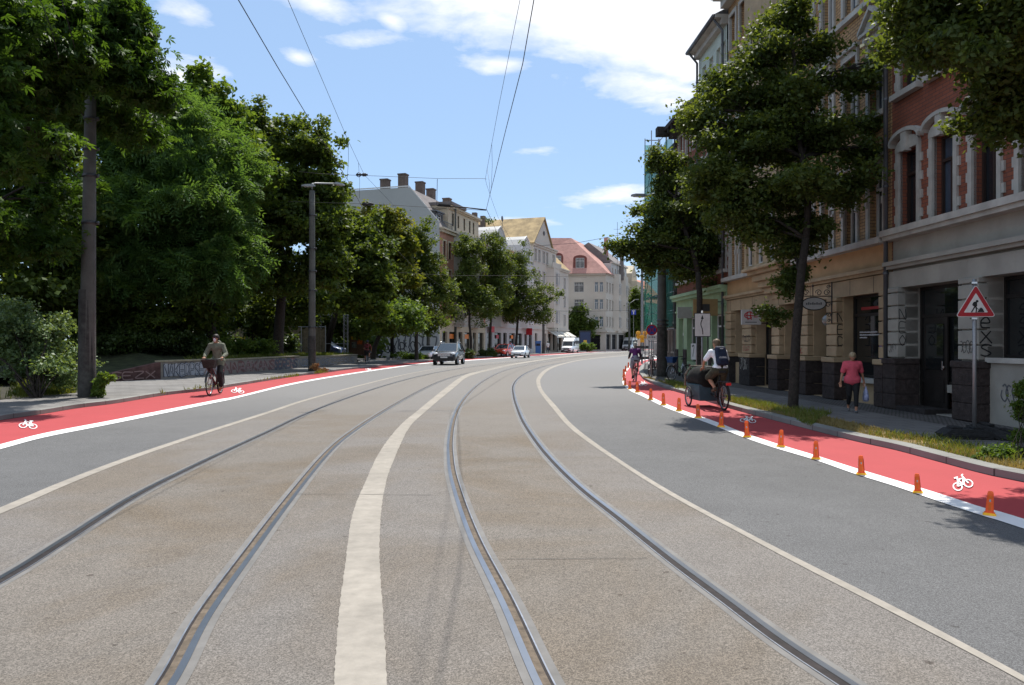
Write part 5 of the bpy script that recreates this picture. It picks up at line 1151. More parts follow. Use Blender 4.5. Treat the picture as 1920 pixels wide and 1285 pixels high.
def wseg(mb, p, q, hp, hq, t=T):
    d = (q-p); d.z = 0; d.normalize(); n = Vector((-d.y, d.x, 0))*t; p, q = p-wM, q-wM
    vs = [p, q, q+n, p+n]; mb.add([(v.x,v.y,-.1) for v in vs]+[(vs[0].x,vs[0].y,hp),(vs[1].x,vs[1].y,hq),(vs[2].x,vs[2].y,hq),(vs[3].x,vs[3].y,hp)], [(0,3,2,1),(4,5,6,7),(0,1,5,4),(1,2,6,5),(2,3,7,6),(3,0,4,7)])
for p, q, hp, hq in ((wM,mids[0],.76,.74),(mids[0],mids[1],.74,.66),(mids[1],wR,.66,.60)): wseg(wm, p, q, hp, hq)
wb_ = wm.build('wall_body', M_conc, wall); 
cp = MB()
for p, q, hp in ((wM,mids[0],.765),(mids[0],mids[1],.745),(mids[1],wR,.665)):
    d = (q-p).normalized(); n = Vector((-d.y, d.x, 0)); c0 = (p+q)/2-wM+n*.14; c0.z = hp+.03-(.0 if hp > .76 else .02)
    cp.obox(c0, d*((q-p).length/2-.004), n*.19, Vector((0,0,.035)))
cp.build('coping', mat('mossy coping stone', (.30,.27,.19), .9, .2, 4, .3, 30), wall)
ramp = thing('wall_ramp', 'sloping dark red end of the graffiti wall nearest the camera', 'wall', tuple(wM))
rm = MB(); wseg(rm, wE, wM+Vector((-.02,0,0)), .28, .76); rm.build('wall_body', mat('faded dark red wall paint', (.12,.065,.06), .9, .35, 3, .4, 30, var2=.3), ramp)
def wall_text(parent, p, q, txt, m, lh, w, z=.08, seed=1, off=-.004, cover=.95, x0=0.0, bubble=False):
    d = q-p; d.z = 0; L_ = d.length; n = len(txt); lw = L_*cover/n/1.22
    o = word(parent, txt, m, 0, 0, 0, lw, lh, 1.22, w, False, seed); a = p-wM; dn = d.normalized()
    o.location = (a.x+dn.x*x0+dn.y*-off*-1, a.y+dn.y*x0, z); o.location = Vector((a.x, a.y, z)) + dn*x0 + Vector((dn.y, -dn.x, 0))*(-off); o.rotation_euler = (0,0,math.atan2(d.y,d.x)); return o
Mg1 = plain('silver spray paint', (.36,.37,.40), .5); Mg2 = plain('brown red spray paint', (.16,.07,.06), .7); Mg3 = plain('blue black spray paint', (.045,.05,.07), .6); Mg4 = plain('pinkish spray paint', (.27,.18,.165), .7)
# silver fill behind outlined letters
pa, pb = wM, mids[0]; d_ = (pb-pa); L_ = d_.length; dn = d_.normalized(); nn = Vector((dn.y,-dn.x,0))
fb = MB(); rn = random.Random(5)
for k in range(14):
    x = .15+k*(L_*.97)/14; w_ = L_/14*.46; pts = []
    p0 = pa-wM+dn*x+nn*.004
    fb.add([(p0.x, p0.y, .08+rn.uniform(0,.04)), (p0.x+dn.x*w_*1.9, p0.y+dn.y*w_*1.9, .06+rn.uniform(0,.05)), (p0.x+dn.x*w_*1.9, p0.y+dn.y*w_*1.9, .64+rn.uniform(0,.05)), (p0.x, p0.y, .62+rn.uniform(0,.06))], [(0,1,2,3)])
fb.build('paint_fill', Mg1, wall)
wall_text(wall, pa, pb, 'NAKEDPSE', Mg3, .52, .10, .1, 3, -.008, .62, .2); wall_text(wall, pa, pb, 'NAKEDPSE', Mg1, .50, .035, .11, 3, -.012, .62, .22)
wall_text(wall, pa+dn*L_*.66, pb, 'XAKE', Mg4, .5, .09, .1, 5, -.008); 
wall_text(wall, mids[0], mids[1], 'NARAKANSXARE', Mg2, .48, .14, .08, 6, -.006); wall_text(wall, mids[0], mids[1], 'ANARKANSURE', Mg4, .44, .07, .1, 7, -.010)
wall_text(wall, mids[0]+(mids[1]-mids[0])*.62, mids[1], 'SERENS', Mg3, .5, .14, .07, 9, -.014)
wall_text(wall, mids[1], wR, 'NZEEDOSZEPERUS', Mg3, .40, .10, .07, 8, -.006); wall_text(wall, mids[1], wR, 'NZEEDOSZEPERUS', Mg1, .38, .03, .08, 8, -.010)
w2 = wall_text(wall, wE, wM, 'SEZX', Mg4, .3, .05, .06, 12, -.006, .8, .3); w2.parent = ramp
# grass along the top of the wall
gz = []
for p, q, z in ((mids[0],mids[1],.72),(mids[1],wR,.64)):
    n = Vector((-1,.1,0)); a_, b_ = p+n*.3, q+n*.3; a_.z = b_.z = z; c_, e_ = p+n*2.2, q+n*2.0; c_.z = z+.12; e_.z = z+.05; gz += [(a_,b_,c_),(b_,e_,c_)]
grass('bank_grass', '', gz, G_fresh, 16000, .26, 6, .018)
# wire fence with posts, gate posts and boards behind the bank
M_board = mat('weathered fence board', (.16,.13,.09), .9, .3, 5); M_ygraf = plain('yellow spray paint', (.42,.30,.03), .7)
fen = thing('board_fence', 'weathered board fence with yellow graffiti on the shaded bank left of the second post', 'fence', (-22.5, 62, 1.0), R(4))
fb = MB()
for k in range(38): fb.box(k*.2, k*.2+.185, -.02+.008*(k % 3), .02+.008*(k % 3), 0, 1.9+.08*math.sin(k*1.7))
fb.build('boards', M_board, fen); word(fen, 'SENXZE', M_ygraf, -.03, .4, .35, .7, .8, 1.2, .12, False, 5)
fp_ = MB(); 
for k in range(5): fp_.tube([(k*1.9,-.06,0),(k*1.9,-.06,2.1)], .04, 6)
fp_.tube([(0,-.06,2.0),(7.6,-.06,2.0)], .025, 6); fp_.build('fence_frame', M_steel, fen)
# lattice gantry frame (truss) by the blue van
def truss(root, x, y, h, s=.32, name='lattice_leg'):
    m_ = MB(); 
    for i, j in ((0,0),(s,0),(0,s),(s,s)): m_.tube([(x+i,y+j,0),(x+i,y+j,h)], .025, 6)
    k = 0; z = .15
    while z < h-.2:
        z2 = z+.32
        for (a_, b_) in (((0,0),(s,0)),((s,0),(s,s)),((s,s),(0,s)),((0,s),(0,0))):
            p_, q_ = (a_, b_) if k % 2 else (b_, a_); m_.tube([(x+p_[0],y+p_[1],z),(x+q_[0],y+q_[1],z2)], .012, 4)
        z = z2; k += 1
    return m_.build(name, M_steel, root)
gy = 64.0
gan = thing('lattice_gantry', 'silver lattice frame standing over the parked blue van', 'frame', (Q(594,0,gy).x, gy, .3))
truss(gan, 0, 0, 3.6); truss(gan, Q(644,0,gy).x-Q(594,0,gy).x, 0, 3.6)
MB().tube([(-.2,.1,3.7),(2.6,.1,3.7)], .03, 6).tube([(-.2,.1,1.35),(2.6,.1,1.35)], .025, 6).build('crossbar', M_steel, gan)
ad = thing('poster_board', 'shaded wooden notice board with torn orange and yellow posters, right of the lattice frame', 'notice board', (Q(655,0,66).x, 66, .1), 0)
MB().box(0, 1.3, 0, .12, .6, 3.0).build('board', M_wood, ad); MB().box(.05,.1,-.02,-.003,0,3.1).box(1.2,1.25,-.02,-.003,0,3.1).build('posts', M_wood, ad)
for i, (x, z, w_, h_, c_) in enumerate(((.15,1.9,.45,.35,(.4,.28,.02)),(.7,1.5,.4,.6,(.55,.13,.02)),(.2,1.2,.4,.5,(.12,.14,.12)),(.75,2.3,.3,.4,(.35,.30,.26)))):
    MB().box(x, x+w_, -.012, -.002, z, z+h_).build('poster', mat('poster colour %s' % 'abcd'[i], c_, .7, .5, 6), ad)
# wood backdrop: far-off trees closing the view behind the park, one mass
q, m = leaf_cloud([((-34,78,4),(12,4,5)),((-20,92,4),(9,4,5)),((-52,62,5),(12,6,6)),((-28,66,2.5),(6,3,2.6)),((-22,74,2.2),(5,3,2.3)),((-38,50,3.5),(8,4,4.5)),((-60,40,6),(14,9,8)),((-17,82,2.2),(3,3,2.4))], .55, 42000, 99, 'leaf', 1.1, inner=.2)
wood = leaf_object('far_wood', None, q, m, L_dark); wood['kind'] = 'stuff'
q, m = leaf_cloud([((-21,44,1.9),(4,3,1.1)),((-24,52,2.0),(5,4,1.3)),((-24,38,1.6),(4,3,1.2)),((-20,61,1.2),(2,3,.8)),((-28,33,1.4),(4,3,1.3))], .2, 42000, 98, 'leaf', .4, inner=.1)
und = leaf_object('undergrowth', None, q, m, L_under); und['kind'] = 'stuff'
# ------------------------------------------------------------ posts, lamps, signs
M_post = mat('weathered concrete lamp post', (.105,.108,.098), .85, .12, 3, .25, 40, var2=.3, scale2=1.2); M_postw = mat('grimy post with torn bills', (.055,.056,.052), .9, .3, 6, .4, 30, var2=.35, scale2=2)
M_lamp = plain('grey lamp housing', (.22,.23,.23), .5, .3); M_lens = plain('frosted lamp glass', (.5,.5,.48), .3)
def lamp_head(root, tip, inward, m=M_lamp, L_=.75):
    t = Vector(tip); i = Vector(inward).normalized(); n = Vector((-i.y, i.x, 0))
    mb = MB(); vs = []
    for s_, w, h in ((0,.10,.05),(.25,.14,.09),(.8,.14,.10),(1,.06,.05)):
        c = t+i*(s_*L_)*-1
        for a_, b_ in ((-1,-1),(1,-1),(.75,1),(-.75,1)): vs.append(c+n*w*a_+Vector((0,0,h*b_ if b_ > 0 else -.03)))
    mb.add(vs, [(0,1,2,3)] + [(k*4+j, k*4+4+j, k*4+4+(j+1)%4, k*4+(j+1)%4) for k in range(3) for j in range(4)] + [(12,15,14,13)])
    o = mb.build('lamp_housing', m, root); mg = MB(); c = t-i*L_*.5; mg.obox(c+Vector((0,0,-.045)), i*L_*.33, n*.10, Vector((0,0,.012))); mg.build('lamp_lens', M_lens, o); return o
def post(name, label, base, h, r0, r1, arms=(), group='concrete posts carrying lamps and wires', bands=(3.2,5.1,6.9), lean=(0,0), grime=2.2, bm=None):
    root = thing(name, label, 'lamp post' if arms else 'post', base, 0, group)
    n = 16; mb = MB(); lx, ly = lean
    # ribbed tapering shaft
    prof = []; 
    for k in range(9): z = h*k/8; prof.append((r0+(r1-r0)*k/8, z))
    vs = []; N_ = 24
    for r_, z in prof:
        for j in range(N_):
            w = 2*math.pi*j/N_; q = r_*(1.0 if j % 2 else .93); vs.append((q*math.cos(w)+lx*z, q*math.sin(w)+ly*z, z-.1))
    mb.add(vs, [(i*N_+j, i*N_+(j+1)%N_, (i+1)*N_+(j+1)%N_, (i+1)*N_+j) for i in range(8) for j in range(N_)] + [tuple(8*N_+j for j in range(N_))]); mb.build('shaft', M_post, root, True)
    for z in bands:
        r_ = (r0+(r1-r0)*z/h)*1.06; MB().lathe([(r_,-.05),(r_+.015,-.04),(r_+.015,.04),(r_,.05)], (lx*z,ly*z,z), 20).box(r_+lx*z-.02,r_+.08+lx*z,-.04,.04,z-.05,z+.05).build('clamp', M_dkmetal, root, True)
    g = MB().lathe([(r0+.006,0.02),(r0+(r1-r0)*grime/h+.006,grime)], (0,0,0), 24); g.build('bill_remains', bm or M_postw, root, True)
    B = Vector(base)
    for (tip, z0) in arms:
        tip = Vector(tip)-B; st = Vector((lx*h, ly*h, h-.05)); mid = st+Vector((0,0,z0)); d = Vector((tip.x-mid.x, tip.y-mid.y, 0)).normalized()
        e = tip-d*.7; MB().tube([st, mid, mid.lerp(e,.15)+Vector((0,0,.03)), e], .045, 8).build('arm', M_lamp, root, True); lamp_head(root, tip, d)
    return root
pB = P(163,745,.12)
post('lamp_post', 'thick grimy concrete post near the left edge, half hidden by chestnut leaves', tuple(pB), 9.2, .245, .155, [(Q(296,64,22.4),1.5)], lean=(.012,0), bands=(5.2,6.6,7.4,8.3), grime=3.2)
pB2 = P(585,696,.12)
post('lamp_post', 'ribbed concrete post with a two-armed lamp standing in front of the low wall', tuple(pB2), 10.4, .21, .155, [(Q(645,348,46.3),.35),(Q(566,349,44.6),.35)], bands=(2.5,4.6,5.7,7.0,8.9), grime=2.0)
pB3 = P(1241,706,.11)
post('lamp_post', 'massive grey concrete post beside the no-stopping sign on the right', tuple(pB3), 8.7, .25, .17, [(Q(1184,367,37.5),.25)], bands=(2.5,2.7,5.0), grime=2.4)
for x, yb, yt, d, r_, lab, ar in ((1204,657,470,150,.34,'tall dark post at the bend, in front of the distant roofs',None),(1180,657,575,152,.22,'slim grey lamp post beside the far white van',(1198,562)),(854,0,390,92,.16,'grey lamp post in front of the cream corner house between two lindens',None),(1019,0,560,118,.22,'grey post standing left of the striped awnings',None),(803,0,560,82,.2,'grey post right in front of the blank gable wall',None)):
    X = (x-960)/FPX*d; h = (HOR-yt)/FPX*d+EYE
    post('lamp_post', lab, (X, d, .1), h, r_, r_*.7, [((Q(ar[0],ar[1],d)),.5)] if ar else (), bands=(h*.5,), grime=1.5)
# --- signs
M_signback = plain('grey sign back', (.25,.26,.27), .5, .5); M_sred = plain('traffic sign red', (.36,.012,.02), .45); M_swhite = plain('traffic sign white', (.62,.62,.60), .45); M_sblue = plain('traffic sign blue', (.02,.045,.25), .45); M_sblack = plain('traffic sign black', (.01,.01,.012), .5)
def sign_pole(root, h, r=.03, x=0): return MB().tube([(x,0.04,0),(x,0.04,h)], r, 10).build('pole', M_steel, root, True)
def rtri(s, rad, n=4):
    """equilateral triangle outline with rounded corners, side s, centred"""
    hh = s*math.sqrt(3)/2; cs = [(-s/2,-hh/3),(s/2,-hh/3),(0,2*hh/3)]; out = []
    for i, c in enumerate(cs):
        c = Vector(c); inn = c*(1-2*rad/c.length); a0 = math.atan2(c.y, c.x)
        for k in range(n+1): a = a0-R(60)+R(120)*k/n; out.append((inn.x+math.cos(a)*rad, inn.y+math.sin(a)*rad))
    return out
def circ(r, n=28, cx=0, cz=0): return [(cx+r*math.cos(2*math.pi*k/n), cz+r*math.sin(2*math.pi*k/n)) for k in range(n)]
# roadworks triangle
sb = P(1829,822,.11); dS = sb.y; sc = Q(1827,574,dS)-sb
rs = thing('roadworks_sign', 'triangular red-rimmed roadworks sign on a pole in front of the grey ground floor', 'road sign', tuple(sb), R(-8))
sign_pole(rs, (Q(1829,523,dS)-sb).z, .032); side = 64/FPX*dS*1.1
tr = MB().yprism([(a, b+sc.z) for a, b in rtri(side, .03)], -.012, .0).build('sign_rim', M_swhite, rs)
MB().yprism([(a, b+sc.z) for a, b in rtri(side*.955, .025)], -.015, -.012).build('red_border', M_sred, rs)
MB().yprism([(a, b+sc.z) for a, b in rtri(side*.60, .008)], -.018, -.0152).build('white_field', M_swhite, rs)
def pict(root, polys, m, y0, y1, x0, z0, s, name='pictogram'):
    g = MB()
    for pl_ in polys: g.yprism([(x0+p[0]*s, z0+p[1]*s) for p in pl_], y0, y1)
    return g.build(name, m, root)
def seg(a, b, w):
    a, b = Vector(a), Vector(b); d = (b-a).normalized(); n = Vector((-d.y,d.x))*w/2; return [tuple(a-n), tuple(b-n), tuple(b+n), tuple(a+n)]
man = [circ(.065, 14, .07, .30), seg((-.10,.22),(.04,.24),.09), seg((-.07,.24),(.0,.02),.13), seg((-.02,.05),(-.20,-.26),.06), seg((.0,.06),(.04,-.10),.06), seg((.04,-.10),(.02,-.28),.055), seg((-.10,.22),(-.14,.10),.05), seg((-.14,.10),(-.02,.04),.045), seg((.04,.24),(.05,.05),.045), seg((-.06,.10),(.15,-.14),.022), [(.08,-.26),(.42,-.26),(.33,-.08),(.26,-.02),(.20,-.06)]]
pict(rs, man, M_sblack, -.021, -.0182, -.005, sc.z-.02, side*.52)
for zz in (sc.z+side*.62, sc.z-side*.33): MB().box(-.06,.03,-.0,.07,zz-.015,zz+.015).build('clamp', M_chrome, rs)
ft = thing('sign_foot', 'pair of black recycled rubber feet holding the roadworks sign', 'sign base', (sb.x, sb.y, .11), R(-14))
def foot_plate(cx, rot):
    m_ = MB(); pr = [(-.36,.0),(.36,.0),(.42,.07),(.28,.165),(-.28,.165),(-.42,.07)]; m_.yprism(pr, -.2, .2); m_.box(-.25,-.08,-.14,.14,.166,.20); m_.box(.08,.25,-.14,.14,.166,.20); m_.box(-.30,.30,-.215,-.201,.04,.10)
    o = m_.build('rubber_plate', mat('black recycled rubber', (.022,.023,.024), .8, .3, 20, .5, 60), ft); o.location = (cx, 0, 0); o.rotation_euler = rot; bevel(o, .015, 1); return o
foot_plate(-.16, (0,0,R(5))); p2 = foot_plate(.28, (R(-4), R(14), R(-35))); p2.location = (.30,.05,.02); 
# no stopping sign with plate
nb = Vector(Q(1222,0,37.0)); nb.z = .11; dn_ = 37.0; nz = Q(1222,619,dn_).z-.11
ns = thing('no_stopping_sign', 'round blue no-stopping sign with red rim and cross, small plate below it', 'road sign', tuple(nb), 0)
sign_pole(ns, nz+.35, .03); rr = 10.3/FPX*dn_
MB().yprism([(a, b+nz) for a, b in circ(rr)], -.012, 0).build('sign_rim', M_sred, ns); MB().yprism([(a, b+nz) for a, b in circ(rr*.76)], -.015, -.0122).build('blue_field', M_sblue, ns)
pict(ns, [seg((-.72,.72),(.72,-.72),.17), seg((-.72,-.72),(.72,.72),.17)], M_sred, -.018, -.0152, 0, nz, rr*.98, 'cross')
zz = Q(0,633,dn_).z-.11; MB().box(-rr*.95, rr*.95, -.012, 0, zz-.13, zz+.10).build('plate', M_swhite, ns); MB().box(-.15,-.11,-.016,-.0122,zz-.02,zz+.05).box(-.05,-.02,-.016,-.0122,zz-.02,zz+.05).box(.02,.06,-.016,-.0122,zz-.02,zz+.05).box(.09,.14,-.016,-.0122,zz-.02,zz+.04).build('plate_lettering', M_sblack, ns)
# white arrow board
ab = P(1316,716,.11); dA = 27.5; ab = Vector(((1317-960)/FPX*dA, dA, .11)); za_, zb_ = Q(0,588,dA).z-.11, Q(0,631,dA).z-.11; hwid = 14.6/FPX*dA
ar = thing('arrow_sign', 'white upright board with a thin wavy black arrow pointing up, before the green shop', 'road sign', tuple(ab), 0)
sign_pole(ar, za_+.1, .035); MB().tube([(-.2,.04,0),(-.2,.04,za_)], .022, 8).build('pole', M_steel, ar, True)
MB().box(-hwid-.01, hwid+.01, -.006, .012, zb_-.01, za_+.01).build('board_edge', M_sblack, ar); MB().box(-hwid+.01, hwid-.01, -.016, -.0062, zb_+.01, za_-.01).build('white_board', M_swhite, ar)
zc = (za_+zb_)/2; hz = (za_-zb_)/2; cur = cr([(.02,-.82),(.02,-.6),(-.04,-.3),(-.14,.0),(-.12,.25),(-.04,.45),(-.02,.6)], 5); pl_ = [seg(a, b, .075) for a, b in zip(cur, cur[1:])]; pl_.append([(-.14,.52),(.10,.52),(-.02,.86)])
pict(ar, pl_, M_sblack, -.020, -.0162, 0, zc, hz, 'arrow')
# blue tram-stop style sign far, red flag signs are on the shops
bs = thing('blue_sign', 'small bright blue square sign hanging by the far lamp post', 'sign', Q(1188,586,150), 0, None, .7)
MB().box(-.65,.65,-.05,0,-.65,.75).build('sign_panel', plain('bright sign blue', (.012,.035,.30), .5), bs); MB().box(-.12,.12,-.056,-.051,-.5,.6).box(-.4,.4,-.056,-.051,.3,.5).build('sign_letter', M_swhite, bs); MB().tube([(0,.02,-6.5),(0,.02,.9)], .06, 6).build('pole', M_steel, bs)
# yellow warning beacons and barrier near the bend
M_yel = plain('warning yellow plastic', (.85,.40,.03), .4)
for i, (px, py) in enumerate(((1197,625),(1210,625),(1204,632))):
    wl = thing('warning_beacon', ('yellow warning beacon left of the no-stopping sign, on the left end','yellow warning beacon closest to the no-stopping sign','yellow warning beacon hanging lowest between two others')[i], 'warning light', Q(px,py,60), 0, 'yellow beacons on the site barrier at the bend')
    MB().lathe([(0,-.12),(.17,-.12),(.17,.12),(0,.12)], (0,0,0), 14, 'y').build('lens', M_yel, wl, True); MB().box(-.14,.14,-.08,.08,-.42,-.17).build('battery_box', M_yel, wl)
bar = thing('site_barrier', 'stack of grey site barriers and plates under the yellow beacons', 'barrier', (Q(1204,0,60.3).x, 60.3, .1), 0)
for k in range(3): MB().box(-.55,.55,-.03,.03,.35+k*.42,.55+k*.42).build('board', M_swhite if k % 2 else M_dkmetal, bar)
MB().tube([(-.5,0,0),(-.5,0,2.3)], .03, 6).tube([(.5,0,0),(.5,0,2.3)], .03, 6).build('posts', M_steel, bar); MB().tube([(0,.1,0),(0,.1,9.8)], .08, 8).build('pole', M_steel, bar)
# framework pipes near the no stopping sign (barrier and tall sign frame)
fr = thing('pipe_frame', 'galvanised pipe frame with notices standing by the no-stopping sign', 'frame', (Q(1224,0,39).x, 39, .11), 0)
m_ = MB()
for x in (-.18,.02,.42,.6): m_.tube([(x,0,0),(x,0,1.75)], .025, 6)
for z in (.55,1.15,1.7): m_.tube([(-.18,0,z),(.6,0,z)], .022, 6)
m_.build('pipes', M_steel, fr); MB().box(.05,.4,-.03,.0,1.0,1.6).build('notice', M_swhite, fr)

# --- scaffold with green netting
M_net = mat('green scaffold netting', (.025,.20,.15), .8, .2, 4); nt = M_net.node_tree; 
_o = nt.nodes['Material Output']; _b = nt.nodes['Principled BSDF']; _t = nt.nodes.new('ShaderNodeBsdfTransparent'); _m = nt.nodes.new('ShaderNodeMixShader'); _m.inputs['Fac'].default_value = .62
_tl = nt.nodes.new('ShaderNodeBsdfTranslucent'); _tl.inputs['Color'].default_value = (.03,.28,.21,1); _m2 = nt.nodes.new('ShaderNodeMixShader'); _m2.inputs['Fac'].default_value = .5
nt.links.new(_b.outputs[0], _m2.inputs[1]); nt.links.new(_tl.outputs[0], _m2.inputs[2]); nt.links.new(_t.outputs[0], _m.inputs[1]); nt.links.new(_m2.outputs[0], _m.inputs[2]); nt.links.new(_m.outputs[0], _o.inputs['Surface'])
M_net2 = mat('dark debris netting', (.05,.055,.05), .9, .2, 4); nt = M_net2.node_tree; _o = nt.nodes['Material Output']; _b = nt.nodes['Principled BSDF']; _t = nt.nodes.new('ShaderNodeBsdfTransparent'); _m = nt.nodes.new('ShaderNodeMixShader'); _m.inputs['Fac'].default_value = .7
nt.links.new(_t.outputs[0], _m.inputs[1]); nt.links.new(_b.outputs[0], _m.inputs[2]); nt.links.new(_m.outputs[0], _o.inputs['Surface'])
sc_ = thing('scaffold', 'tall pipe scaffold with green netting in front of the plastered house', 'scaffold', (8.45, 49.6, .1), ANG)
# local x runs toward the camera (0..7.6), y into the building (0..1.1)
H_ = [2.4+2.0*k for k in range(6)]; top_ = 14.6
v_ = MB(); 
for x in (0,1.9,3.8,5.7,7.6):
    for y in (0,.95): v_.tube([(x,y,0),(x,y,13.6 if x > 2 else top_)], .03, 6)
v_.build('standards', M_steel, sc_)
h_ = MB()
for z in H_:
    for y in (0,.95):
        h_.tube([(0,y,z),(7.6,y,z)], .025, 6); h_.tube([(0,y,z+1.0),(7.6,y,z+1.0)], .022, 6)
    for x in (0,1.9,3.8,5.7,7.6): h_.tube([(x,0,z),(x,.95,z)], .025, 6); 
for k, x in enumerate((0,3.8)): 
    for z in H_[:-1]: h_.tube([(x,0,z),(x+1.9,0,z+2)], .02, 5)
for z in (13.4,14.5): h_.tube([(0,0,z),(0,.95,z)], .03, 6)
h_.build('ledgers', M_steel, sc_)
for z in H_: MB().box(.02,7.58,.04,.91,z+.03,z+.08).build('deck', mat('scaffold deck boards', (.20,.15,.09), .8, .2, 4), sc_)
n_ = MB(); 
for i in range(20):
    for z0, z1 in ((2.5,12.9),):
        x0, x1 = i*.38, (i+1)*.38; a0, a1 = -.05-.05*math.sin(i*1.3), -.05-.05*math.sin((i+1)*1.3); n_.quad((x0,a0,z0),(x1,a1,z0),(x1,a1,z1),(x0,a0,z1))
n_.build('net', M_net, sc_); MB().quad((7.65,-.03,2.4),(7.65,1.0,2.4),(7.65,1.0,12.8),(7.65,-.03,12.8)).build('end_net', M_net2, sc_); MB().quad((-.05,-.03,2.4),(-.05,1.0,2.4),(-.05,1.0,14.2),(-.05,-.03,14.2)).build('end_net', M_net, sc_)

# --- signs and lamps of the shops on the right
def out_at(d, out, z): f = front_at(d); return (f[0]-out, f[1], z)
M_signw = plain('pale sign panel', (.42,.42,.41), .5); M_iron = plain('wrought iron', (.02,.018,.018), .6)
s1 = thing('shop_sign', 'white box sign with a red curled emblem hanging over the second doorway', 'shop sign', out_at(28.3,.0,2.4), 0)
MB().box(-.98,-.28,-.06,.06,.0,.54).build('sign_box', M_signw, s1); MB().tube([(-.3,0,.5),(-.05,0,.5)], .02, 6).tube([(-.3,0,.05),(-.05,0,.05)], .02, 6).build('bracket', M_iron, s1)
spray(s1, [[(.75,.75),(.4,.95),(.05,.7),(.05,.35),(.4,.15),(.6,.3)],[(.25,.95),(.2,.5),(.3,.0)],[(.55,.98),(.5,.5),(.58,.05)],[(.1,.55),(.7,.5),(1.1,.6)],[(.8,.35),(1.1,.35)]], M_sred, -.063, -.88, .17, .42, .30, .035, 'emblem')
MB().box(-.86,-.44,-.064,-.061,.07,.10).build('sign_lettering', M_tin, s1)
s2 = thing('wrought_iron_sign', 'oval white sign on a curly wrought iron bracket beside the dark doorway', 'shop sign', out_at(22.75,.18,2.75), 0)
w_ = MB(); w_.tube([(0,0,-.45),(0,0,.75)], .02, 6); w_.tube([(0,0,.35),(-1.05,0,.35)], .016, 6)
def curl(cx, cz, r, s=1, n=14): return [(cx+s*r*(1-k/n*.75)*math.cos(k*.6), 0, cz+r*(1-k/n*.75)*math.sin(k*.6)) for k in range(n)]
for cx, cz, r, s in ((-.15,.45,.1,1),(-.38,.45,.1,-1),(-.75,.45,.09,1),(-.98,.42,.07,-1),(-.1,.62,.06,1),(-.1,.1,.08,1),(-.08,-.2,.07,-1),(-.08,-.36,.05,1)): w_.tube(curl(cx, cz, r, s), .012, 5)
w_.tube([(-.55,0,.35),(-.55,0,.62)], .014, 5); w_.lathe([(0,.0),(.03,.03),(.0,.12)], (-.55,0,.6), 8); w_.build('bracket', M_iron, s2)
ov = [( -.52+.33*math.cos(2*math.pi*k/24), .13+.17*math.sin(2*math.pi*k/24)) for k in range(24)]; MB().yprism(ov, -.02, .02).build('oval_panel', M_signw, s2); MB().yprism([( -.52+.36*math.cos(2*math.pi*k/24), .13+.20*math.sin(2*math.pi*k/24)) for k in range(24)], -.012, .012).build('oval_rim', M_iron, s2)
lt = MB(); [lt.box(-.76+k*.06,-.72+k*.06,-.024,-.0202,.10,.15+.02*(k%2)) for k in range(8)]; lt.build('sign_lettering', M_tin, s2)
gl = thing('globe_lamp', 'round glass globe lamp hanging in the dark doorway under the oval sign', 'lamp', out_at(23.6,-.1,2.42), 0)
MB().ball((0,0,0), .19, n=18, m=12).build('globe', plain('milky glass globe', (.20,.20,.19), .15, 0, .8), gl, True); MB().tube([(0,0,.18),(0,0,.6)], .012, 6).build('hanger', M_iron, gl)
s3 = thing('shop_sign', 'brown wooden board with a dark picture fixed over the green shop window', 'shop sign', out_at(33.6,.35,2.9), 0)
MB().box(-.95,.1,-.04,.04,.0,.72).build('sign_board', plain('brown wooden sign', (.28,.19,.08), .7), s3); MB().box(-.65,-.25,-.05,-.041,.2,.5).build('picture', M_dkmetal, s3); MB().tube([(.1,0,.6),(.34,0,.6)], .02, 5).build('bracket', M_iron, s3)
s4 = thing('shop_sign', 'long white name board with plants under the green shop cornice', 'shop sign', out_at(38.5,.4,2.95), 0)
MB().box(-.35,.35,-.05,.05,.0,.55).build('sign_board', M_signw, s4)
MB().tube([(.35,0,.5),(.5,0,.5)], .02, 5).build('bracket', M_iron, s4)
# --- advertising pillar, post boxes
ap = thing('poster_column', 'blue framed poster display beside the far white van', 'advertising board', (Q(1097,0,148).x,148,.1), 0)
MB().box(-1.1,1.1,-.15,.15,.5,3.9).box(-.9,.9,-.1,.1,0,.5).build('casing', plain('dark blue casing', (.014,.02,.035), .5), ap); MB().box(-.95,.95,-.17,-.151,.8,3.6).build('poster', plain('blue poster', (.02,.04,.10), .5), ap); MB().box(-.3,.3,-.18,-.171,1.3,2.1).build('poster_picture', plain('yellow poster patch', (.6,.42,.05), .5), ap)
bx = thing('blue_box', 'bright blue box standing on the far left pavement before the awnings', 'box', (Q(1009,0,118).x,118,.1), 0)
MB().box(-.4,.4,-.3,.3,0,1.75).box(-.46,.46,-.36,.36,1.75,1.88).build('cabinet', M_blue, bx); MB().box(-.3,.3,-.31,-.301,1.15,1.5).build('opening', M_sblack, bx)
bin_ = thing('grey_cabinet', 'low grey street cabinet beside the blue box', 'cabinet', (Q(990,0,112).x,112,.1), 0); MB().box(-.3,.3,-.2,.2,0,1.2).box(-.33,.33,-.23,.23,1.2,1.27).build('cabinet_body', M_tin, bin_)

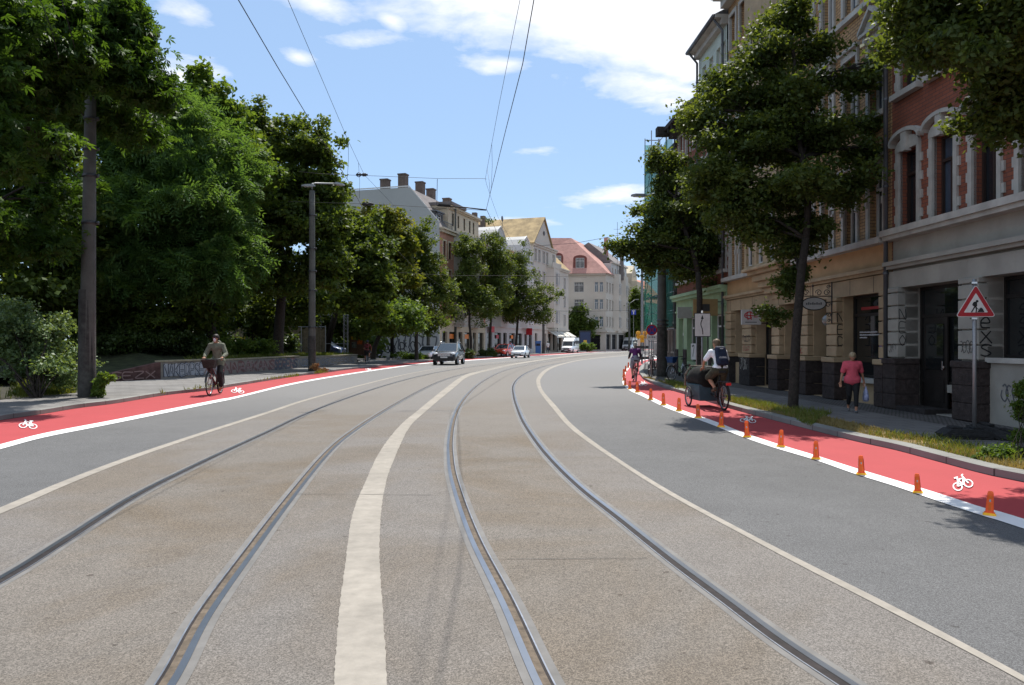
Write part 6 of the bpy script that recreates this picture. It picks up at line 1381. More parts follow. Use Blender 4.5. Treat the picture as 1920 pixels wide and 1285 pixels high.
# --- overhead wires of the tram
M_wire = plain('dark contact wire', (.02,.02,.022), .6, .5)
def wire(name, label, pts, r, grp=None, parts=None):
    if grp == GW: pts = [Vector(pts[0])+(Vector(pts[0])-Vector(pts[1])).normalized()*14] + list(pts); r *= .7
    b = Vector(pts[0]); o = MB().tube([Vector(p)-b for p in pts], r, 5).build(name, M_wire, None, True); o.location = b; tag(o, label, 'wire', grp); return o
def Z(px, py, z): d = (z-EYE)*FPX/(HOR-py); return Q(px, py, d)
GW = 'tram wires over the left and right track'
dX = 22.9
cR = [Z(1012,-120,5.7), Z(1001,0,5.7), Z(980,120,5.7), Z(948,245,5.7), Z(912,392,5.72)]; cR2 = [Z(912,392,5.72), Z(930,432,5.72), Z(965,500,5.72), Z(1010,560,5.72), Z(1070,600,5.72)]
def dense(p, k=6):
    out = []
    for a, b in zip(p, p[1:]): out += [Vector(a).lerp(Vector(b), i/k) for i in range(k)]
    return out+[Vector(p[-1])]
wire('contact_wire', 'lower contact wire over the right track, from the top centre down to the pull-off arm', dense(cR+cR2[1:]), .009, GW)
mR = [Z(985,-80,7.0), Z(975,0,6.95), Z(955,100,6.85), Z(935,200,6.72), Z(910,335,6.62)]; mR2 = [Z(912,345,6.6), Z(921,372,6.4), Z(934,408,6.3), Z(975,480,6.6), Z(1040,560,6.9)]
wire('messenger_wire', 'upper carrying wire over the right track, left of the contact wire', dense(mR+mR2), .006, GW)
cL = [Z(380,-110,5.7), Z(447,0,5.7), Z(520,125,5.7), Z(600,257,5.7), Z(651,336,5.7), Z(676,383,5.72), Z(715,440,5.72), Z(775,500,5.72), Z(860,560,5.72), Z(960,600,5.72)]
wire('contact_wire', 'lower contact wire over the left track, running down into the left trees', dense(cL), .009, GW)
mL = [Z(505,-80,7.0), Z(540,0,6.9), Z(600,140,6.75), Z(652,262,6.6), Z(683,328,6.5), Z(733,380,6.3), Z(772,417,6.3), Z(830,480,6.6), Z(900,540,6.8)]
wire('messenger_wire', 'upper carrying wire over the left track, right of its contact wire', dense(mL), .006, GW)
def Dp(px, py, d=None): return Q(px, py, d or dX)
wire('span_wire', 'upper cross wire between the two tracks with a dark insulator', [Dp(560,322), Dp(600,326), Dp(640,328,22.9), Dp(700,330,22.9), Dp(820,335), Dp(905,335), Dp(912,336)], .006, 'cross wires of the tram line')
wire('span_wire', 'lower cross wire passing before the gable wall to the pull-off arm', [Dp(540,378), Dp(660,382), Dp(720,384), Dp(820,390), Dp(912,395)], .006, 'cross wires of the tram line')
wire('span_wire', 'distant cross wire in the sky above the red mansard roof', [Q(1000,462,60), Q(1080,456,58), Q(1145,444,56), Q(1210,432,54), Q(1260,425,52)], .014, 'cross wires of the tram line')
wire('span_wire', 'thin far wire behind the lindens at second floor height', [Q(590,505,62), Q(760,512,62), Q(850,517,62), Q(960,517,62), Q(1100,520,62)], .012, 'cross wires of the tram line')
wire('span_wire', 'thin far wire crossing low over the bend', [Q(1020,583,120), Q(1100,584,118), Q(1180,582,116), Q(1215,578,114)], .022, 'cross wires of the tram line')
po = thing('pull_off_arm', 'dark pull-off arm with a hanger under the cross wire, before the dormer', 'wire fitting', Dp(912,393), 0)
b0 = Dp(912,393)
MB().tube([Dp(820,386)-b0, Dp(870,389)-b0, Dp(912,394)-b0], .02, 6).build('arm', M_wire, po, True); MB().tube([Dp(820,336)-b0, Dp(819,386)-b0], .008, 5).build('hanger', M_wire, po); MB().tube([Dp(822,383)-b0, Dp(845,385)-b0], .035, 6).build('insulator', M_sblack, po)
for i, (x, y) in enumerate(((683,328),(694,383))):
    io = thing('insulator', ('dark insulator at the crossing of the upper left wires','dark insulator on the lower cross wire before the tree tops')[i], 'wire fitting', Dp(x,y), 0); MB().tube([(-.24,0,0),(.1,0,0)], .03, 8).lathe([(.05,-.05),(.05,.05)], (.0,0,0), 8, 'x').build('body', M_sblack, io, True); MB().torus((-.16,0,.0), .06, .012, 12, 5).build('link', M_sblack, io)
for i, (p, q) in enumerate([(Z(653,262,6.6),Z(651,336,5.7)),(Z(672,306,6.55),Z(674,372,5.7)),(Z(922,268,6.68),Z(921,352,5.72)),(Z(913,315,6.64),Z(919,366,5.72))]):
    hw_ = wire('dropper_wire', ('dropper at the far left hanging between the left wires','second dropper of the left wires, nearest the insulator','upper dropper of the right wires','lower dropper of the right wires')[i], [p, (p+q)/2+Vector((.02,0,0)), q], .004, 'droppers joining carrying and contact wires')
tw = wire('span_wire', 'thin dark wire running up through the chestnut leaves at the top left', [Q(75,0,16), Q(95,50,16.5), Q(110,110,17)], .008, 'cross wires of the tram line')
tw = wire('span_wire', 'second thin wire in the top left corner, just right of the first', [Q(110,-20,16), Q(122,20,16.3), Q(140,90,17)], .008, 'cross wires of the tram line')

# --- orange delineators
M_orp = mat('orange plastic delineator', (.95,.13,.022), .45, .08, 9, spec=.4); M_orf = plain('yellow delineator foot', (.95,.50,.03), .45); M_refl = plain('grey reflector', (.35,.36,.38), .3)
GD = 'orange delineators along the right cycle lane'
dl = [(1855,967,922),(1721,925,889),(1615,891,855),(1530,862,828),(1464,839,807),(1401,821,790),(1352,802,773),(1309,785,759),(1273,772,747),(1244,761,738),(1220,751,730),(1195,737,717),(1181,731,715),(1172,724,710),(1169.5,715,702),(1170,707,693),(1173,698.5,687),(1178,691,680.5),(1184,684.5,675.5),(1190,680.5,673),(1208,675.5,670),(1215,674.3,669)]
ordn = ['nearest','second','third','fourth','fifth','sixth','seventh','eighth','ninth','tenth','eleventh','twelfth','thirteenth','fourteenth','fifteenth','sixteenth','seventeenth','eighteenth','nineteenth','twentieth','twenty-first','farthest']
def make_delin():
    root = thing('delineator', 'x', 'delineator', (0,0,0), 0, GD)
    b = MB(); w0, w1, t0, t1 = .155, .115, .07, .055
    vs = []
    for z, w, t in ((.10,w0,t0),(.90,w1,t1),(.97,w1*.82,t1*.8),(1.0,w1*.5,t1*.5)):
        for i, j in ((-1,-1),(1,-1),(1,1),(-1,1)): vs.append((i*w, j*t, z))
    b.add(vs, [(0,3,2,1)]+[(k*4+j, k*4+(j+1)%4, k*4+4+(j+1)%4, k*4+4+j) for k in range(3) for j in range(4)]+[(12,13,14,15)])
    for sx in (-1, 1): b.add([(sx*(w0+.004),-t0-.02,.10),(sx*(w0-.03),-t0-.02,.10),(sx*(w1-.022),-t1-.02,.84),(sx*(w1+.003),-t1-.02,.84),(sx*(w0+.004),-t0,.10),(sx*(w0-.03),-t0,.10),(sx*(w1-.022),-t1,.84),(sx*(w1+.003),-t1,.84)], [(0,1,2,3),(0,3,2,1),(0,3,7,4),(1,2,6,5)])
    b.prism([(-.20,-.13),(.20,-.13),(.20,.13),(-.20,.13)], .08, .12)
    o = b.build('panel', M_orp, root)
    r_ = MB(); r_.box(-.03,.03,-t1-.045,-t1-.018,.56,.66); r_.build('reflector', M_refl, root)
    g = MB(); g.box(-.06,.06,-t1-.022,-t1-.016,.70,.82); g.box(-.05,.05,-t0-.012,-t0+.005,.2,.5); g.build('inset', plain('darker orange plastic', (.70,.13,.012), .5), root)
    f = MB(); f.prism([(-.24,-.17),(.24,-.17),(.24,.17),(-.24,.17)], 0, .06); f.prism([(-.20,-.14),(.20,-.14),(.20,.14),(-.20,.14)], .06, .10); f.build('foot', M_orf, root); return root
proto = make_delin(); rnd2 = random.Random(8)
for i, (px, yb, yt) in enumerate(dl):
    b = P(px, yb-1, .008); s_ = (yb-yt)/FPX*b.y; nx = dl[min(i+1, len(dl)-1)]; 
    lab = '%s orange delineator on the white line of the right cycle lane' % ordn[i] + (', closest to the camera' if i == 0 else '' if i < 21 else ', beyond the purple cyclist')
    if i in (6, 7): lab = '%s orange delineator, standing below the cargo bicycle' % ordn[i]
    a = math.atan2(b.x, b.y)*-.6+R(-6)
    o = proto if i == 0 else copy_thing(proto, (0,0,0))
    o.location = b; o.rotation_euler = (R(rnd2.uniform(-2.5,2.5)), R(rnd2.uniform(-3,3)), a+R(rnd2.uniform(-9,9))); o.scale = (s_,)*3; o['label'] = lab
# ------------------------------------------------------------ cars
def carpaint(name, c, rough=.28): return mat(name, c, rough, .03, 3, metal=.15, spec=.5, coat=.8)
M_tyre = mat('tyre rubber', (.018,.018,.019), .8, .15, 20); M_alloy = plain('alloy rim', (.38,.39,.41), .35, .8); M_hl = plain('headlight glass', (.85,.87,.9), .08, .2, 1.0); M_tail = plain('tail light red', (.35,.01,.01), .2)
M_cglass = plain('car window glass', (.035,.045,.055), .05, 0, 1.0); M_plate = plain('number plate', (.6,.6,.6), .5); M_trim = plain('black car trim', (.015,.015,.016), .5)
def loft(mb, secs):
    n = len(secs[0]); vs = [p for s in secs for p in s]
    fs = [(i*n+j, i*n+(j+1) % n, (i+1)*n+(j+1) % n, (i+1)*n+j) for i in range(len(secs)-1) for j in range(n)] + [tuple(range(n-1,-1,-1)), tuple((len(secs)-1)*n+j for j in range(n))]
    return mb.add(vs, fs)
def section(x, w, z0, z1, sh=.14, tum=.06):
    """closed body section at station x: half width w, underside z0, shoulder z1"""
    h = z1-z0
    half = [(w*.82, z0), (w*.97, z0+h*.12), (w, z0+h*.40), (w-.015, z0+h*.68), (w-tum, z1-.05), (w*.72, z1+.015)]
    return [(x, y, z) for y, z in half] + [(x, 0, z1+.03)] + [(x, -y, z) for y, z in half[::-1]] + [(x, 0, z0)]
def car(name, label, loc, rz, paint, kind='hatch', scale=1.0, L_=4.2, W_=1.78, H_=1.48, cat='car', group=None, racks=False, front=True, open_top=False):
    r = thing(name, label, cat, loc, rz, group, scale); w = W_/2; f = L_/2
    if kind == 'van': st = [(-f,.86,.30,1.25),(-f+.06,.98,.26,1.30),(-f+.8,1,.24,1.30),(f-1.5,1,.24,1.28),(f-.9,.99,.24,1.18),(f-.35,.96,.24,1.06),(f-.08,.88,.25,.92),(f,.76,.30,.74)]; wr, ax = .34, (-f+1.15, f-.95)
    elif kind == 'suv': st = [(-f,.84,.42,1.02),(-f+.08,.96,.34,1.10),(-f+.8,1,.30,1.10),(.2,1,.28,1.06),(f-1.15,1,.28,1.06),(f-.6,.99,.30,1.03),(f-.2,.94,.32,.95),(f,.82,.38,.80)]; wr, ax = .36, (-f+.85, f-.88)
    elif kind == 'open': st = [(-f,.80,.36,.78),(-f+.1,.94,.28,.86),(-f+.9,1,.24,.90),(0,1,.22,.88),(f-1.2,1,.22,.86),(f-.5,.97,.24,.78),(f-.12,.90,.26,.66),(f,.76,.32,.52)]; wr, ax = .31, (-f+.8, f-.85)
    else: st = [(-f,.82,.38,.90),(-f+.08,.95,.30,1.0),(-f+.7,1,.26,1.0),(.1,1,.24,.95),(f-1.05,1,.24,.94),(f-.5,.98,.26,.86),(f-.15,.92,.28,.76),(f,.78,.34,.62)]; wr, ax = .32, (-f+.75, f-.8)
    secs = []
    for (x, ww, z0, z1) in st: secs.append(section(x, w*ww, z0, z1))
    body = loft(MB(), secs).build('body', paint, r, True); sm = body.modifiers.new('sub', 'SUBSURF'); sm.levels = 2; sm.render_levels = 2
    # glass house
    if kind == 'van': g = [(f-.78,1.12),(f-1.42,H_-.62),(-f+.05,H_-.30),(-f+.02,1.2)]; tw = .86
    elif kind == 'suv': g = [(f-1.0,1.02),(f-2.0,H_-.07),(-f+.55,H_-.12),(-f+.12,1.06)]; tw = .74
    elif kind == 'open': g = None
    else: g = [(f-.95,.90),(f-1.75,H_-.08),(-f+.65,H_-.10),(-f+.12,.96)]; tw = .74
    if g:
        (x0,z0),(x1,z1),(x2,z2),(x3,z3) = g; wb, wt = w*.93, w*tw; xm = (x1+x2)/2; zm = max(z1,z2)+.03
        gm_ = MB(); L0 = [(x0,-wb*.93,z0-.06),(xm,-wb,z0-.06),(x3,-wb*.95,z3-.06),(x3,wb*.95,z3-.06),(xm,wb,z0-.06),(x0,wb*.93,z0-.06)]; L1 = [(x1,-wt*.95,z1),(xm,-wt,zm),(x2,-wt*.97,z2),(x2,wt*.97,z2),(xm,wt,zm),(x1,wt*.95,z1)]
        gm_.add(L0+L1, [(i,(i+1)%6,6+(i+1)%6,6+i) for i in range(6)]+[tuple(range(6,12))]); gm_.build('windows', M_cglass, r)
        rf = MB(); k = 1.0 if kind != 'van' else 1.0
        if kind == 'van':
            # high roof box with solid cargo sides
            rf.add([(x1+.02,-wt,z1-.02),(xm+1.0,-wt*1.02,H_-.06),(x2,-wt*1.02,H_-.04),(x2,wt*1.02,H_-.04),(xm+1.0,wt*1.02,H_-.06),(x1+.02,wt,z1-.02),(x2-.02,-wb,z2-.3),(x2-.02,wb,z2-.3)], [(0,1,4,5),(1,2,3,4),(2,6,7,3)])
            for s_ in (-1,1): rf.add([(x1-.95,s_*(wb+.015),1.15),(x2-.02,s_*(wb+.015),1.15),(x2-.02,s_*(wt*1.03),H_-.05),(xm+1.0,s_*(wt*1.03),H_-.06),(x1-.0,s_*(wt*1.01),z1),(x1-.95,s_*(wt+.05),z1-.05)], [(0,1,2,3,4,5) if s_ < 0 else (5,4,3,2,1,0)])
            rf.add([(x2-.03,-wb,1.1),(x2-.03,wb,1.1),(x2-.03,wt*1.02,H_-.05),(x2-.03,-wt*1.02,H_-.05)], [(3,2,1,0)])
        else:
            R0 = [(p[0],p[1]*1.01,p[2]+.0) for p in L1]; R1 = [(xm+(p[0]-xm)*.93,p[1]*.86,p[2]+.045) for p in L1]
            rf.add(R0+R1, [(i,(i+1)%6,6+(i+1)%6,6+i) for i in range(6)]+[tuple(range(6,12))])
        rf.build('roof', paint, r)
        pm = MB(); 
        for s_ in (-1,1):
            pm.tube([(x0,s_*wb*.93,z0-.03),(x1,s_*wt*.95,z1+.01)], .035, 6); pm.tube([(x3,s_*wb*.95,z3),(x2,s_*wt*.97,z2+.01)], .05, 6)
            if kind != 'van': pm.tube([(xm,s_*wb,z0-.02),(xm-.05,s_*wt,zm)], .035, 6)
        pm.build('pillars', paint if kind != 'suv' else M_trim, r)
    else:
        gm_ = MB(); gm_.add([(f-1.35,-w*.8,.84),(f-1.35,w*.8,.84),(f-1.85,w*.68,1.24),(f-1.85,-w*.68,1.24),(f-1.38,-w*.8,.84),(f-1.38,w*.8,.84),(f-1.88,w*.68,1.24),(f-1.88,-w*.68,1.24)], [(0,1,2,3),(7,6,5,4),(0,3,7,4),(1,5,6,2),(3,2,6,7)]); gm_.build('windscreen', M_cglass, r)
        MB().tube([(f-1.36,-w*.8,.85),(f-1.86,-w*.68,1.25),(f-1.86,w*.68,1.25),(f-1.36,w*.8,.85)], .025, 6).build('windscreen_frame', M_chrome, r)
        for s_ in (-1,1): bevel(MB().box(-.25,-.1,s_*.38-.22,s_*.38+.22,.8,1.12).build('seat', M_trim, r), .04)
        MB().box(-.3,f-1.5,-w*.7,w*.7,.86,.925).build('cabin', M_trim, r); MB().tube([(-.3,-w*.8,.90),(-1.1,-w*.8,.97),(-1.1,w*.8,.97),(-.3,w*.8,.90)], .05, 6).build('folded_hood', M_trim, r)
    # wheels
    for x in ax:
        for s_ in (-1,1):
            y = s_*(w-.11); wh = MB().lathe([(wr*.62,-.10),(wr*.9,-.11),(wr,-.07),(wr,.07),(wr*.9,.11),(wr*.62,.10),(wr*.62,-.10)], (0,0,0), 24, 'y').build('wheel', M_tyre, r, True); wh.location = (x, y, wr)
            rm = MB().lathe([(0,-.07),(wr*.2,-.09),(wr*.25,-.075),(wr*.6,-.095),(wr*.64,-.09),(wr*.64,.09),(wr*.6,.095),(wr*.25,.075),(wr*.2,.09),(0,.07)], (0,0,0), 16, 'y')
            rm.build('rim', M_alloy, wh, False)
            MB().torus((x,s_*(w-.035),wr+.01), wr+.045, .035, 24, 6, 'y').build('wheel_arch', M_trim, r, True)
    zh = {'van':.86,'suv':.86,'hatch':.70,'open':.60}[kind]; xf = f-.10
    for s_ in (-1,1):
        MB().ball((0,0,0), .13, .19, .085 if kind != 'van' else .15, 12, 8).build('headlight', M_hl, r, True).location = (xf-.07, s_*w*.70, zh)
        MB().ball((0,0,0), .05, .1, .12, 10, 6).build('tail_light', M_tail, r, True).location = (-f+.06, s_*w*.82, zh+.1)
        MB().ball((0,0,0), .07, .11, .08, 10, 6).build('mirror', paint if kind != 'van' else M_trim, r, True).location = ((f-1.25 if kind != 'van' else f-1.05), s_*(w+.10), {'van':1.4,'suv':1.12,'hatch':1.0,'open':.94}[kind])
    gz0, gz1 = {'van':(.55,.82),'suv':(.68,.90),'hatch':(.34,.52),'open':(.38,.55)}[kind]; gr = MB()
    for k in range(4): gr.box(f-.12,f+.015-.01*k,-w*.5,w*.5,gz0+(gz1-gz0)*k/4+.012,gz0+(gz1-gz0)*(k+1)/4)
    gr.build('grille', M_chrome if kind == 'suv' else M_trim, r); MB().box(f-.1,f+.012,-w*.78,w*.78,.30,gz0-.06 if kind != 'hatch' else .36).build('bumper_trim', M_trim, r)
    MB().box(f-.05,f+.025,-.26,.26,gz0-.14,gz0-.03).build('number_plate', M_plate, r)
    if kind == 'suv' or racks:
        for s_ in (-1,1): MB().tube([(f-2.1,s_*w*.68,H_-.03),(f-2.2,s_*w*.68,H_+.04),(-f+.75,s_*w*.68,H_+.03),(-f+.65,s_*w*.68,H_-.04)], .022, 6).build('roof_rail', M_chrome, r, True)
    return r
def face(dx, dy): return math.atan2(dy, dx)
car('suv', 'dark grey suv with silver roof rails driving towards the camera', (-5.0, 62.2, 0), face(-.10,-1), carpaint('dark grey metallic paint', (.022,.026,.031)), 'suv', 1.04, 4.4, 1.86, 1.67)
car('parked_car', 'white car parked half hidden behind the dark suv', (-8.3, 78.5, .0), face(-.22,-.97), carpaint('white car paint', (.66,.67,.68)), 'hatch', 1.0, 4.3, 1.8, 1.45)
car('parked_car', 'bright red car parked behind the white hatchback', (-.95, 96.5, .02), face(-.35,-.94), carpaint('bright red car paint', (.45,.035,.015)), 'hatch', 1.05, 4.0, 1.8, 1.5)
car('hatchback', 'small white hatchback driving towards the camera, in front of the red car', (.95, 88.9, 0), face(-.20,-.98), carpaint('pearl white car paint', (.60,.61,.62)), 'hatch', .97, 3.95, 1.72, 1.45)
vn = car('delivery_van', 'white delivery van parked before the awnings, nearer of the two', (9.75, 131.0, .0), face(-.30,-.95), carpaint('plain white van paint', (.70,.71,.72)), 'van', 1.0, 5.7, 2.0, 2.6, 'van')
vn2 = car('delivery_van', 'farther white delivery van at the bend behind the purple cyclist', (25.6, 170.0, .0), face(-.36,-.93), MATS['plain white van paint'], 'van', 1.12, 5.7, 2.0, 2.6, 'van')
for v_ in (vn, vn2): MB().box(-2.2,.2,1.045,1.052,1.55,2.05).build('side_stripe', M_trim, v_)
car('parked_van', 'dark blue minivan parked in the shade on the bank under the lattice frame', (-17.4, 70.5, .35), face(1,-.12), carpaint('dark blue van paint', (.02,.04,.13)), 'van', .92, 5.0, 1.9, 2.15, 'van')
car('convertible', 'dark convertible with its roof down, parked in the shade right of the low wall', (-16.6, 88.5, .12), face(-.72,-.70), carpaint('black blue car paint', (.012,.014,.02)), 'open', 1.0, 4.1, 1.75, 1.3)
car('parked_car', 'dark red car standing in deep shade under the trees before the gable wall', (-12.4, 92.5, .1), face(-.3,-.95), carpaint('dark red car paint', (.12,.012,.012)), 'hatch', 1.1, 4.2, 1.8, 1.6)

# ------------------------------------------------------------ bicycles
M_spoke = plain('spoke steel', (.30,.30,.31), .4, .9)
def wheel(root, x, y, R_, t=.019, name='wheel', axis='y'):
    w = MB().torus((0,0,0), R_-t, t, 36, 8, axis).build(name, M_tyre, root, True); w.location = (x, y, R_)
    MB().torus((0,0,0), R_-2.4*t, .010, 36, 6, axis).build('rim', M_alloy, w, True); s_ = MB()
    for k in range(20):
        a = 2*math.pi*k/20; o = .03*(1 if k % 2 else -1); p = (math.cos(a)*(R_-2.4*t), 0, math.sin(a)*(R_-2.4*t)); q = (math.cos(a+.3)*.02, o, math.sin(a+.3)*.02)
        if axis == 'y': s_.tube([q, p], .0022, 4, False)
    s_.lathe([(.0,-.05),(.025,-.05),(.018,0),(.025,.05),(.0,.05)], (0,0,0), 10, 'y'); s_.build('spokes', M_spoke, w); return w
def bicycle(name, label, loc, rz, paint, scale=1.0, group=None, basket=None, rack=True, fenders=True, drop=False, crank=0.0, cat='bicycle', sport=False):
    r = thing(name, label, cat, loc, rz, group, scale); Rw = .34
    wheel(r, -.52, 0, Rw); wheel(r, .56, 0, Rw); bb = Vector((-.07,0,.29)); st = Vector((-.24,0,.82)); hb, ht = Vector((.40,0,.62)), Vector((.34,0,.90)); rh, fh = Vector((-.52,0,Rw)), Vector((.56,0,Rw))
    f = MB(); f.tube([bb, st+Vector((-.02,0,.02))], .017, 8); f.tube([bb, hb], .019, 8); f.tube([st*.0+Vector((-.2,0,.72 if not sport else .82)), ht-Vector((0,0,.05))] if sport else [Vector((-.13,0,.48)), ht-Vector((0,0,.06))], .016, 8); f.tube([hb, ht], .022, 8)
    for s_ in (-1,1): f.tube([bb+Vector((0,.03*s_,0)), rh+Vector((0,.06*s_,0)), st-Vector((0,0,.08))], .010, 6); f.tube([hb+Vector((0,.02*s_,-.02)), Vector((.47,.05*s_,.50)), fh+Vector((0,.05*s_,0))], .011, 6)
    f.build('frame', paint, r, True)
    h = MB(); h.tube([ht, ht+Vector((-.03,0,.12))], .014, 8)
    zb = .02 if sport else .12
    hp = [(.33,-.27,1.02),(.40,-.18,1.04),(.34,0,1.02),(.40,.18,1.04),(.33,.27,1.02)] if sport else [(.16,-.28,1.06),(.30,-.27,1.07),(.37,-.10,1.05),(.34,0,1.02),(.37,.10,1.05),(.30,.27,1.07),(.16,.28,1.06)]
    h.tube([Vector(p) for p in hp], .012, 8); h.tube([(.31,0,.95),(.335,0,1.03)], .014, 8); hb_ = h.build('handlebar', M_dkmetal, r, True)
    for s_ in (-1,1): MB().tube([hp[0] if s_ < 0 else hp[-1], Vector(hp[1] if s_ < 0 else hp[-2])], .018, 8).build('grip', M_trim, hb_, True)
    s = MB(); s.add([(-.42,-.08,.93),(-.42,.08,.93),(-.25,.055,.94),(-.12,.02,.93),(-.12,-.02,.93),(-.25,-.055,.94),(-.42,-.08,.98),(-.42,.08,.98),(-.25,.055,.975),(-.12,.02,.96),(-.12,-.02,.96),(-.25,-.055,.975)], [(5,4,3,2,1,0),(6,7,8,9,10,11)]+[(i,(i+1)%6,6+(i+1)%6,6+i) for i in range(6)]); sd = s.build('saddle', M_trim, r, True); MB().tube([st, (-.26,0,.94)], .013, 8).build('seat_post', M_dkmetal, sd)
    c = MB(); c.lathe([(0,-.01),(.09,-.01),(.09,.01),(0,.01)], (bb.x,-.05,bb.z), 18, 'y'); ca, sa = math.cos(crank)*.17, math.sin(crank)*.17
    c.tube([(bb.x,-.06,bb.z),(bb.x+ca,-.075,bb.z+sa)], .010, 6); c.tube([(bb.x,.06,bb.z),(bb.x-ca,.075,bb.z-sa)], .010, 6); c.box(bb.x+ca-.045,bb.x+ca+.045,-.17,-.08,bb.z+sa-.01,bb.z+sa+.01); c.box(bb.x-ca-.045,bb.x-ca+.045,.08,.17,bb.z-sa-.01,bb.z-sa+.01)
    c.tube([(bb.x,-.05,bb.z+.09),(-.52,-.05,Rw+.035)], .005, 4); c.tube([(bb.x,-.05,bb.z-.09),(-.52,-.05,Rw-.035)], .005, 4); c.build('crankset', M_dkmetal, r)
    if fenders:
        for cx, a0, a1 in ((-.52,.15,1.05),(.56,.05,.75)):
            m_ = MB(); P_ = [(cx+(Rw+.03)*math.cos(math.pi*(a0+(a1-a0)*k/10)), (Rw+.03)*math.sin(math.pi*(a0+(a1-a0)*k/10))+Rw) for k in range(11)]
            for (a_, b_), (c_, d_) in zip(P_, P_[1:]): m_.quad((a_,-.028,b_),(a_,.028,b_),(c_,.028,d_),(c_,-.028,d_))
            m_.build('mudguard', M_dkmetal, r)
    if rack:
        m_ = MB(); 
        for y in (-.06,0,.06): m_.tube([(-.28,y,.72),(-.72,y,.72)], .006, 5)
        for s_ in (-1,1): m_.tube([(-.60,.06*s_,.72),(-.52,.07*s_,Rw)], .006, 5)
        m_.build('luggage_rack', M_dkmetal, r); MB().box(-.75,-.72,-.04,.04,.66,.70).build('rear_light', M_tail, r)
    MB().lathe([(0,-.03),(.035,-.02),(.04,.03),(0,.035)], (.46,0,.86), 10, 'x').build('front_lamp', M_alloy, r, True)
    if basket:
        b = MB(); v0 = [(.42,-.14,.80),(.66,-.14,.80),(.66,.14,.80),(.42,.14,.80)]; v1 = [(.38,-.19,1.04),(.72,-.19,1.04),(.72,.19,1.04),(.38,.19,1.04)]
        b.add(v0+v1, [(0,3,2,1)]+[(i,(i+1)%4,4+(i+1)%4,4+i) for i in range(4)]+[(4+i,4+(i+1)%4,(i+1)%4,i) for i in range(4)]); b.tube([Vector(p) for p in v1]+[Vector(v1[0])], .012, 6); b.build('basket', basket, r)
    return r
# ------------------------------------------------------------ people
M_skin = mat('light skin', (.46,.25,.17), .55, .06, 8); M_skin2 = mat('tanned skin', (.36,.18,.11), .55, .06, 8); M_hairD = mat('dark hair', (.02,.014,.012), .6, .3, 30); M_hairB = mat('grey blond hair', (.30,.24,.15), .6, .25, 30); M_hairBr = mat('short brown hair', (.13,.09,.055), .6, .25, 30)
def capsule(mb, a, b, r0, r1, n=12):
    a, b = Vector(a), Vector(b); d = b-a; L_ = d.length
    if L_ < 1e-4: return mb.ball(a, r0, n=n, m=8)
    d.normalize(); up = Vector((0,0,1)) if abs(d.z) < .9 else Vector((1,0,0)); u = d.cross(up).normalized(); v = d.cross(u); rings = []
    for t in (-90,-60,-30,0): rings.append((a+d*(math.sin(R(t))*r0), math.cos(R(t))*r0))
    for t in (0,30,60,90): rings.append((b+d*(math.sin(R(t))*r1), math.cos(R(t))*r1))
    vs = [c+(u*math.cos(2*math.pi*j/n)+v*math.sin(2*math.pi*j/n))*max(r, .0008) for c, r in rings for j in range(n)]
    return mb.add(vs, [(i*n+j, i*n+(j+1)%n, (i+1)*n+(j+1)%n, (i+1)*n+j) for i in range(7) for j in range(n)] + [tuple(range(n-1,-1,-1)), tuple(7*n+j for j in range(n))])
def flesh(name, caps, m, parent, voxel=.012, smooth=4, extra=None):
    mb = MB()
    for c in caps: capsule(mb, *c)
    for e in (extra or []): mb.ball(*e)
    o = mb.build(name, m, parent, True); rm = o.modifiers.new('skin', 'REMESH'); rm.mode = 'VOXEL'; rm.voxel_size = voxel; rm.use_smooth_shade = True
    sm = o.modifiers.new('smooth', 'SMOOTH'); sm.iterations = smooth; sm.factor = .5; return o
def ik(a, b, l1, l2, pole):
    a, b = Vector(a), Vector(b); d = b-a; L_ = min(d.length, (l1+l2)*.998); dn = d.normalized(); x = (l1*l1-l2*l2+L_*L_)/(2*L_); h = math.sqrt(max(0, l1*l1-x*x)); p = Vector(pole); p = (p-dn*p.dot(dn)).normalized(); return a+dn*x+p*h
def hand(wrist, d, palm_n, s=1.0, curl=1.0, side=1):
    """five fingers: wrist position, direction of the hand, palm normal (towards what is held)"""
    w, d, n = Vector(wrist), Vector(d).normalized(), Vector(palm_n).normalized(); b = d.cross(n).normalized(); out = []
    k0 = w+d*.085*s; out += [(w, w+d*.05*s+b*.018*s, .024*s, .020*s), (w, w+d*.05*s-b*.018*s, .024*s, .020*s), (k0+b*.026*s, k0-b*.026*s, .015*s, .015*s)]
    for i, (o, l) in enumerate(((.032,.068),(.011,.078),(-.011,.072),(-.032,.055))):
        p = k0+b*o*s; a = .55*curl; dirn = d; seg_l = l*s/2.4
        for j, r_ in enumerate((.0095,.0085,.0075)):
            dirn = (dirn*math.cos(a)+n*math.sin(a)).normalized(); nn = (n*math.cos(a)-(dirn*1.0)*0*math.sin(a)); q = p+dirn*seg_l; out.append((p, q, r_*s, r_*s*.92)); p = q; a = .8*curl if j == 0 else .7*curl
            n_ = n
    tb = w+d*.035*s+b*.034*s*side; out += [(tb, tb+(d*.6+b*.7*side+n*.5).normalized()*.036*s, .012*s, .0105*s), (tb+(d*.6+b*.7*side+n*.5).normalized()*.036*s, tb+(d*.6+b*.7*side+n*.5).normalized()*.036*s+(d*.7+n*.9).normalized()*.028*s, .010*s, .009*s)]
    return out
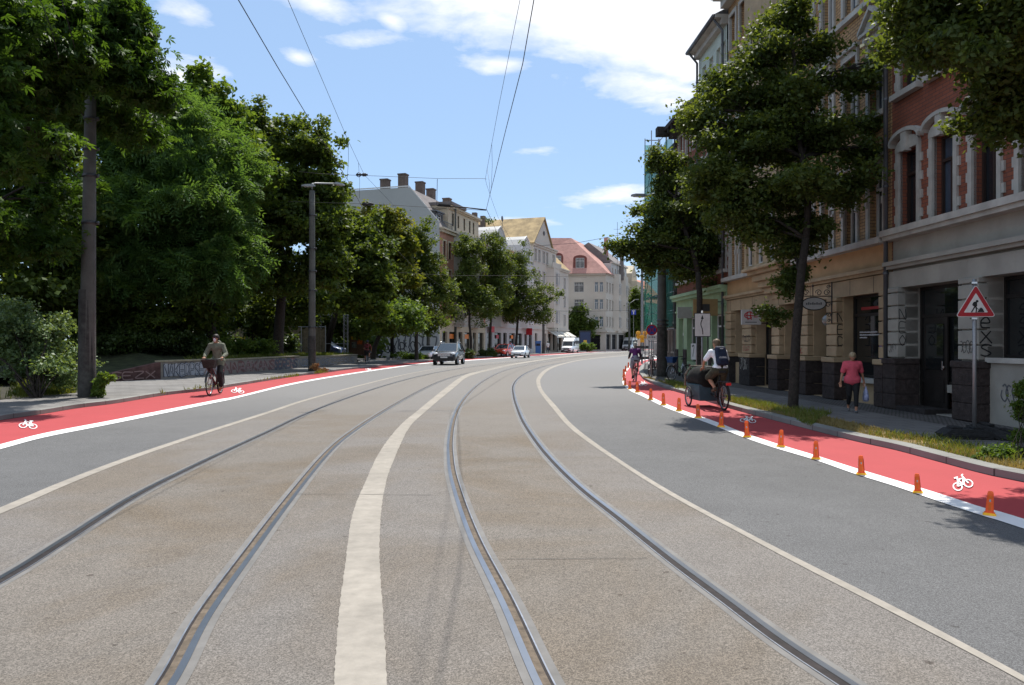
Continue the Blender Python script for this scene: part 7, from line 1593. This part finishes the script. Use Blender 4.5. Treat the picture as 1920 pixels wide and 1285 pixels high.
def head_parts(c, fwd, up=(0,0,1), s=1.0):
    """capsules of a head centred at c looking along fwd"""
    c, f = Vector(c), Vector(fwd).normalized(); u = (Vector(up)-f*Vector(up).dot(f)).normalized(); l = u.cross(f)
    out = [(c+u*.035*s-f*.015*s, c+u*.03*s+f*.012*s, .093*s, .082*s), (c-u*.01*s+f*.015*s, c-u*.075*s+f*.035*s, .070*s, .045*s), (c+f*.080*s+u*.012*s, c+f*.100*s-u*.018*s, .010*s, .014*s)]
    for sg in (-1,1): out += [(c+l*sg*.078*s+u*.012*s, c+l*sg*.080*s-u*.018*s, .014*s, .011*s), (c+l*sg*.034*s+f*.074*s+u*.030*s, c+l*sg*.015*s+f*.080*s+u*.030*s, .012*s, .011*s), (c+l*sg*.036*s+f*.055*s-u*.02*s, c+l*sg*.02*s+f*.06*s-u*.05*s, .026*s, .024*s)]
    out += [(c+l*.018*s+f*.075*s-u*.050*s, c-l*.018*s+f*.075*s-u*.050*s, .0085*s, .0085*s)]
    return out, f, u, l
M_eye = plain('eye white', (.6,.58,.55), .3); M_lip = plain('lips', (.35,.12,.10), .5)
def face_kit(root, body, c, fwd, s=1.0, eyes=True, lips=True):
    _, f, u, l = head_parts(c, fwd, s=s); c = Vector(c)
    if eyes:
        for sg in (-1,1):
            e = MB().ball(c+f*.083*s+l*sg*.030*s+u*.014*s, .011*s, n=8, m=6).build('eye', M_eye, body, True); MB().ball(c+f*.0925*s+l*sg*.030*s+u*.014*s, .0045*s, n=8, m=6).build('iris', M_sblack, body, True)
            MB().obox(c+f*.090*s+l*sg*.031*s+u*.034*s, l*.018*s, f*.006*s, u*.003*s).build('eyebrow', M_hairD, body)
    if lips: MB().obox(c+f*.085*s-u*.050*s, l*.020*s, f*.006*s, u*.005*s).build('mouth', M_lip, body)
    return f, u, l
def person(label, loc, rz, J, skin, scale=1.0, wear=(), group=None, feet=True, hands=True, look=None, curl=1.0, grip=(0,0,-1), girth=1.0):
    """J: dict of joints in local coordinates (x forward, y left)"""
    r = thing('person', label, 'person', loc, rz, group, scale); g = girth; caps = []
    pel, ch, nk, hd = J['pelvis'], J['chest'], J['neck'], J['head']
    caps += [(Vector(pel)+Vector((0,.06,0)), Vector(pel)-Vector((0,.06,0)), .115*g, .115*g), (pel, Vector(pel).lerp(Vector(ch),.5), .115*g, .105*g), (Vector(pel).lerp(Vector(ch),.5), ch, .105*g, .115*g), (Vector(ch)+Vector((0,.07,0)), Vector(ch)-Vector((0,.07,0)), .10*g, .10*g), (ch, nk, .085, .055), (nk, Vector(hd)-Vector((0,0,.03)), .052, .050)]
    for s_ in ('l','r'):
        sg = 1 if s_ == 'l' else -1; sh, el, wr_ = J['sh_'+s_], J['el_'+s_], J['wr_'+s_]; hp, kn, an, toe = J['hip_'+s_], J['kn_'+s_], J['an_'+s_], J['toe_'+s_]
        caps += [(nk, sh, .05, .055), (ch, sh, .075, .055), (sh, el, .050, .038), (el, wr_, .038, .026), (pel, hp, .11, .098*g), (hp, kn, .090*g, .056), (kn, Vector(kn).lerp(Vector(an),.4), .055, .056), (Vector(kn).lerp(Vector(an),.4), an, .056, .035), (an, Vector(an)-Vector((.03,0,.035)), .036, .034), (Vector(an)-Vector((.0,0,.04)), toe, .036, .024)]
        hdn = J.get('hd_'+s_, (Vector(wr_)-Vector(el)).normalized()); caps += hand(wr_, hdn, J.get('pn', grip), 1.0, curl, -sg if abs(Vector(hdn).z) < .7 else 1)
    hc, f, u, l = head_parts(hd, J.get('look', (1,0,0))); caps += hc
    b = flesh('body', caps, skin, r, .0085, 3); return r, b, (f, u, l)
def riding(lean=.17, up=0.0, crank=0.0, hx=.30, hz=1.10, hy=.27, look=(1,0,-.05), arm=(-.2,.6,-.8), side_drop=0.0):
    J = {}; J['pelvis'] = Vector((-.26,0,1.04+up)); J['chest'] = Vector((-.26+lean,0,1.41+up)); J['neck'] = Vector((-.26+lean*1.28,0,1.52+up)); J['head'] = Vector((-.26+lean*1.45+.03,0,1.66+up)); J['look'] = look
    bbx, bbz = -.07, .29
    for s_, sg in (('l',1),('r',-1)):
        J['sh_'+s_] = Vector((-.26+lean*1.05, sg*.175, 1.455+up)); J['wr_'+s_] = Vector((hx-.075, sg*hy, hz+.015)); J['el_'+s_] = ik(J['sh_'+s_], J['wr_'+s_], .29, .26, (arm[0], arm[1]*sg, arm[2])); J['hd_'+s_] = Vector((1,0,-.15))
        J['hip_'+s_] = Vector((-.25, sg*.095, 1.0+up)); c = -1 if s_ == 'l' else 1
        pd = Vector((bbx+c*math.cos(crank)*.17, sg*.125, bbz+c*math.sin(crank)*.17)); J['an_'+s_] = pd+Vector((-.06,0,.115)); J['toe_'+s_] = pd+Vector((.10,0,.035)); J['kn_'+s_] = ik(J['hip_'+s_], J['an_'+s_], .43, .42, (1, sg*.12, .2))
    J['pn'] = (0,0,-1); return J
def limbs(J, names, r0, r1, ext=1.0):
    out = []
    for a, b in names:
        p, q = Vector(J[a]), Vector(J[b]); out.append((p, p.lerp(q, ext), r0, r1))
    return out
def top(J, sl=1.0, fl=None, g=1.0, pad=.018, hem=0.0):
    """capsules of a jacket or shirt: sl = how far the sleeve reaches (1 = elbow, 2 = wrist)"""
    pel, ch, nk = Vector(J['pelvis']), Vector(J['chest']), Vector(J['neck']); c = [(pel+Vector((0,.06,.02-hem)), pel+Vector((0,-.06,.02-hem)), (.118+pad)*g, (.118+pad)*g), (pel+Vector((0,0,.02)), pel.lerp(ch,.5), (.118+pad)*g, (.108+pad)*g), (pel.lerp(ch,.5), ch, (.108+pad)*g, (.115+pad)*g), (ch+Vector((0,.07,0)), ch-Vector((0,.07,0)), (.102+pad)*g, (.102+pad)*g), (ch, nk-Vector((0,0,.02)), .09+pad, .058+pad*.5)]
    for s_ in 'lr':
        sh, el, wr_ = J['sh_'+s_], J['el_'+s_], J['wr_'+s_]; c += [(nk-Vector((0,0,.03)), sh, .055+pad*.5, .058+pad), (ch, sh, .08, .06+pad), (sh, Vector(sh).lerp(Vector(el), min(1,sl)), .053+pad, .046+pad)]
        if sl > 1: c.append((el, Vector(el).lerp(Vector(wr_), sl-1), .044+pad, .034+pad*.8))
    return c
def pants(J, reach=2.0, pad=.014, g=1.0, low=.05):
    pel = Vector(J['pelvis']); c = [(pel+Vector((0,.06,-.01)), pel-Vector((0,.06,.01)), (.116+pad)*g, (.116+pad)*g), (pel, pel+Vector((0,0,.07)), (.112+pad)*g, (.108+pad)*g)]
    for s_ in 'lr':
        hp, kn, an = Vector(J['hip_'+s_]), Vector(J['kn_'+s_]), Vector(J['an_'+s_]); c += [(pel, hp, .11+pad, (.098+pad)*g), (hp, hp.lerp(kn, min(1,reach)), (.092+pad)*g, .060+pad+(.01 if reach <= 1 else 0))]
        if reach > 1: c.append((kn, kn.lerp(an, reach-1), .060+pad, .045+pad))
    return c
def shoes(r, J, m, m_sole=None):
    for s_ in 'lr':
        an, toe = Vector(J['an_'+s_]), Vector(J['toe_'+s_]); flesh('shoe', [(an-Vector((.035,0,.05)), toe, .043, .034), (an-Vector((.02,0,.02)), an-Vector((.03,0,.055)), .042, .042), (toe-Vector((.04,0,0)), toe+Vector((.01,0,0)), .036, .03)], m, r, .012, 3)
def hair(r, hd, f, u, l, m, kind='short'):
    c = Vector(hd); caps = [(c+u*.045-f*.025, c+u*.05+f*.02, .098, .085), (c-f*.03+u*.02, c-f*.045-u*.03, .088, .06)]
    if kind == 'long': caps += [(c-f*.06-u*.02, c-f*.10-u*.20, .06, .045), (c-f*.10-u*.20, c-f*.10-u*.30, .045, .02)]
    if kind == 'full': caps += [(c+u*.055+f*.03, c+u*.05+f*.06, .07, .045)]+[(c+l*s*.07+u*.03, c+l*s*.075-u*.03-f*.02, .03, .025) for s in (-1,1)]
    return flesh('hair', caps, m, r, .012, 2)

# 1: masked cyclist on the left cycle lane, riding towards the camera
p0 = P(392,742.5,0); pr = P(411,738,0); hd_ = (p0-pr); sC = 1.13
loc = p0.lerp(pr,.5); loc.z = .006; rz = face(-.10+.10, -1)+R(10); loc = Vector((P(400,741,0).x, p0.y+.55, .006)); rz = face(.08,-1)
bicycle('bicycle', 'black city bicycle with a dark basket in front, ridden by the masked cyclist', loc, rz, plain('black red bicycle paint', (.06,.012,.014), .35), sC, basket=mat('dark wicker basket', (.055,.048,.044), .8, .4, 60, .6, 80), crank=R(80))
J = riding(.12, 0, R(80), .24, 1.09, .26, (1,-.12,.0), (-.4,.45,-.6))
r, b, (f,u,l) = person('cyclist in an olive parka and white face mask riding along the left cycle lane', loc, rz, J, M_skin2, sC)
M_parka = mat('olive grey parka', (.135,.14,.105), .85, .2, 9, .5, 25)
flesh('parka', top(J, 1.85, pad=.022, hem=.06)+[(Vector(J['pelvis'])+Vector((.02,.09,-.06)), Vector(J['kn_l']).lerp(Vector(J['hip_l']),.55), .14, .10), (Vector(J['pelvis'])+Vector((.02,-.09,-.06)), Vector(J['kn_r']).lerp(Vector(J['hip_r']),.55), .14, .10)], M_parka, r, .014, 3)
flesh('hood', [(Vector(J['neck'])+Vector((-.06,.09,.02)), Vector(J['neck'])+Vector((-.10,0,.05)), .05, .07), (Vector(J['neck'])+Vector((-.06,-.09,.02)), Vector(J['neck'])+Vector((-.10,0,.05)), .05, .07)], M_parka, r, .014, 2)
flesh('trousers', pants(J, 1.92, .02), mat('dark trousers', (.012,.012,.013), .8, .2, 8), r, .014, 2); shoes(r, J, mat('orange brown shoes', (.30,.09,.03), .6, .3, 15))
hair(r, J['head'], f, u, l, M_hairD, 'full'); hd = Vector(J['head'])
flesh('face_mask', [(hd+f*.060-u*.015, hd+f*.075-u*.03, .042, .045), (hd+f*.06-u*.06, hd+f*.07-u*.03, .040, .044)], plain('white face mask', (.62,.54,.60), .7), r, .008, 2)
for sg in (-1,1): MB().ball(hd+f*.088+l*sg*.034+u*.018, .012, .027, .022, 12, 8).build('glasses_lens', plain('red brown lens', (.12,.015,.012), .15, 0, .8), b, True)

# 2: cargo bicycle and its rider
cb = P(1357,770.5,0); rzc = face(-.10,.99); cc, ss = math.cos(rzc), math.sin(rzc)
org = Vector((cb.x+cc*.52, cb.y+ss*.52, .006)); SC2 = 1.03
M_teal = mat('dark teal box panel', (.035,.075,.095), .6, .15, 5); M_tent = mat('black rain cover fabric', (.007,.007,.006), .95, .35, 10, .5, 20); M_tentt = mat('scuffed tan cover edge', (.13,.11,.085), .8, .4, 12)
cg = thing('cargo_bicycle', 'three-wheeled cargo bicycle with a teal box under a black rain cover', 'cargo bicycle', org, rzc, None, SC2)
wheel(cg, -.52, 0, .33, .022)
for s_ in (-1,1): w_ = wheel(cg, .88, s_*.44, .27, .022, 'front_wheel')
f_ = MB(); bb = Vector((-.07,0,.29)); f_.tube([bb,(-.25,0,.90)], .019, 8); f_.tube([bb,(.35,0,.35),(.5,0,.38)], .024, 8); f_.tube([(-.2,0,.72),(.22,0,.55),(.40,0,.42)], .02, 8)
for s_ in (-1,1): f_.tube([bb+Vector((0,.03*s_,0)),(-.52,.06*s_,.33),(-.22,.02*s_,.75)], .011, 6)
f_.tube([(.88,-.42,.27),(.88,.42,.27)], .016, 8); f_.build('frame', M_trim, cg, True)
bx_ = MB(); v0 = [(.42,-.29,.17),(1.28,-.29,.17),(1.28,.29,.17),(.42,.29,.17)]; v1 = [(.34,-.35,.60),(1.38,-.35,.60),(1.38,.35,.60),(.34,.35,.60)]
bx_.add(v0+v1, [(0,3,2,1),(4,5,6,7)]+[(i,(i+1)%4,4+(i+1)%4,4+i) for i in range(4)]); bevel(bx_.build('cargo_box', M_teal, cg), .02)
tn = MB(); secs = []
for x, h, w in ((.26,.96,.33),(.38,1.06,.36),(.8,1.10,.37),(1.25,1.03,.36),(1.44,.80,.33)):
    secs.append([(x,-w,.50),(x,-w-.01,h-.22),(x,-w*.8,h-.04),(x,-w*.35,h),(x,w*.35,h),(x,w*.8,h-.04),(x,w+.01,h-.22),(x,w,.50)])
loft(tn, secs); t_ = tn.build('rain_cover', M_tent, cg, True); sb_ = t_.modifiers.new('s','SUBSURF'); sb_.levels = 1; sb_.render_levels = 2
MB().tube([(1.47,-.34,.52),(1.47,-.33,.82),(1.30,-.24,1.05),(1.28,.24,1.05),(1.47,.33,.82),(1.47,.34,.52)], .03, 8).tube([(.30,-.36,1.0),(.9,-.38,1.06),(1.3,-.36,1.0)], .018, 6).build('cover_edging', M_tentt, cg, True)
h_ = MB(); h_.tube([(.30,-.30,1.02),(.34,-.1,1.06),(.34,.1,1.06),(.30,.30,1.02)], .014, 8); h_.tube([(.34,-.25,1.04),(.36,-.27,.8)], .012, 6); h_.tube([(.34,.25,1.04),(.36,.27,.8)], .012, 6)
h_.build('push_bar', M_dkmetal, cg, True)
MB().add([(-.42,-.09,.93),(-.42,.09,.93),(-.12,.02,.93),(-.12,-.02,.93),(-.42,-.09,.985),(-.42,.09,.985),(-.12,.02,.965),(-.12,-.02,.965)], [(3,2,1,0),(4,5,6,7),(0,1,5,4),(1,2,6,5),(2,3,7,6),(3,0,4,7)]).build('saddle', M_trim, cg)
m_ = MB(); 
for y in (-.07,0,.07): m_.tube([(-.28,y,.72),(-.80,y,.72)], .007, 5)
for s_ in (-1,1): m_.tube([(-.66,.07*s_,.72),(-.52,.07*s_,.33)], .007, 5)
m_.build('luggage_rack', M_dkmetal, cg); MB().box(-.84,-.80,-.06,.06,.64,.70).build('rear_light', plain('red rear lamp', (.6,.02,.02), .3), cg)
m_ = MB(); m_.lathe([(0,-.01),(.10,-.01),(.10,.01),(0,.01)], (bb.x,-.05,bb.z), 18, 'y'); cr_a = R(-60); ca, sa = math.cos(cr_a)*.17, math.sin(cr_a)*.17
m_.tube([(bb.x,-.06,bb.z),(bb.x+ca,-.075,bb.z+sa)], .011, 6); m_.tube([(bb.x,.06,bb.z),(bb.x-ca,.075,bb.z-sa)], .011, 6); m_.box(bb.x+ca-.05,bb.x+ca+.05,-.17,-.08,bb.z+sa-.01,bb.z+sa+.01); m_.box(bb.x-ca-.05,bb.x-ca+.05,.08,.17,bb.z-sa-.01,bb.z-sa+.01); m_.build('crankset', M_dkmetal, cg)
P_ = [(-.52+.37*math.cos(math.pi*(.15+.9*k/10)), .37*math.sin(math.pi*(.15+.9*k/10))+.33) for k in range(11)]; m_ = MB()
for (a_, b_), (c_, d_) in zip(P_, P_[1:]): m_.quad((a_,-.03,b_),(a_,.03,b_),(c_,.03,d_),(c_,-.03,d_))
m_.build('mudguard', M_trim, cg)
J = riding(.17, -.01, cr_a, .30, 1.03, .27, (1,.35,-.1), (-.3,.9,-.4))
r, b, (f,u,l) = person('man in a white t-shirt and dark blue backpack riding the cargo bicycle', org, rzc, J, M_skin2, SC2)
flesh('t_shirt', top(J, .75, pad=.022), mat('white cotton shirt', (.78,.79,.82), .85, .06, 6, .3, 20), r, .013, 3); flesh('shorts', pants(J, .98, .03), mat('olive shorts', (.045,.045,.028), .85, .3, 8), r, .014, 3)
shoes(r, J, mat('brown sandals', (.08,.05,.03), .8, .3, 10)); hair(r, J['head'], f, u, l, M_hairBr); face_kit(r, b, J['head'], J['look'])
bp = thing('backpack', 'dark blue backpack on the back of the cargo bicycle rider', 'backpack', org, rzc, None, SC2)
bc = Vector(J['pelvis']).lerp(Vector(J['chest']),.62); dv = (Vector(J['chest'])-Vector(J['pelvis'])).normalized(); nb_ = Vector((-dv.z,0,dv.x)); 
flesh('pack', [(bc+nb_*.215-dv*.17+Vector((0,sy*.08,0)), bc+nb_*.215+dv*.20+Vector((0,sy*.07,0)), .085, .075) for sy in (-1,0,1)]+[(bc+nb_*.25-dv*.12+Vector((0,.05,0)), bc+nb_*.25-dv*.12-Vector((0,.05,0)), .085, .085)], mat('dark blue pack fabric', (.012,.018,.040), .75, .25, 12), bp, .014, 2)
for sy in (-1,1): MB().tube([bc+nb_*.14+dv*.22+Vector((0,sy*.1,0)), Vector(J['sh_l' if sy > 0 else 'sh_r'])*.8+Vector(J['neck'])*.2+Vector((0,0,.075)), bc-nb_*.145+dv*.12+Vector((0,sy*.12,0)), bc-nb_*.02-dv*.1+Vector((0,sy*.16,0))], .017, 6).build('strap', M_trim, bp, True)
MB().box(-.001,.001,-.04,.04,0,.02).build('badge', M_swhite, bp).location = bc+nb_*.30+dv*.16

# 3: purple cyclist riding away
pp = P(1194,716.5,0); rzp = face(.06,1); loc = Vector((pp.x, pp.y+.55, .006)); sP = .98
bicycle('bicycle', 'red framed city bicycle ridden away by the cyclist in purple', loc, rzp, plain('red bicycle paint', (.40,.02,.02), .35), sP, crank=R(60))
J = riding(.10, -.02, R(60), .22, 1.09, .25, (1,0,0), (-.6,.25,-.6)); r, b, (f,u,l) = person('cyclist in a purple jacket and pale helmet riding away on the right cycle lane', loc, rzp, J, M_skin, sP)
flesh('jacket', top(J, .35, pad=.022), mat('purple jacket', (.085,.018,.105), .8, .2, 8), r, .014, 3)
sl_ = []
for s_ in 'lr': sh, el, wr_ = Vector(J['sh_'+s_]), Vector(J['el_'+s_]), Vector(J['wr_'+s_]); sl_.append((s_, [(sh.lerp(el,.2), el, .066, .056), (el, el.lerp(wr_,.9), .056, .042)]))
for s_, c_ in sl_: flesh('sleeve', c_, mat('dark sleeve', (.018,.014,.022), .8, .2, 8), r, .012, 2)
flesh('skirt', pants(J, .9, .03, 1.05), mat('pale grey shorts', (.20,.21,.25), .85, .15, 8), r, .014, 3); shoes(r, J, M_tyre); hair(r, J['head'], f, u, l, mat('long fair hair', (.16,.13,.10), .6, .25, 30), 'long')
face_kit(r, b, J['head'], J['look']); hd = Vector(J['head'])
flesh('helmet', [(hd+u*.075-f*.045, hd+u*.075+f*.05, .095, .085), (hd+u*.05-f*.06, hd+u*.07+f*.02, .09, .1)], plain('pale grey helmet', (.30,.31,.28), .5), r, .012, 1)
# 4: distant cyclist on the left pavement
pq = P(687,683,.12); rzq = face(-.05,1); loc = Vector((pq.x, pq.y+.4, .125))
bicycle('bicycle', 'thin dark racing bicycle on the left pavement beyond the wall end', loc, rzq, M_trim, 1.0, sport=True, rack=False, fenders=False, crank=R(40))
J = riding(.22, 0, R(40), .36, 1.04, .24, (1,0,0), (-.3,.9,-.4)); r, b, (f,u,l) = person('distant cyclist with a brown red backpack and dark helmet on the left pavement', loc, rzq, J, M_skin2, 1.0)
flesh('shirt', top(J, .8, pad=.016), mat('rust brown shirt', (.12,.035,.03), .8, .2, 8), r, .016, 2); flesh('shorts', pants(J, .85, .018), MATS['dark trousers'], r, .016, 2); shoes(r, J, M_tyre); hd = Vector(J['head'])
face_kit(r, b, J['head'], J['look']); hair(r, J['head'], f, u, l, M_hairD)
flesh('helmet', [(hd+u*.075-f*.045, hd+u*.075+f*.05, .098, .088)], plain('dark blue helmet', (.02,.03,.05), .5), r, .014, 1)
bp2 = thing('backpack', 'small dark red backpack on the distant left cyclist', 'backpack', loc, rzq); bc = Vector(J['pelvis']).lerp(Vector(J['chest']),.6); dv = (Vector(J['chest'])-Vector(J['pelvis'])).normalized(); nb_ = Vector((-dv.z,0,dv.x))
flesh('pack', [(bc+nb_*.20-dv*.12+Vector((0,sy*.06,0)), bc+nb_*.20+dv*.15+Vector((0,sy*.06,0)), .075, .065) for sy in (-1,1)], mat('dark red pack fabric', (.10,.012,.014), .75, .25, 12), bp2, .016, 2)
# 5: woman walking on the right pavement; joints for walkers
def walking(st=.28, arm_out=.10, hz=.92):
    J = {'pelvis':Vector((0,0,.96)), 'chest':Vector((.01,0,1.32)), 'neck':Vector((.01,0,1.46)), 'head':Vector((.04,0,1.60)), 'look':(1,-.15,-.25)}
    for s_, sg in (('l',1),('r',-1)):
        k = 1 if s_ == 'l' else -1; J['sh_'+s_] = Vector((0, sg*.19, 1.40)); J['wr_'+s_] = Vector((-k*.10, sg*(.30+arm_out), hz-.04)); J['el_'+s_] = ik(J['sh_'+s_], J['wr_'+s_], .29, .26, (-1, sg*.4, 0)); J['hd_'+s_] = Vector((0,sg*.05,-1))
        J['hip_'+s_] = Vector((0, sg*.10, .93)); J['an_'+s_] = Vector((k*st*.8 - .02, sg*.07, .085 + (.07 if k < 0 else 0))); J['toe_'+s_] = J['an_'+s_]+Vector((.15,0,-.055 if k > 0 else -.10)); J['kn_'+s_] = ik(J['hip_'+s_], J['an_'+s_], .43, .43, (1,0,0))
    J['pn'] = (0,0,0); return J
pw = P(1598,773,.11); J = walking(.28, .03); J['pn'] = (1,0,0); sW = .815
r, b, (f,u,l) = person('woman in a pink t-shirt and black leggings walking past the shop window', (pw.x, pw.y, .11), face(-.25,-1), J, M_skin2, sW, curl=.6, girth=1.22)
flesh('t_shirt', top(J, .8, g=1.24, pad=.026, hem=.04), mat('pink t-shirt', (.55,.085,.12), .85, .1, 7, .3, 20), r, .014, 3); flesh('leggings', pants(J, 1.72, .014, 1.16), MATS['dark trousers'], r, .014, 3)
shoes(r, J, mat('black white trainers', (.10,.10,.10), .7, .8, 14)); hair(r, J['head'], f, u, l, M_hairB, 'full'); face_kit(r, b, J['head'], J['look'])
bg = thing('shopping_bag', 'pale blue plastic bag hanging from the hand of the woman in pink', 'bag', (pw.x, pw.y, .11), face(-.25,-1), None, sW); wl_ = Vector(J['wr_l'])+Vector((0,.02,-.13))
m_ = MB(); vs = []
for z, w, t in ((.0,.02,.02),(-.08,.06,.03),(-.2,.14,.07),(-.38,.17,.09),(-.44,.12,.06)):
    for k in range(10): a = 2*math.pi*k/10; vs.append(wl_+Vector((math.cos(a)*w*(1+.12*math.sin(k*2.3)), math.sin(a)*t+.03, z)))
m_.add(vs, [(i*10+j, i*10+(j+1)%10, (i+1)*10+(j+1)%10, (i+1)*10+j) for i in range(4) for j in range(10)]+[tuple(40+j for j in range(10))]); m_.build('bag_body', mat('pale blue plastic film', (.30,.33,.50), .35, .4, 9, .6, 15), bg, True); MB().torus(wl_+Vector((0,0,.02)), .05, .008, 14, 5, 'y').build('bag_handle', M_swhite, bg, True)
# 6, 7: tiny pedestrians far off
for px, d, lab, c, rz_ in ((958,100,'pedestrian in a light blue shirt standing beside the bright red car',(.30,.42,.58),R(200)), (1027,124,'pedestrian in white walking below the striped awnings',(.6,.6,.58),R(120))):
    J = walking(.2, .0); J['pn'] = (1,0,0); r, b, (f,u,l) = person(lab, (Q(px,0,d).x, d, .12), rz_, J, M_skin, 1.05, curl=.6)
    flesh('shirt', top(J, 1.0, pad=.03, hem=.03), plain('shirt '+lab[14:19], c, .8), r, .02, 2); flesh('trousers', pants(J, 1.9, .02), mat('grey trousers', (.06,.065,.08), .8, .2, 8), r, .02, 2); hair(r, J['head'], f, u, l, M_hairD); shoes(r, J, M_tyre); face_kit(r, b, J['head'], J['look'])
# parked bicycles by the right pavement
def spot(px, d): return Vector((Q(px,0,d).x, d, .11))
bicycle('parked_bicycle', 'silver bicycle with a blue basket bag parked behind the big right post', spot(1274,33.5), face(-.75,-.65), M_chrome, .98, 'bicycles parked on the right pavement', basket=plain('blue saddle cloth', (.02,.08,.22), .7))
bicycle('parked_bicycle', 'dark bicycle leaning by the no-stopping sign pole', spot(1222,38.2), face(-.35,-.93), M_trim, 1.0, 'bicycles parked on the right pavement')
bicycle('parked_bicycle', 'red framed bicycle parked behind the pipe frame', spot(1229,40.8), face(-.5,-.86), plain('faded red bicycle paint', (.25,.02,.02), .4), 1.0, 'bicycles parked on the right pavement')
# litter
lt_ = thing('plastic_litter', 'crumpled clear plastic sheet lying in the verge right of the sign foot', 'litter', P(1888,852,.12)); m_ = MB(); rn = random.Random(3)
m_.add([(math.cos(k*.8)*.13*rn.uniform(.5,1.2), math.sin(k*.8)*.08*rn.uniform(.5,1.2), rn.uniform(0,.05)) for k in range(8)]+[(0,0,.10)], [(k,(k+1)%8,8) for k in range(8)]); m_.build('sheet', plain('clear plastic', (.4,.42,.42), .2, 0, .8), lt_)
